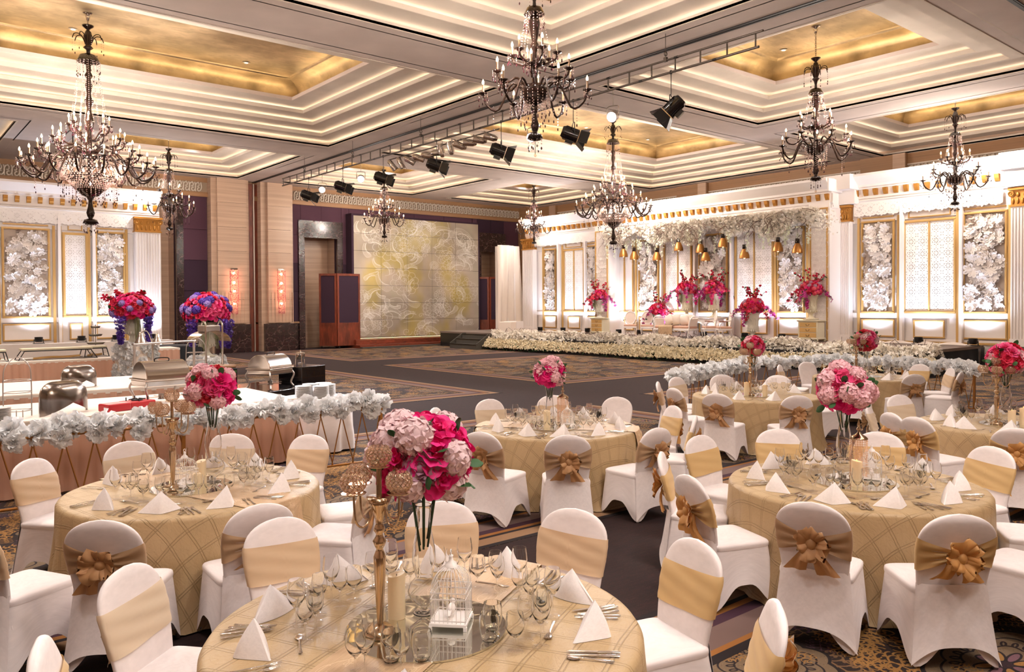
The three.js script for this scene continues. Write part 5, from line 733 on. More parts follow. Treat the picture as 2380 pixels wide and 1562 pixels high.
// ------------------------------------------------------------------ chairs under stretch covers
const ringRect = (t, hw, hd, r) => { // rounded rectangle by angle, returns [x, z]
  const n = 4 + 5 * r, c = cos(t), s = sin(t), k = 1 / pow(pow(abs(c), n) + pow(abs(s), n), 1 / n); return [hw * c * k, hd * s * k]; };
const backHalf = (y) => { const t = (y - .44) / .5; let w = lerp(.205, .232, smooth(0, .6, t)); const top = (y - .74) / .205; if (top > 0) w *= sqrt(max(0, 1 - pow(top, 2.6))); return w; };
const backZ = (y) => -.215 - .085 * smooth(.42, .95, y) - .02 * smooth(.7, .95, y);
const chairCover = (() => {
  const o = [], nu = 72;
  // skirt: from the seat edge stretched down to four feet, with arched hems between
  o.push(grid((u, v) => { const a = u * TAU + PI / 4, [sx, sz] = ringRect(a, .228, .232, 1.1), [fx, fz] = ringRect(a, .262, .27, 1.6); const cn = pow(abs(sin(2 * (a))), 3.2); const h = .012 + (1 - cn) * .17; const t = v, q = pow(t, 1.25); const pinch = 1 - .035 * sin(PI * t) * (1 - cn * .8); const y = lerp(h, .435, t); return [lerp(fx, sx, q) * pinch, y, lerp(fz, sz, q) * pinch - (sz < 0 ? .03 * (1 - q) : 0)]; }, nu, 12));
  o.push(grid((u, v) => { const a = u * TAU + PI / 4, k = [1, 1.012, 1.0, .95, .8, .4, 0], yy = [.43, .448, .463, .475, .483, .49, .492], p = v * 6, i = min(5, floor(p)), t = p - i, s = lerp(k[i], k[i + 1], t), [x, z] = ringRect(a, .23, .234, 1.1); return [x * s, lerp(yy[i], yy[i + 1], t), z * s]; }, nu, 9));
  // back: closed flattened shell with a rounded top
  o.push(grid((u, v) => { const y = lerp(.3, .945, 1 - pow(1 - v, 1.35)), a = u * TAU, w = y < .44 ? lerp(.235, .205, (y - .3) / .14) : backHalf(y), th = .028 * min(1, sqrt(max(0, (.948 - y) * 22))); const c = cos(a), s = sin(a), k = 1 / pow(pow(abs(c), 3.2) + pow(abs(s), 3.2), 1 / 3.2); return [w * c * k, y, backZ(y) + th * s * k + (y < .44 && s > 0 ? .02 : 0)]; }, 40, 26));
  // back skirt panel, flaring to the floor
  o.push(grid((u, v) => { const s = (u - .5) * 2, y = lerp(.016 + .13 * (1 - pow(abs(s), 3)), .5, v), w = lerp(.268, .212, pow(v, .7)); return [s * w, y, lerp(-.315, backZ(.5) - .03, pow(v, .8)) - .012 * (1 - s * s) + .03 * pow(abs(s), 6)]; }, 24, 10));
  return merge(o);
})();
const footAt = [[-1, 1], [1, 1], [-1, -1], [1, -1]].map(([a, b]) => [a * .235, .015, b * .24 - (b < 0 ? .03 : 0)]), footGeo = cyl(.016, .016, .03, [0, 0, 0], undefined, 8);
function sashGeo(seed) { // band round the chair back, gathering to the knot behind
  srand(seed); const p = [rnd() * 6, rnd() * 6];
  return grid((u, v) => { const a = u * TAU + PI / 2, c = cos(a), s = sin(a), back = smooth(-.1, 1, -s) * pow(1 - abs(c), .45); const tl = rr(0, 0); const half = lerp(.105, .03, back * back * 1.0), y0 = lerp(.7, .685, back), y = y0 + (v - .5) * 2 * half + .012 * c * (seed % 2 ? 1 : -1); const w = backHalf(y) + .004, th = .033, k = 1 / pow(pow(abs(c), 3.2) + pow(abs(s), 3.2), 1 / 3.2); const rip = .0035 * sin(v * 16 + p[0] + c * 4) * (1 + back * 2) + .003 * sin(v * 31 + p[1]); return [w * c * k, y, backZ(y) + (th + rip + .004) * s * k]; }, 64, 10);
}
function bowGeo(seed) { // crumpled organza knot: ruffled loops and two tails
  srand(seed); const o = [], zc = backZ(.685) - .05;
  for (let k = 0; k < 9; k++) { const a = k / 9 * TAU + rr(-.3, .3), L = rr(.07, .12), W = rr(.045, .075), f = rr(2, 5); o.push(grid((u, v) => { const s = (u - .5) * 2, loop = sin(PI * v), r = L * (v < .5 ? v * 2 : 1.9 - v * 1.7); return [cos(a) * r - sin(a) * s * W * sin(PI * (v * .8 + .15)), .685 + sin(a) * r + cos(a) * s * W * sin(PI * (v * .8 + .15)), zc - .012 - .055 * loop - .012 * sin(s * f + k)]; }, 8, 8)); }
  for (const m of [-1, 1]) { const L = rr(.12, .2), sp = rr(.25, .6); o.push(grid((u, v) => { const s = (u - .5) * 2; return [m * (.015 + sp * .18 * v) + s * (.02 + .05 * v), .67 - L * v, zc + .02 - .03 * sin(v * 3) - .012 * sin(s * 5 + v * 4)]; }, 8, 8)); }
  o.push(place(new THREE.SphereGeometry(.034, 10, 8), [0, .685, zc - .03], [0, 0, 0], [1, 1.15, .9])); return merge(o);
}
const sashG = [sashGeo(1), sashGeo(2)], bowG = [1, 2, 3, 4, 5].map(bowGeo);
const org = (h, t = .32) => phy({ color: C(h), roughness: .62, transmission: t, thickness: 0, sheen: .5, sheenRoughness: .4, side: DS });
const SM = { tan: [org('#e2c6a2', .25), org('#e0ac74')], gold: [org('#dfbd84', .2), org('#e6b068')], cream: [org('#ead8bd', .3), org('#dcbd96')], lime: [org('#dcd8a8', .25), org('#d5c880')], brown: [org('#cfae88', .3), org('#cf9f6c')], none: null };
const CH = [ // table, angle, radius of the back, sash, tint, label words
  [0, 14, 1.47, 'gold', 'white covered chair with plain gold sash at the aisle, front table'], [0, -20, 1.47, 'tan', 'white chair with plain tan sash behind the fanned wine glasses, front table'], [0, -53, 1.49, 'tan', 'white covered chair seen through the tall glass vase of the front table'], [0, -92, 1.47, 'tan', 'white covered chair with wide tan sash behind the candelabra, front table'], [0, -130, 1.42, 'cream', 'white covered chair with gold-edged cream sash, back tilted in the lower corner, front table'], [0, -163, 1.45, 'gold', 'cropped white chair top with gold sash in the bottom corner, front table'], [0, 49, 1.44, 'gold', 'white covered chair seen edge-on with gold bow, cut by the lower picture border'],
  [1, -129, 1.47, 'tan', 'white covered chair with beige sash at the fence end, buffet-side table'], [1, -94, 1.55, 'cream', 'white chair top behind the wine glasses and candelabra, buffet-side table'], [1, -60, 1.55, 'cream', 'white chair top behind the clear bottle vase, buffet-side table'], [1, -30, 1.55, 'tan', 'white covered chair before the stacked plates, buffet-side table'], [1, 17, 1.5, 'cream', 'white chair behind the crystal globes, its seat showing, buffet-side table'], [1, 51, 1.46, 'tan', 'white chair partly hidden by the big front bouquet, buffet-side table'], [1, 93, 1.54, 'brown', 'white chair seen from behind at an angle, brownish sash, buffet-side table'], [1, 126, 1.6, 'brown', 'white chair seen from behind with loose peach knot, buffet-side table'], [1, 152, 1.75, 'tan', 'white covered chair cropped by the picture border, buffet-side table'],
  [2, 159, 1.68, 'brown', 'white chair with brown bow beside the big bouquet, open-floor table'], [2, 129, 1.68, 'brown', 'white chair with large centred brown bow, seen straight from behind, open-floor table'], [2, 93, 1.58, 'brown', 'white chair with pointed brown bow tail, open-floor table'], [2, 190, 1.75, 'lime', 'white chair mostly hidden behind the big pink bouquet, open-floor table'], [2, -125, 1.52, 'lime', 'small white chair with yellowish green sash, open-floor table'], [2, -84, 1.5, 'cream', 'white chair top beside the fence end glasses, open-floor table'], [2, -49, 1.66, 'tan', 'white chair top behind the fluted vase, open-floor table'], [2, -18, 1.68, 'none', 'white chair without visible sash on the far side, open-floor table'], [2, 22, 1.54, 'gold', 'white chair with fringed gold sash seen obliquely, open-floor table'], [2, 56, 1.58, 'gold', 'white chair seen edge-on with golden bow, open-floor table'],
  [3, -125, 1.5, 'gold', 'white chair seen edge-on with bright orange bow, ivory-candle table'], [3, -160, 1.48, 'gold', 'white chair with orange bow seen half from behind, ivory-candle table'], [3, -87, 1.55, 'gold', 'white chair with plain golden sash at the aisle, ivory-candle table'], [3, -53, 1.6, 'gold', 'white chair with golden sash behind the crowd of glasses, ivory-candle table'], [3, -19, 1.62, 'gold', 'white chair behind the crystal tower, ivory-candle table'], [3, 18, 1.55, 'gold', 'white chair with wide plain golden sash, ivory-candle table'], [3, 162, 1.54, 'brown', 'white chair with large peach bow, closest to the camera, ivory-candle table'], [3, 132, 1.6, 'gold', 'white chair with bright golden bow at the lower picture border, ivory-candle table'], [3, 96, 1.55, 'gold', 'white chair whose seat only is in view below, ivory-candle table'], [3, 57, 1.55, 'gold', 'white chair cropped by the picture edge, seat in view, ivory-candle table'],
  [4, -125, 1.5, 'brown', 'white chair seen edge-on with hanging brown bow, fence-side table'], [4, -163, 1.5, 'brown', 'white chair with small bronze bow turned away, fence-side table'], [4, -90, 1.55, 'cream', 'white chair with cream sash just before the fence post, fence-side table'], [4, -54, 1.6, 'none', 'plain white chair top behind the candelabra glasses, fence-side table'], [4, -20, 1.65, 'cream', 'white chair top behind the crystal vase, fence-side table'], [4, 165, 1.62, 'brown', 'white chair with brown rosette bow seen from behind, fence-side table'], [4, 127, 1.62, 'brown', 'white chair with dull gold bow behind the pink and red bouquet, fence-side table'], [4, 20, 1.6, 'tan', 'grey shaded white chair with small bow, fence-side table'],
  [5, -150, 1.5, 'gold', 'white chair with amber bow seen half edge-on, picture-edge table'], [5, -110, 1.5, 'cream', 'white chair with cream sash beside the amber bow chair, picture-edge table'], [5, -70, 1.6, 'cream', 'white chair with pinkish sash behind clustered glasses, picture-edge table'], [5, 196, 1.36, 'gold', 'white chair with rust-gold bow before the napkins, picture-edge table'], [5, 159, 1.6, 'gold', 'white chair at the very picture border with gold bow, picture-edge table'],
  [6, 122, 1.5, 'brown', 'white chair with frilly taupe bow, farthest table'], [6, 82, 1.65, 'brown', 'white chair with dark taupe bow standing by itself near the fence, farthest table'], [6, 48, 1.55, 'tan', 'white chair top peeking over the taupe bow chair, farthest table'], [6, 12, 1.65, 'gold', 'white chair with gold sash turned to the stage end, farthest table'], [6, -70, 1.65, 'none', 'plain white chair back against the stage blossom, farthest table'], [6, -42, 1.75, 'cream', 'white chair top behind the far candelabra, farthest table'], [6, -110, 1.6, 'tan', 'white chair seen between two bouquets, farthest table'], [6, 160, 1.55, 'brown', 'white chair with pale knot turned to the aisle, farthest table']];
CH.forEach(([ti, deg, r, tint, label], i) => {
  const a = deg * PI / 180, [cx, cz] = TBL[ti].c, q = max(1.2, r - .3), t = thing('banquet_chair', label, 'chair', [cx + q * cos(a), 0, cz + q * sin(a)], atan2(-cos(a), -sin(a)), 'white covered chairs round the tables');
  mesh('chair_cover', chairCover, M.spandex, t); for (const f of footAt) mesh('foot', footGeo, M.steel, t, f);
  if (SM[tint]) { mesh('sash', sashG[i % 2], SM[tint][0], t); mesh('bow', bowG[i % 5], SM[tint][1], t); }
});
// one chair of a further table just inside the picture border
{ const t = thing('banquet_chair', 'far white covered chair at the picture border behind the last bouquet', 'chair', [13.45, 0, -3.75], PI / 2); mesh('chair_cover', chairCover, M.spandex, t); mesh('sash', sashG[0], SM.gold[0], t); mesh('bow', bowG[2], SM.gold[1], t); for (const f of footAt) mesh('foot', footGeo, M.steel, t, f); }
// ------------------------------------------------------------------ place settings
const glassGeo = (h, rb, rBowl, stem) => { const b = h - stem; return { foot: lathe([[.001, .004], [.006, .005], [rb * .9, .0035], [rb, .001], [rb, .003], [.007, .009], [.004, .016]], 24), stem: lathe([[.0042, .016], [.0034, stem * .5], [.0042, stem - .008], [.008, stem]], 12), bowl: lathe([[.002, stem], [.012, stem + .003], [rBowl * .7, stem + b * .2], [rBowl * .95, stem + b * .4], [rBowl, stem + b * .52], [rBowl * .93, stem + b * .75], [rBowl * .82, stem + b], [rBowl * .8, stem + b], [rBowl * .91, stem + b * .75], [rBowl * .975, stem + b * .52], [rBowl * .92, stem + b * .4], [rBowl * .66, stem + b * .22], [.002, stem + .006]], 32) }; };
const GL = { tall: glassGeo(.225, .037, .041, .1), wine: glassGeo(.19, .034, .037, .085), goblet: glassGeo(.165, .036, .041, .06) };
let gProto = {};
function glass(kind, x, z, label, y = TH) {
  let t; if (gProto[kind]) t = copyOf(gProto[kind], label, [x, y, z]); else { t = gProto[kind] = thing('wine_glass', label, 'wine glass', [x, y, z], 0, 'wine glasses on the tables'); for (const k of ['foot', 'stem', 'bowl']) mesh(k, GL[kind][k], k === 'foot' ? M.glass : M.ware, t); } return t;
}
// napkin folded into a standing wedge: two triangular flaps meeting at a rounded ridge
function napkinGeo(seed) { srand(seed); const lean = rr(-.025, .025), hh = .15 * rr(.95, 1.05), wl = rr(.13, .155), wr = rr(.1, .14), o = [];
  const pt = (u, v, off) => { const t = (u - .5) * 2, s = abs(t), w = t < 0 ? wl : wr, e = sqrt(s * s + .01) - .1; const k = pow(v, .97); return [lerp(t * w, lean, k), lerp(.001, hh - off, k), lerp(.07 - .115 * e - off, -.012 - off, k) + .012 * sin(PI * v) * (1 - s)]; };
  o.push(grid((u, v) => pt(u, v, 0), 22, 12), grid((u, v) => pt(1 - u, v, .009), 22, 12));
  o.push(grid((u, v) => { const t = 1 - 2 * u, w = t < 0 ? wl : wr; return [lerp(t * w, lean, v), lerp(.001, hh, v), lerp(-.035 - .035 * (1 - t * t), -.014, v) - .012 * sin(PI * v) * (1 - t * t)]; }, 16, 10));
  for (const e of [0, 1]) o.push(grid((u, v) => pt(e, v, e ? .009 * (1 - u) : .009 * u), 1, 12)); return merge(o); }
const napG = [1, 2, 3, 4].map(napkinGeo);
const sweep = (pts, w) => grid((u, v) => { const k = u * (pts.length - 1), i = min(pts.length - 2, floor(k)), t = k - i, L = (n) => lerp(pts[i][n], pts[i + 1][n], t), a = v * TAU; return [L(2) * cos(a), L(1) + L(3) * sin(a) + .0012, L(0)]; }, (pts.length - 1) * 2, 8);
const forkG = merge([sweep([[-.1, .003, .0, .0], [-.098, .003, .009, .0025], [-.06, .003, .006, .002], [0, .006, .0035, .002], [.03, .006, .004, .002], [.045, .004, .011, .002], [.058, .004, .012, .002], [.06, .004, .0, .0]]), ...[-1, -.33, .33, 1].map((k) => sweep([[.055, .004, .0022, .0012], [.075, .007, .0018, .0012], [.1, .009, .001, .001]]).translate(k * .0095, 0, 0))]);
const knifeG = sweep([[-.11, .004, 0, 0], [-.108, .004, .008, .004], [-.04, .004, .0065, .0035], [-.02, .004, .006, .003], [-.015, .004, .009, .0015], [.06, .004, .0105, .001], [.1, .004, .007, .001], [.115, .004, 0, 0]]);
const spoonG = sweep([[-.1, .003, 0, 0], [-.098, .003, .009, .0025], [-.06, .004, .006, .002], [0, .006, .0035, .002], [.035, .006, .004, .002], [.045, .004, .012, .002], [.065, .002, .019, .003], [.085, .003, .016, .003], [.096, .005, 0, 0]]);
const hour = ['twelve', 'one', 'two', 'three', 'four', 'five', 'six', 'seven', 'eight', 'nine', 'ten', 'eleven'];
const seats = [[14, -20, -53, -92, -130, -163, 49, 130], [-129, -94, -60, -30, 15, 51, 93, 126, 160], [159, 129, 93, 195, -125, -84, -49, -18, 22, 56], [-125, -160, -87, -53, -19, 18, 162, 132, 96, 57], [-125, -163, -90, -54, -20, 20, 165, 127], [-150, -110, -70, 196, 159, -30], [122, 82, 48, 12, -42, -110, 160]];
seats.forEach((list, ti) => {
  const [cx, cz] = TBL[ti].c, nm = TBL[ti].n, used = {};
  list.forEach((deg, si) => {
    srand(1000 + ti * 100 + si); const a = deg * PI / 180, rot = atan2(-cos(a), -sin(a)), at = (r, off) => [cx + r * cos(a) - off * sin(a), cz + r * sin(a) + off * cos(a)];
    // clock position as it looks in the photograph: twelve is the far side
    let hr = ((Math.round((deg * PI / 180 + PI / 2 + .689 * -1) / TAU * 12 + 12.0) % 12) + 12) % 12; while (used[hr]) hr = (hr + 1) % 12; used[hr] = 1; const pos = `at the ${hour[hr]} o'clock seat of the ${nm}`;
    const [nx, nz] = at(.76, rr(-.02, .02)); solo('napkin', `white napkin folded upright ${pos}`, 'napkin', napG[(ti + si) % 4], M.napkin, [nx, TH + .001, nz], [0, rot + PI + rr(-.7, .7), 0], 'folded napkins on the tables');
    const put = (k, geo, off, r, label, dr = 0) => { const [x, z] = at(r, off); solo(k, `${label} ${pos}`, k, geo, M.chrome, [x, TH + .003, z], [0, rot + rr(-.12, .12) + dr, 0], 'cutlery on the tables'); };
    if (ti < 4) { put('fork', forkG, -.2, .76, 'outer steel dinner fork'); put('fork', forkG, -.165, .75, 'inner steel salad fork'); put('knife', knifeG, .19, .76, 'inner steel dinner knife'); put('knife', knifeG, .225, .76, 'outer steel knife'); put('spoon', spoonG, .26, .75, 'steel soup spoon'); put('spoon', spoonG, .0, .56, 'small steel dessert spoon', PI / 2); }
    else { put('fork', forkG, -.18, .76, 'steel dinner fork'); put('knife', knifeG, .2, .76, 'steel dinner knife'); }
    const gl = [['tall', .17, .54, 'tallest wine glass'], ['wine', .1, .47, 'middle-sized wine glass'], ['goblet', .22, .45, 'round-bowled water goblet'], ['wine', .03, .52, 'slim extra wine glass']].slice(0, ti < 4 ? 4 : 3);
    for (const [k, off, r, l] of gl) { const [x, z] = at(r + rr(-.015, .015), off + rr(-.012, .012)); glass(k, x, z, `clear ${l} ${pos}`); }
  });
});
// ------------------------------------------------------------------ centrepieces
const frontDir = [-.636, .772]; // from a table towards the camera
function mirror(ti, r, dx, dz) { const [x, z] = TBL[ti].c; const t = thing('mirror_disc', `round mirror plate under the centrepiece of the ${TBL[ti].n}`, 'mirror', [x + dx, TH + .001, z + dz]); mesh('mirror_glass', cyl(r, r, .008, [0, .005, 0], undefined, 64), M.mirror, t); mesh('edge', lathe([[r, 0], [r + .003, .002], [r + .003, .007], [r, .009]], 64), M.glass, t); return TH + .011; }
// crystal globe on a metal cup: rings round faceted beads
const globeGeo = (() => { const rings = [], beads = []; for (let j = 0; j < 6; j++) { const y = lerp(-.72, .66, j / 5), n = Math.round(17 * sqrt(1 - y * y)); for (let i = 0; i < n; i++) { const a = (i + (j % 2) / 2) / n * TAU, s = sqrt(1 - y * y), d = V3(s * cos(a), y, s * sin(a)), q = new THREE.Quaternion().setFromUnitVectors(V3(0, 0, 1), d); const t = new THREE.TorusGeometry(.0088, .0013, 4, 10); t.applyQuaternion(q); t.translate(d.x * .054, d.y * .05 + .05, d.z * .054); rings.push(t); const b = new THREE.IcosahedronGeometry(.0072, 0); b.translate(d.x * .054, d.y * .05 + .05, d.z * .054); beads.push(b); } } return [merge(rings), merge(beads)]; })();
let globeParts;
function candelabra(ti, dx, dz, label, h = .62, turn = 0, y = TH + .011) {
  const [cx, cz] = TBL[ti].c, t = thing('candelabra', label, 'candelabra', [cx + dx, y, cz + dz], turn);
  mesh('base', lathe([[.001, .045], [.018, .045], [.025, .04], [.05, .03], [.062, .018], [.068, .006], [.068, 0], [.001, 0]], 28), M.roseGold, t);
  mesh('pole', lathe([[.012, .04], [.014, .06], [.026, h * .5], [.028, h * .56], [.02, h * .6], [.014, h * .62], [.022, h * .645], [.03, h * .68], [.018, h * .71], [.015, h * .73], [.026, h * .76], [.02, h * .79], [.014, h * .81], [.022, h * .86], [.04, h * .94], [.055, h], [.001, h]], 24), M.roseGold, t);
  const globe = (p) => { const g = group('globe', t, p); mesh('cup', lathe([[.001, -.004], [.03, -.004], [.05, 0], [.054, .005], [.05, .003], [.001, .003]], 20), M.roseGold, g); mesh('ring_lattice', globeGeo[0], M.roseGold, g); mesh('crystal', globeGeo[1], M.crystal, g); };
  globe([0, h + .13, 0]); mesh('top_stem', cyl(.012, .012, .13, [0, h + .065, 0]), M.roseGold, t);
  for (let k = 0; k < 4; k++) { const a = k / 4 * TAU + .25, c = cos(a), s = sin(a), R = .135; mesh('arm', tube([[.03 * c, h - .01, .03 * s], [.05 * c, h - .09, .05 * s], [.09 * c, h - .115, .09 * s], [.125 * c, h - .08, .125 * s], [R * c, h + .03, R * s]], .005, 6, 20), M.roseGold, t); globe([R * c, h + .035, R * s]); mesh('crystal_pendant', merge([octa(.006, [.085 * c, h - .02, .085 * s]), octa(.009, [.085 * c, h - .05, .085 * s], 2.2)]), M.crystal, t); }
}
const vaseProfile = [[.001, .004], [.055, .004], [.058, .0], [.02, .014], [.016, .03], [.03, .04], [.075, .075], [.085, .115], [.07, .155], [.042, .185], [.05, .21], [.062, .27], [.058, .34], [.042, .42], [.035, .48], [.04, .53], [.046, .56]];
function vase(ti, dx, dz, h, label, kind, y = TH + .011) { const [cx, cz] = TBL[ti].c, k = h / .56; const wall = (pr) => [...pr, ...pr.slice(3).reverse().map(([r, y]) => [max(.001, r - .0035), y + .003])]; const prof = kind === 'flute' ? [[.001, .004], [.06, .004], [.06, 0], [.05, .02], [.055, .1], [.048, .25], [.038, .38], [.045, .5], [.062, .56]] : vaseProfile; const t = thing('glass_vase', label, 'vase', [cx + dx, y, cz + dz]); mesh('vase_wall', lathe([...wall(prof.map(([r, yy]) => [r * (kind === 'flute' ? 1 : k), yy * k])), [.001, .02]], 40), M.ware, t); mesh('vase_foot', lathe([[.001, .001], [.055 * k, .001], [.057 * k, .004], [.018 * k, .016], [.001, .016]], 32), M.glass, t); if (kind === 'flute') mesh('rib', merge(Array.from({ length: 18 }, (_, i) => rod([.05 * cos(i / 18 * TAU), .02, .05 * sin(i / 18 * TAU)], [.042 * cos(i / 18 * TAU + .2), .5 * k, .042 * sin(i / 18 * TAU + .2)], .0025, 4))), M.glass, t); return [cx + dx, y + h, cz + dz]; }
function candle(ti, dx, dz, h, r, label, lit, y = TH + .011) { const [cx, cz] = TBL[ti].c, t = thing('pillar_candle', label, 'candle', [cx + dx, y, cz + dz], ti); mesh('wax', grid((u, v) => { const a = u * TAU, top = h + .008 * sin(a + 1) ; const P = [[1, 0], [1, .2], [1, .6], [1, .97], [.95, 1], [.75, .985], [.4, .96], [0, .95]]; const k = v * 7, i = min(6, floor(k)), q = k - i; return [r * lerp(P[i][0], P[i + 1][0], q) * cos(a), top * lerp(P[i][1], P[i + 1][1], q), r * lerp(P[i][0], P[i + 1][0], q) * sin(a)]; }, 28, 21), M.candleWax, t); mesh('wick_flame', lit ? lathe([[.001, h * .94], [.004, h * .945], [.005, h * .95 + .008], [.001, h * .95 + .022]], 8) : cyl(.0015, .0015, .015, [0, h * .96, 0]), lit ? M.candleFlame : M.black, t); if (lit) { const l = new THREE.PointLight('#ffb060', .012, 0, 2); l.position.set(0, h * .95 + .01, 0); l.shadow.radius = .3; t.add(l); } }
function birdcage(ti, dx, dz, s, label, turn, y = TH + .011) {
  const [cx, cz] = TBL[ti].c, t = thing('birdcage', label, 'birdcage', [cx + dx, y, cz + dz], turn), w = .062 * s, h = .13 * s;
  mesh('base', merge([rbx(w * 2.15, .012 * s, w * 2.15, .003, [0, .018 * s, 0]), ...[[-1, -1], [1, -1], [-1, 1], [1, 1]].map(([a, b]) => bx(.012 * s, .014 * s, .012 * s, [a * w, .007 * s, b * w]))]), M.whiteGloss, t);
  const wires = [], band = []; for (let k = 0; k < 9; k++) { const q = lerp(-w, w, k / 8); for (const m of [-1, 1]) { wires.push(rod([q, .02 * s, m * w], [q, h, m * w], .0011 * s, 4), rod([m * w, .02 * s, q], [m * w, h, q], .0011 * s, 4)); } }
  for (const yy of [h, h - .022 * s, .032 * s]) for (const m of [-1, 1]) band.push(bar(-w - .002, w + .002, yy - .002 * s, yy + .002 * s, m * w - .001, m * w + .001), bar(m * w - .001, m * w + .001, yy - .002 * s, yy + .002 * s, -w, w));
  for (let k = 0; k < 28; k++) { const a = k / 28 * TAU, [x, z] = ringRect(a, w, w, 3); wires.push(tube([[x, h, z], [x * .97, h + .03 * s, z * .97], [x * .7, h + .06 * s, z * .7], [x * .15, h + .083 * s, z * .15]], .0011 * s, 4, 8)); }
  mesh('wire', merge(wires), M.whiteGloss, t); mesh('band', merge(band), M.whiteGloss, t);
  mesh('finial', lathe([[.024, .076], [.02, .088], [.009, .096], [.007, .11], [.009, .116], [.001, .12]].map(([r, yy]) => [r * s, h + yy * s]), 16), M.whiteGloss, t); mesh('ring', place(new THREE.TorusGeometry(.009 * s, .0018 * s, 5, 14), [0, h + .128 * s, 0]), M.whiteGloss, t);
  mesh('bird_ornament', merge([sph(.019 * s, [0, .055 * s, 0], [1.5, 1, .8], 10), sph(.012 * s, [.022 * s, .073 * s, 0], [1, 1, .9], 8), place(new THREE.ConeGeometry(.004 * s, .012 * s, 6), [.037 * s, .073 * s, 0], [0, 0, -PI / 2]), place(new THREE.BoxGeometry(.03 * s, .006 * s, .012 * s), [-.036 * s, .05 * s, 0], [0, 0, .4])]), M.whiteGloss, t);
}
function crystalTower(ti, dx, dz, label, h = .3, y = TH + .011) { const [cx, cz] = TBL[ti].c, t = thing('crystal_tower', label, 'candle holder', [cx + dx, y, cz + dz]); const R = .062, b = []; mesh('base', lathe([[.001, .02], [R, .02], [R + .004, .01], [R, 0], [.001, 0]], 28), M.roseGold, t); for (let i = 0; i < 20; i++) { const a = i / 20 * TAU; for (let k = 0; k < h / .019; k++) b.push(place(new THREE.OctahedronGeometry(.0095), [R * cos(a), .03 + k * .019, R * sin(a)])); } mesh('bead_curtain', merge(b), M.crystal, t).userData.kind = 'stuff'; mesh('cap', lathe([[R + .006, h + .02], [R + .006, h + .03], [R * .85, h + .045], [R * .4, h + .06], [.012, h + .075], [.008, h + .085], [.001, h + .085]], 28), M.roseGold, t); mesh('finial', lathe([[.001, h + .083], [.016, h + .095], [.018, h + .105], [.008, h + .118], [.01, h + .125], [.014, h + .14], [.004, h + .165], [.001, h + .19]], 16), M.roseGold, t); mesh('finial_bead', sph(.02, [0, h + .1, 0], [1, .7, 1], 10), M.crystal, t); mesh('inner_column', cyl(.03, .03, h, [0, h / 2 + .02, 0]), M.crystal, t); }
function tumbler(ti, dx, dz, label, y = TH + .011) { const [cx, cz] = TBL[ti].c; solo('glass_tumbler', label, 'candle glass', lathe([[.001, .004], [.03, .003], [.036, .02], [.043, .06], [.042, .1], [.038, .12], [.036, .12], [.04, .1], [.041, .06], [.034, .022], [.028, .008], [.001, .008]], 28), M.ware, [cx + dx, y, cz + dz], undefined, 'stemless glasses round the mirrors'); }
const mixA = [['rose', 'hot', 5, .46], ['hyd', 'pale', 4, .46], ['rose', 'hot', 2, .5], ['peony', 'mauve', 1, .42]], mixB = [['rose', 'hot', 3, .42], ['rose', 'rose', 4, .38], ['hyd', 'blush', 3, .42], ['peony', 'red', 2, .46]], mixC = [['rose', 'hot', 4, .42], ['peony', 'blush', 4, .46], ['hyd', 'blush', 2, .42]], mixD = [['rose', 'rose', 5, .38], ['rose', 'hot', 4, .4], ['hyd', 'blush', 4, .44]], mixE = [['rose', 'rose', 3, .36], ['peony', 'blush', 3, .4], ['rose', 'crimson', 3, .36]], mixG = [['rose', 'rose', 6, .3], ['peony', 'pale', 3, .34], ['rose', 'red', 1, .4]];
{ // front table
  const dx = -.03, dz = .04; mirror(0, .355, dx, dz);
  candelabra(0, -.232, -.015, 'tall rose-gold candelabra with crystal globes on the mirror of the front table', .6, .4);
  const p = vase(0, .05, -.1, .5, 'tall clear bottle vase holding the largest bouquet on the front table'); ballBouquet('largest bouquet, hot pink roses and pale pink hydrangeas above the front table', p, .245, mixA, 3, { n: 30, cy: .2, stem: .2 });
  birdcage(0, .07, .09, 1.25, 'white wire birdcage with a bird on the front table mirror', .75); candle(0, -.08, -.13, .2, .04, 'white pillar candle behind the candelabra on the front table', false);
  [[-.3, .2, 'tumbler glass at the mirror rim under the candelabra'], [-.2, .27, 'tumbler glass in front of the candelabra foot'], [.12, .3, 'tumbler glass in front of the birdcage'], [.2, .22, 'tumbler glass beside the birdcage corner'], [.2, -.04, 'tilted-looking tumbler glass on the mirror behind the birdcage']].forEach(([a, b, l]) => tumbler(0, a + dx, b + dz, l));
}
{ mirror(1, .31, -.02, 0); candelabra(1, -.17, .02, 'rose-gold candelabra with crystal globes on the buffet-side table', .56, 1.0); const p = vase(1, .17, -.06, .6, 'clear bottle vase with round bulb on the buffet-side table'); ballBouquet('pink, red and blush bouquet above the clear bottle vase by the buffet', p, .215, mixB, 5, { n: 32, cy: .15 }); birdcage(1, -.08, .02, 1.15, 'white birdcage beside the candelabra on the buffet-side table', .4); candle(1, .06, -.02, .19, .038, 'ivory pillar candle by the bottle vase on the buffet-side table', false); candle(1, .0, .05, .1, .035, 'short ivory candle by the birdcage on the buffet-side table', false); }
{ mirror(2, .33, -.05, .0); const p = vase(2, -.02, -.1, .46, 'fluted clear glass vase on the open-floor table', 'flute'); ballBouquet('bouquet of blush peonies and hot pink roses over the open floor', p, .215, mixC, 8, { n: 30, cy: .14 }); crystalTower(2, .1, .0, 'gold-capped crystal bead tower on the open-floor table', .3); birdcage(2, .04, .14, 1.0, 'small white birdcage before the crystal tower by the open floor', .6); candle(2, -.17, .02, .19, .04, 'pale yellow pillar candle on the open-floor table', false); }
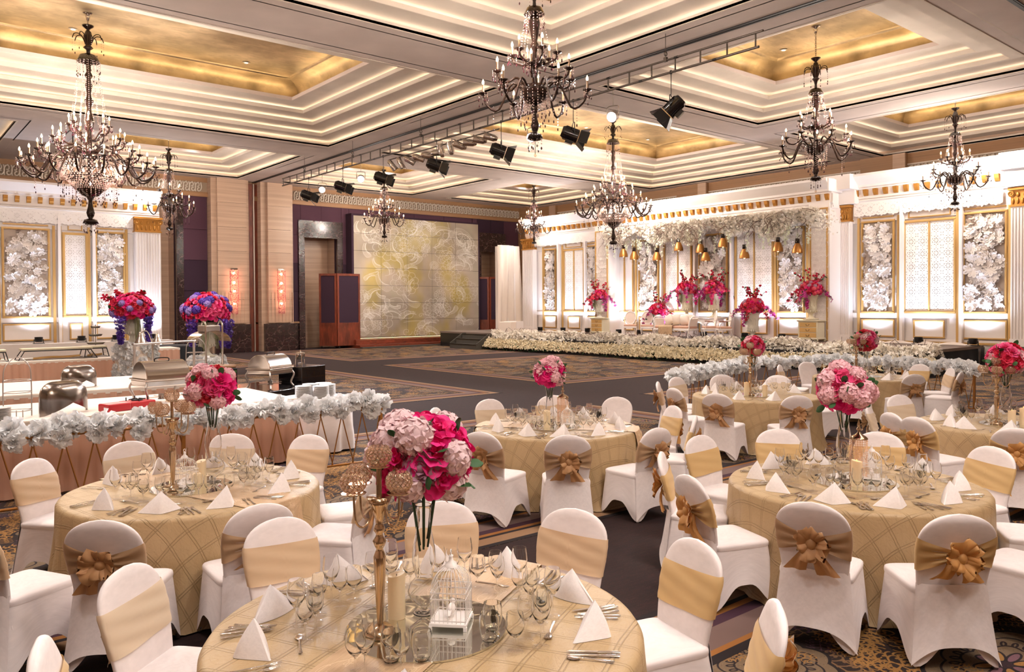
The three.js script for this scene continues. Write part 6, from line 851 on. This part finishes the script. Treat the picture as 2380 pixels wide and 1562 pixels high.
{ mirror(3, .31, .0, .02); const p = vase(3, -.02, -.07, .56, 'tall clear bulb vase on the ivory-candle table'); ballBouquet('large bouquet with pale hydrangea crown and hot pink roses above the crystal tower', p, .235, mixD, 11, { n: 34, cy: .15 }); crystalTower(3, .08, .0, 'gold-capped crystal bead tower beneath the large hydrangea bouquet', .31); birdcage(3, .13, .08, 1.15, 'white birdcage beside the crystal tower and ivory candle', .5); candle(3, -.15, .1, .2, .04, 'lone lit ivory pillar candle on its mirror', true); }
{ mirror(4, .3, -.1, .02); candelabra(4, -.17, .02, 'crystal candelabra before the paper-flower fence', .6, .2); const p = vase(4, .06, -.08, .58, 'ribbed clear vase beside the candelabra before the fence'); ballBouquet('small mixed pink and crimson bouquet against the stage blossom', p, .215, mixE, 14, { n: 32, cy: .15 }); candle(4, -.24, .0, .2, .038, 'lit ivory candle left of the candelabra before the fence', true); candle(4, .02, .16, .15, .038, 'shorter lit ivory candle before the clear ribbed vase', true); }
{ mirror(5, .3, -.05, .02); candelabra(5, -.18, -.06, 'crystal candelabra at the picture edge', .56, .6); const p = vase(5, .0, -.02, .56, 'clear bottle vase at the picture edge'); ballBouquet('pink and coral bouquet cut by the picture edge', p, .245, mixE, 17, { n: 32, cy: .17 }); candle(5, -.12, .08, .17, .04, 'lit ivory candle beside the candelabra foot at the picture edge', true); candle(5, .0, .16, .2, .04, 'taller lit ivory candle at the picture edge', true); }
{ mirror(6, .3, 0, 0); candelabra(6, -.25, -.05, 'small far candelabra before the stage end', .6, .3); const p = vase(6, .03, 0, .5, 'clear cylinder vase on the far table', 'flute'); ballBouquet('round bouquet of small pink roses near the stage end', p, .27, mixG, 21, { n: 46, cy: .17 }); }
// ================================================================== PAPER-FLOWER FENCES
const pomGeo = [1, 2, 3].map((s) => { srand(40 + s); const o = []; for (const [n, t, l, w] of [[6, .25, .6, .26], [10, .6, .8, .3], [13, .95, .92, .34], [13, 1.3, 1, .36], [11, 1.75, .92, .36]]) for (let k = 0; k < n; k++) { const a = (k + rnd() * .6) / n * TAU; o.push(aim(petalSheet(l * rr(.85, 1.1), w, rr(-.5, .5), rr(-.25, .4), 4, 3, .14), t + rr(-.3, .3), a + rr(-.3, .3))); } return merge(o); });
function fence(label, gLabel, pts, hTop, seed, pitch) {
  srand(seed); const t = thing('lattice_fence', label, 'fence'), g = thing('flower_garland', gLabel, 'garland'), cu = []; let L = 0; for (let i = 1; i < pts.length; i++) { const d = hypot(pts[i][0] - pts[i - 1][0], pts[i][1] - pts[i - 1][1]); cu.push([L, L + d, i]); L += d; }
  const at = (s) => { for (const [a, b, i] of cu) if (s <= b + 1e-6) { const q = clamp((s - a) / (b - a)); return [lerp(pts[i - 1][0], pts[i][0], q), lerp(pts[i - 1][1], pts[i][1], q)]; } return pts[pts.length - 1]; };
  for (let i = 1; i < pts.length; i++) for (const y of [.1, hTop - .07]) mesh('rail', rod([pts[i - 1][0], y, pts[i - 1][1]], [pts[i][0], y, pts[i][1]], .016, 6), M.bronze, t);
  const n = Math.round(L / pitch); for (let k = 0; k < n; k++) { const [x0, z0] = at(k / n * L), [x1, z1] = at((k + .62) / n * L), [x2, z2] = at(min(L, (k + 1.1) / n * L)); mesh('lattice_rod', rod([x0, hTop - .08, z0], [x1, .1, z1], .0085, 5), M.bronze, t); mesh('lattice_rod', rod([x2, hTop - .08, z2], [x1 - (x1 - x0) * .12, .1, z1 - (z1 - z0) * .12], .0085, 5), M.bronze, t); }
  for (const p of pts) mesh('post', bar(p[0] - .02, p[0] + .02, 0, hTop - .06, p[1] - .02, p[1] + .02), M.bronze, t);
  const m = Math.round(L / .2); for (let k = 0; k <= m; k++) { const [x, z] = at(k / m * L); bloom(g, 'paper_flower', pomGeo[k % 3], M.paperWhite, [x + rr(-.05, .05), hTop + rr(-.04, .05), z + rr(-.05, .06)], [rr(-.5, .5) - .5, rr(.4, 1), rr(.1, .9)], rr(.135, .175), rnd() * 6); if (k % 2) bloom(g, 'paper_flower', pomGeo[(k + 1) % 3], M.paperWhite, [x + rr(-.05, .05), hTop - rr(.06, .1), z + .07], [-.4, rr(-.2, .3), 1], rr(.11, .14), rnd() * 6); }
}
fence('gilded lattice fence along the skirted buffet table', 'garland of large white paper flowers on the fence before the skirted buffet', [[.2, -9.72], [2.9, -9.6], [5.46, -9.46]], .9, 801, .3);
fence('gilded lattice fence curving before the stage flowers', 'garland of white paper flowers on the fence before the stage flowers', [[11.4, -9.25], [13.4, -9.75], [15.5, -10.25], [17.3, -9.5], [17.6, -7.9], [16.9, -6.2]], .9, 802, .3);
// ================================================================== BUFFET
function skirted(label, x0, x1, z0, z1, h, sides = 'fr', yb = .03) { // table with top cloth and a box-pleated satin skirt on the front (+z) and right (+x)
  const t = thing('skirted_table', label, 'table'); mesh('top_cloth', merge([bar(x0, x1, h - .03, h, z0, z1), bar(x0 - .01, x1 + .01, h - .07, h - .01, z1, z1 + .012), bar(x1, x1 + .012, h - .07, h - .01, z0, z1)]), M.tableWhite, t); mesh('frame', bar(x0 + .1, x1 - .1, h - .1, h - .04, z0 + .1, z1 - .1), M.dark, t);
  const pleat = (len) => (u) => { const k = u * len / .17, f = k - floor(k); return .028 * (f < .5 ? smooth(0, .18, f) : 1 - smooth(.62, .75, f)) + .006 * sin(k * 2.3); };
  if (sides.includes('f')) { const p = pleat(x1 - x0); mesh('pleated_skirt', grid((u, v) => [lerp(x0, x1, u), lerp(h - .05, yb, v), z1 + .008 + p(u) * (.3 + .7 * v) + .015 * sin(u * 40 + v * 3) * v], Math.round((x1 - x0) * 42), 6), M.satinPink, t); }
  if (sides.includes('r')) { const p = pleat(z1 - z0); mesh('pleated_skirt', grid((u, v) => [x1 + .008 + p(u) * (.3 + .7 * v), lerp(h - .05, yb, v), lerp(z1, z0, u)], Math.round((z1 - z0) * 42), 6), M.satinPink, t); }
  return t;
}
skirted('long buffet table with pink pleated satin skirt behind the lattice fence', -1.2, 4.75, -12.5, -10.55, .9);
skirted('raised inner buffet counter with pink fascia carrying the pipe frame', -1.5, 4.6, -15.6, -13.3, .95);
skirted('far buffet table with pink pleated skirt and glass food cases', -2, 5.35, -25.2, -23.5, .83);
skirted('short pink-skirted side table between the two flower pedestals', 6.75, 7.6, -26.4, -25.4, .95);
solo('dark_cloth_table', 'side table under a dark navy cloth between the flower pedestals', 'table', merge([lathe([[.001, .95], [.75, .95], [.78, .93], [.8, .5], [.85, .02]], 32)]), M.skirtDark, [8.05, 0, -27.2]);
{ const g = grid((u, v) => { const a = u * TAU, P = [[0, .8], [.5, .8], [.545, .795], [.56, .76], [.57, .5], [.6, .03]], k = v * 5, i = min(4, floor(k)), q = k - i, y = lerp(P[i][1], P[i + 1][1], q), d = smooth(.05, .7, .8 - y), r = lerp(P[i][0], P[i + 1][0], q) + d * (.035 * sin(a * 9) + .02 * sin(a * 14 + 1)); return [r * cos(a), y, r * sin(a)]; }, 90, 12); solo('tablecloth', 'white cloth over the small round table of stacked plates', 'tablecloth', g, M.napkin, [5.4, 0, -11.35]); }
{ // stacks of plates
  const pl = lathe([[.001, .004], [.07, .004], [.085, .006], [.125, .018], [.126, .021], [.085, .01], [.07, .008], [.001, .008]], 28); let k = 0; const L = [[-.2, .02, 'stack nearest the buffet corner'], [-.0, .2, 'front stack of the cluster'], [.2, .02, 'stack behind the front one'], [.02, -.2, 'rear middle stack'], [.25, -.22, 'outermost rear stack']];
  for (const [dx, dz, w] of L) for (let i = 0; i < 14; i++) solo('plate', `white plate ${['at the bottom', 'second from the bottom', 'third from the bottom', 'fourth from the bottom', 'fifth from the bottom', 'sixth from the bottom', 'seventh from the bottom', 'seventh from the top', 'sixth from the top', 'fifth from the top', 'fourth from the top', 'third from the top', 'second from the top', 'topmost'][i]} of the ${w}`, 'plate', pl, M.porcelain, [5.4 + dx, .803 + i * .0125, -11.35 + dz], [0, k++, 0], 'stacked white plates');
  for (let i = 0; i < 12; i++) solo('plate', `white plate, ${['bottom', 'second', 'third', 'fourth', 'fifth', 'sixth', 'seventh', 'eighth', 'ninth', 'tenth', 'eleventh', 'topmost'][i]} in the stack at the picture border`, 'plate', pl, M.porcelain, [1.2, .903 + i * .0125, -10.72], [0, k++, 0], 'plates stacked at the picture border');
}
function rollTop(label, x, y, z, turn, s = 1) {
  const t = thing('chafing_dish', label, 'chafing dish', [x, y, z], turn); const W = .62 * s, R = .24 * s, b = .3 * s;
  const arc = new THREE.Shape(); arc.moveTo(-R, 0); arc.absarc(0, 0, R, PI, 0, true); arc.lineTo(-R, 0); const g = extr(arc, W - .02, .01, 14); g.rotateY(PI / 2); g.translate(-W / 2 + .01, b + .06 * s, 0); mesh('roll_lid', flat(g), M.chrome, t); mesh('lid_handle', merge([tube([[-.1 * s, b + .29 * s, .02], [-.09 * s, b + .34 * s, .02], [.09 * s, b + .34 * s, .02], [.1 * s, b + .29 * s, .02]], .008, 6, 14)]), M.black, t);
  mesh('pan', merge([rbx(W + .03, .1 * s, R * 2 + .03, .02, [0, b, 0]), rbx(W + .06, .02, R * 2 + .06, .008, [0, b + .055 * s, 0])]), M.chrome, t); mesh('stretcher', merge([bar(-W / 2, W / 2, .07, .085, -.01, .01), bar(-.01, .01, .07, .085, -R, R)]), M.chrome, t); mesh('burner', lathe([[.001, .12], [.04, .12], [.045, .06], [.05, .05], [.001, .05]], 16), M.steel, t);
  for (const [a, c] of [[-1, 1], [1, 1], [-1, -1], [1, -1]]) mesh('leg', tube([[a * W * .5, b, c * R], [a * W * .54, b * .75, c * R * 1.12], [a * W * .47, b * .3, c * R * .98], [a * W * .52, .012, c * R * 1.12]], .017 * s, 6, 12), M.satin, t);
}
rollTop('polished roll-top chafing dish on the black plinth', 5.45, .8, -13.2, .5, .95); rollTop('polished roll-top chafing dish behind the pink bouquet', 3.15, .9, -11.35, .15, .95);
solo('display_plinth', 'low black glossy plinth under the chafing dish', 'plinth', merge([rbx(1.6, .1, 1.4, .01, [0, .75, 0]), rbx(1.4, .7, 1.2, .01, [0, .35, 0])]), M.blackGloss, [5.35, 0, -13.4], [0, .45, 0]);
solo('display_box', 'tall black glossy box beside the chafing dish', 'display box', rbx(.62, 1.08, .6, .01, [0, .54, 0]), M.blackGloss, [6.45, 0, -14.1], [0, .35, 0]);
{ const t = thing('syrup_warmer', 'small steel sauce warmer on the black box', 'warmer', [6.42, 1.08, -14.1], .3); mesh('pot', lathe([[.001, .12], [.08, .12], [.085, .24], [.07, .25], [.012, .26], [.01, .29], [.001, .3]], 20), M.chrome, t); for (let k = 0; k < 3; k++) mesh('post', rod([.1 * cos(k * 2.1), 0, .1 * sin(k * 2.1)], [.09 * cos(k * 2.1), .24, .09 * sin(k * 2.1)], .008), M.chrome, t); mesh('burner', cyl(.05, .05, .05, [0, .03, 0]), M.steel, t); }
{ const t = thing('carving_station', 'twin-arched heat lamp with domed steel hood over a wooden board', 'heat lamp', [5.0, 1.05, -14.9], .35); mesh('base', rbx(.8, .06, .5, .02, [0, .03, 0]), M.woodStrip, t); mesh('crate', rbx(.8, .3, .55, .02, [0, -.15, 0]), M.black, t);
  for (const x of [-.17, .2]) mesh('arched_post', tube([[x, .05, .1], [x, .7, .1], [x + .01, .84, .08], [x + .02, .88, 0], [x + .03, .8, -.06], [x + .03, .7, -.07]], .018, 8, 24), M.chrome, t);
  const sh = new THREE.Shape(); sh.absarc(0, 0, .38, 0, PI, false); sh.absarc(0, 0, .36, PI, 0, true); const g = extr(sh, .3, 0, 16); g.scale(1, .55, 1); g.translate(.02, .5, -.2); mesh('hood', flat(g), M.chrome, t); mesh('lamp_housing', rbx(.36, .12, .2, .02, [.02, .75, -.05]), M.satin, t); }
{ const t = thing('heat_lamp', 'two polished bell-shaped heat lamps on one post', 'heat lamp', [4.05, .95, -15.1], .2); const bell = lathe([[.001, .2], [.03, .19], [.045, .12], [.06, .09], [.1, .0], [.095, .0], [.055, .085], [.001, .1]], 22); mesh('bell_shade', bell, M.chrome, t, [-.22, .62, 0]); mesh('bell_shade', bell, M.chrome, t, [.06, .58, .05]); mesh('post', merge([rod([0, 0, 0], [0, .62, 0], .018), tube([[0, .6, 0], [-.1, .82, 0], [-.22, .8, 0]], .01, 6, 12), tube([[0, .58, 0], [.05, .76, .03], [.06, .76, .05]], .01, 6, 8), cyl(.12, .12, .02, [0, .01, 0])]), M.chrome, t); }
{ const t = thing('sneeze_guard', 'bent steel pipe frame standing on the inner counter', 'frame', [.2, .95, 0]); mesh('pipe', tube([[3.15, 0, -13.5], [3.15, .6, -13.5], [3.2, .66, -13.52], [4.2, .66, -14.1], [4.26, .6, -14.12], [4.26, 0, -14.12]], .02, 8, 60), M.satin, t); mesh('base_box', rbx(.5, .12, .3, .02, [3.42, .06, -13.6], [0, .5, 0]), M.steel, t); }
function hood(label, x, y, z, w, h, turn) { const t = thing('steel_hood', label, 'serving dome', [x, y, z], turn); const s = new THREE.Shape(); s.moveTo(-w / 2, 0); s.lineTo(-w / 2, h * .5); s.bezierCurveTo(-w / 2, h * .85, -w * .38, h, -w * .2, h); s.lineTo(w * .18, h); s.bezierCurveTo(w * .4, h * .98, w / 2, h * .8, w / 2, h * .45); s.lineTo(w / 2, 0); const pts = s.getPoints(16); const g = grid((u, v) => { const q = u * (pts.length - 1), i = min(pts.length - 2, floor(q)), k = q - i, X = lerp(pts[i].x, pts[i + 1].x, k), Y = lerp(pts[i].y, pts[i + 1].y, k); const f = v; return [X * f, lerp(h * .35, Y, f), .16 * sqrt(max(0, 1 - f * f)) - .05]; }, 60, 14); mesh('dome', g, M.steelDS ??= (() => { const m = M.chrome.clone(); m.color.set('#8d847d'); m.roughness = .2; m.side = DS; return m; })(), t); mesh('rim', tube(pts.map((p) => [p.x, p.y, -.05]), .008, 5, 80), M.chrome, t); }
hood('tall polished steel dome standing on end behind the white fence flowers', 1.93, .9, -10.95, .66, .4, .55); hood('polished steel dome standing on the inner counter behind the other dome', 2.62, .95, -13.7, .62, .36, .55);
function wireStand(label, x, y, z, w, h, turn) { const t = thing('cake_stand', label, 'display stand', [x, y, z], turn); mesh('arch', tube([[-w / 2, 0, 0], [-w / 2, h * .6, 0], [-w * .42, h * .85, 0], [0, h, 0], [w * .42, h * .85, 0], [w / 2, h * .6, 0], [w / 2, 0, 0]], .007, 6, 50), M.satin, t); for (const q of [.12, .42, .62]) mesh('tier_ring', merge([place(new THREE.TorusGeometry(w * .36, .005, 5, 26), [0, h * q, .0], [PI / 2, 0, 0], [1, 1, 1]), rod([-w / 2, h * q, 0], [-w * .36, h * q, 0], .005, 4), rod([w / 2, h * q, 0], [w * .36, h * q, 0], .005, 4)]), M.satin, t); mesh('stem', merge([rod([-.02, 0, 0], [-.02, h * .12, 0], .006), rod([.04, 0, .03], [.04, h * .12, .03], .006)]), M.satin, t); }
wireStand('empty arched wire dessert stand at the left end of the buffet', 1.42, .9, -10.95, .38, .72, .6); wireStand('empty arched wire dessert stand before the second flower pedestal', 4.65, .95, -14.6, .4, .7, .3);
{ const t = thing('gas_stove', 'red portable gas stove with black pan supports', 'stove', [2.75, .9, -11.0], .35); mesh('body', rbx(.36, .09, .28, .02, [0, .05, 0]), M.red, t); mesh('case', rbx(.3, .1, .24, .02, [-.34, .05, .05]), M.red, t); for (let k = 0; k < 4; k++) mesh('pan_support', merge([rod([.1 * cos(k * 1.57 + .4), .11, .1 * sin(k * 1.57 + .4)], [.03 * cos(k * 1.57 + .4), .12, .03 * sin(k * 1.57 + .4)], .007), rod([.13 * cos(k * 1.57 + .4), .095, .13 * sin(k * 1.57 + .4)], [.13 * cos(k * 1.57 + .4), .14, .13 * sin(k * 1.57 + .4)], .007)]), M.black, t); mesh('burner_ring', place(new THREE.TorusGeometry(.06, .012, 6, 18), [0, .1, 0], [PI / 2, 0, 0]), M.black, t); }
function foodCase(label, x, z, w) { const t = thing('food_case', label, 'glass case', [x, .83, z]); const h = .24; const f = (y, s) => { const a = w / 2 * s, b = .32 * s; return [[-a, y, b], [a, y, b], [a, y, -b], [-a, y, -b]]; }; const A = f(.0, 1), B = f(h, .84); for (let k = 0; k < 4; k++) { mesh('frame_bar', merge([rod(A[k], A[(k + 1) % 4], .015), rod(B[k], B[(k + 1) % 4], .015), rod(A[k], B[k], .013)]), M.black, t); mesh('glass_pane', grid((u, v) => [0, 1, 2].map((i) => lerp(lerp(A[k][i], A[(k + 1) % 4][i], u), lerp(B[k][i], B[(k + 1) % 4][i], u), v)), 1, 1), M.glass, t); } mesh('stone_shelf', merge([rbx(w * .9, .05, .5, .01, [0, h + .04, -.02])]), M.urn, t); mesh('ice', tube([[-w * .3, .03, .05], [-w * .1, .06, .1], [w * .1, .05, .05], [w * .3, .07, .08]], .03, 5, 20), M.goldPaint, t); }
foodCase('long black-framed glass food case on the far buffet', 4.05, -24.2, 1.85); foodCase('small black-framed glass case beside the first flower pedestal', 5.05, -24.6, .62); foodCase('black-framed glass case cut by the picture border on the far buffet', 2.55, -24.1, .7);
{ const t = thing('tiered_stand', 'three-tier metal cake stand on the far buffet before the lattice panel', 'cake stand', [5.15, 1.12, -24.9]); for (const [y, r] of [[.04, .24], [.27, .18], [.5, .13]]) mesh('tray', lathe([[.001, y], [r * .8, y], [r, y + .05], [r * .98, y + .055], [r * .78, y + .012], [.001, y + .012]], 24), M.steel, t); mesh('post', cyl(.012, .012, .6, [0, .3, 0]), M.steel, t); }
// flower pedestals with their urns
function pedestal(label, x, z, w, h, seed, round) { const t = thing('flower_pedestal', label, 'pedestal', [x, 0, z], .6); srand(seed); mesh('core', round ? cyl(w * .42, w * .3, h - .1, [0, h / 2, 0]) : bar(-w * .42, w * .42, .02, h - .06, -w * .42, w * .42), M.tableWhite, t); const n = 230; for (let i = 0; i < n; i++) { let p, d; if (round) { const a = rnd() * TAU, y = rr(.05, h), r = w * .46 * (1 - .25 * y / h); p = [r * cos(a), y, r * sin(a)]; d = [cos(a), .3, sin(a)]; } else { const f = i % 5, u = rr(-.46, .46) * w, y = rr(.08, h); if (f === 0) { p = [u, h - .03, rr(-.46, .46) * w]; d = [0, 1, 0]; } else { const a = (f - 1) * PI / 2; p = [u * cos(a) + w * .43 * sin(a), y, -u * sin(a) + w * .43 * cos(a)]; d = [sin(a), .2, cos(a)]; } } bloom(t, 'paper_flower', pomGeo[i % 3], M.paperWhite, p, [d[0] + rr(-.3, .3), d[1] + rr(-.3, .3), d[2] + rr(-.3, .3)], rr(.09, .125), rnd() * 6); } }
pedestal('square pedestal covered in white paper flowers beside the far buffet', 5.82, -23.4, .86, 1.2, 31, false); pedestal('low round pedestal of white paper flowers under the purple flower urn', 8.1, -24.4, 1.35, .68, 32, true);
const purpleMix = [['rose', 'rose', 4, .17], ['rose', 'hot', 3, .17], ['small', 'crimson', 3, .16], ['rose', 'red', 2, .18], ['hyd', 'lilac', 1, .2], ['small', 'rose', 3, .15]];
urnArrangement('flower_urn', 'white urn of pink roses with purple falls on the square paper-flower pedestal', [5.75, 1.22, -23.4], .86, M.urnWhite, 81, { R: .62, n: 120, mix: purpleMix, lift: .12, sprays: [['small', 'red', 3.9, .85, .35, 9, .09], ['small', 'crimson', 2.6, .3, .4, 8, .09], ['small', 'red', .3, 1.1, .3, 9, .1], ['floret', 'crimson', 2.9, .5, .4, 9, .09]], falls: [['purple', 2.4, .75, .17, 420], ['purple', .9, .7, .15, 380], ['purple', -.4, .4, .12, 160]], moss: [[1.5, .9], [.1, .8]] });
urnArrangement('flower_urn', 'white urn of red and pink roses with three purple falls on the round pedestal', [8.1, .69, -24.4], 1.05, M.urnWhite, 82, { R: .76, n: 140, mix: [...purpleMix, ['hyd', 'purple', 3, .22]], lift: .42, sprays: [['small', 'red', 1.2, 1.3, .2, 8, .1]], falls: [['purple', 2.6, .8, .2, 460], ['purple', 1.1, .85, .18, 460], ['purple', 0.1, .9, .2, 460]], moss: [[2.0, 1.1], [-.1, 1.2], [1.2, .9]] });
renderer.render(scene, camera);
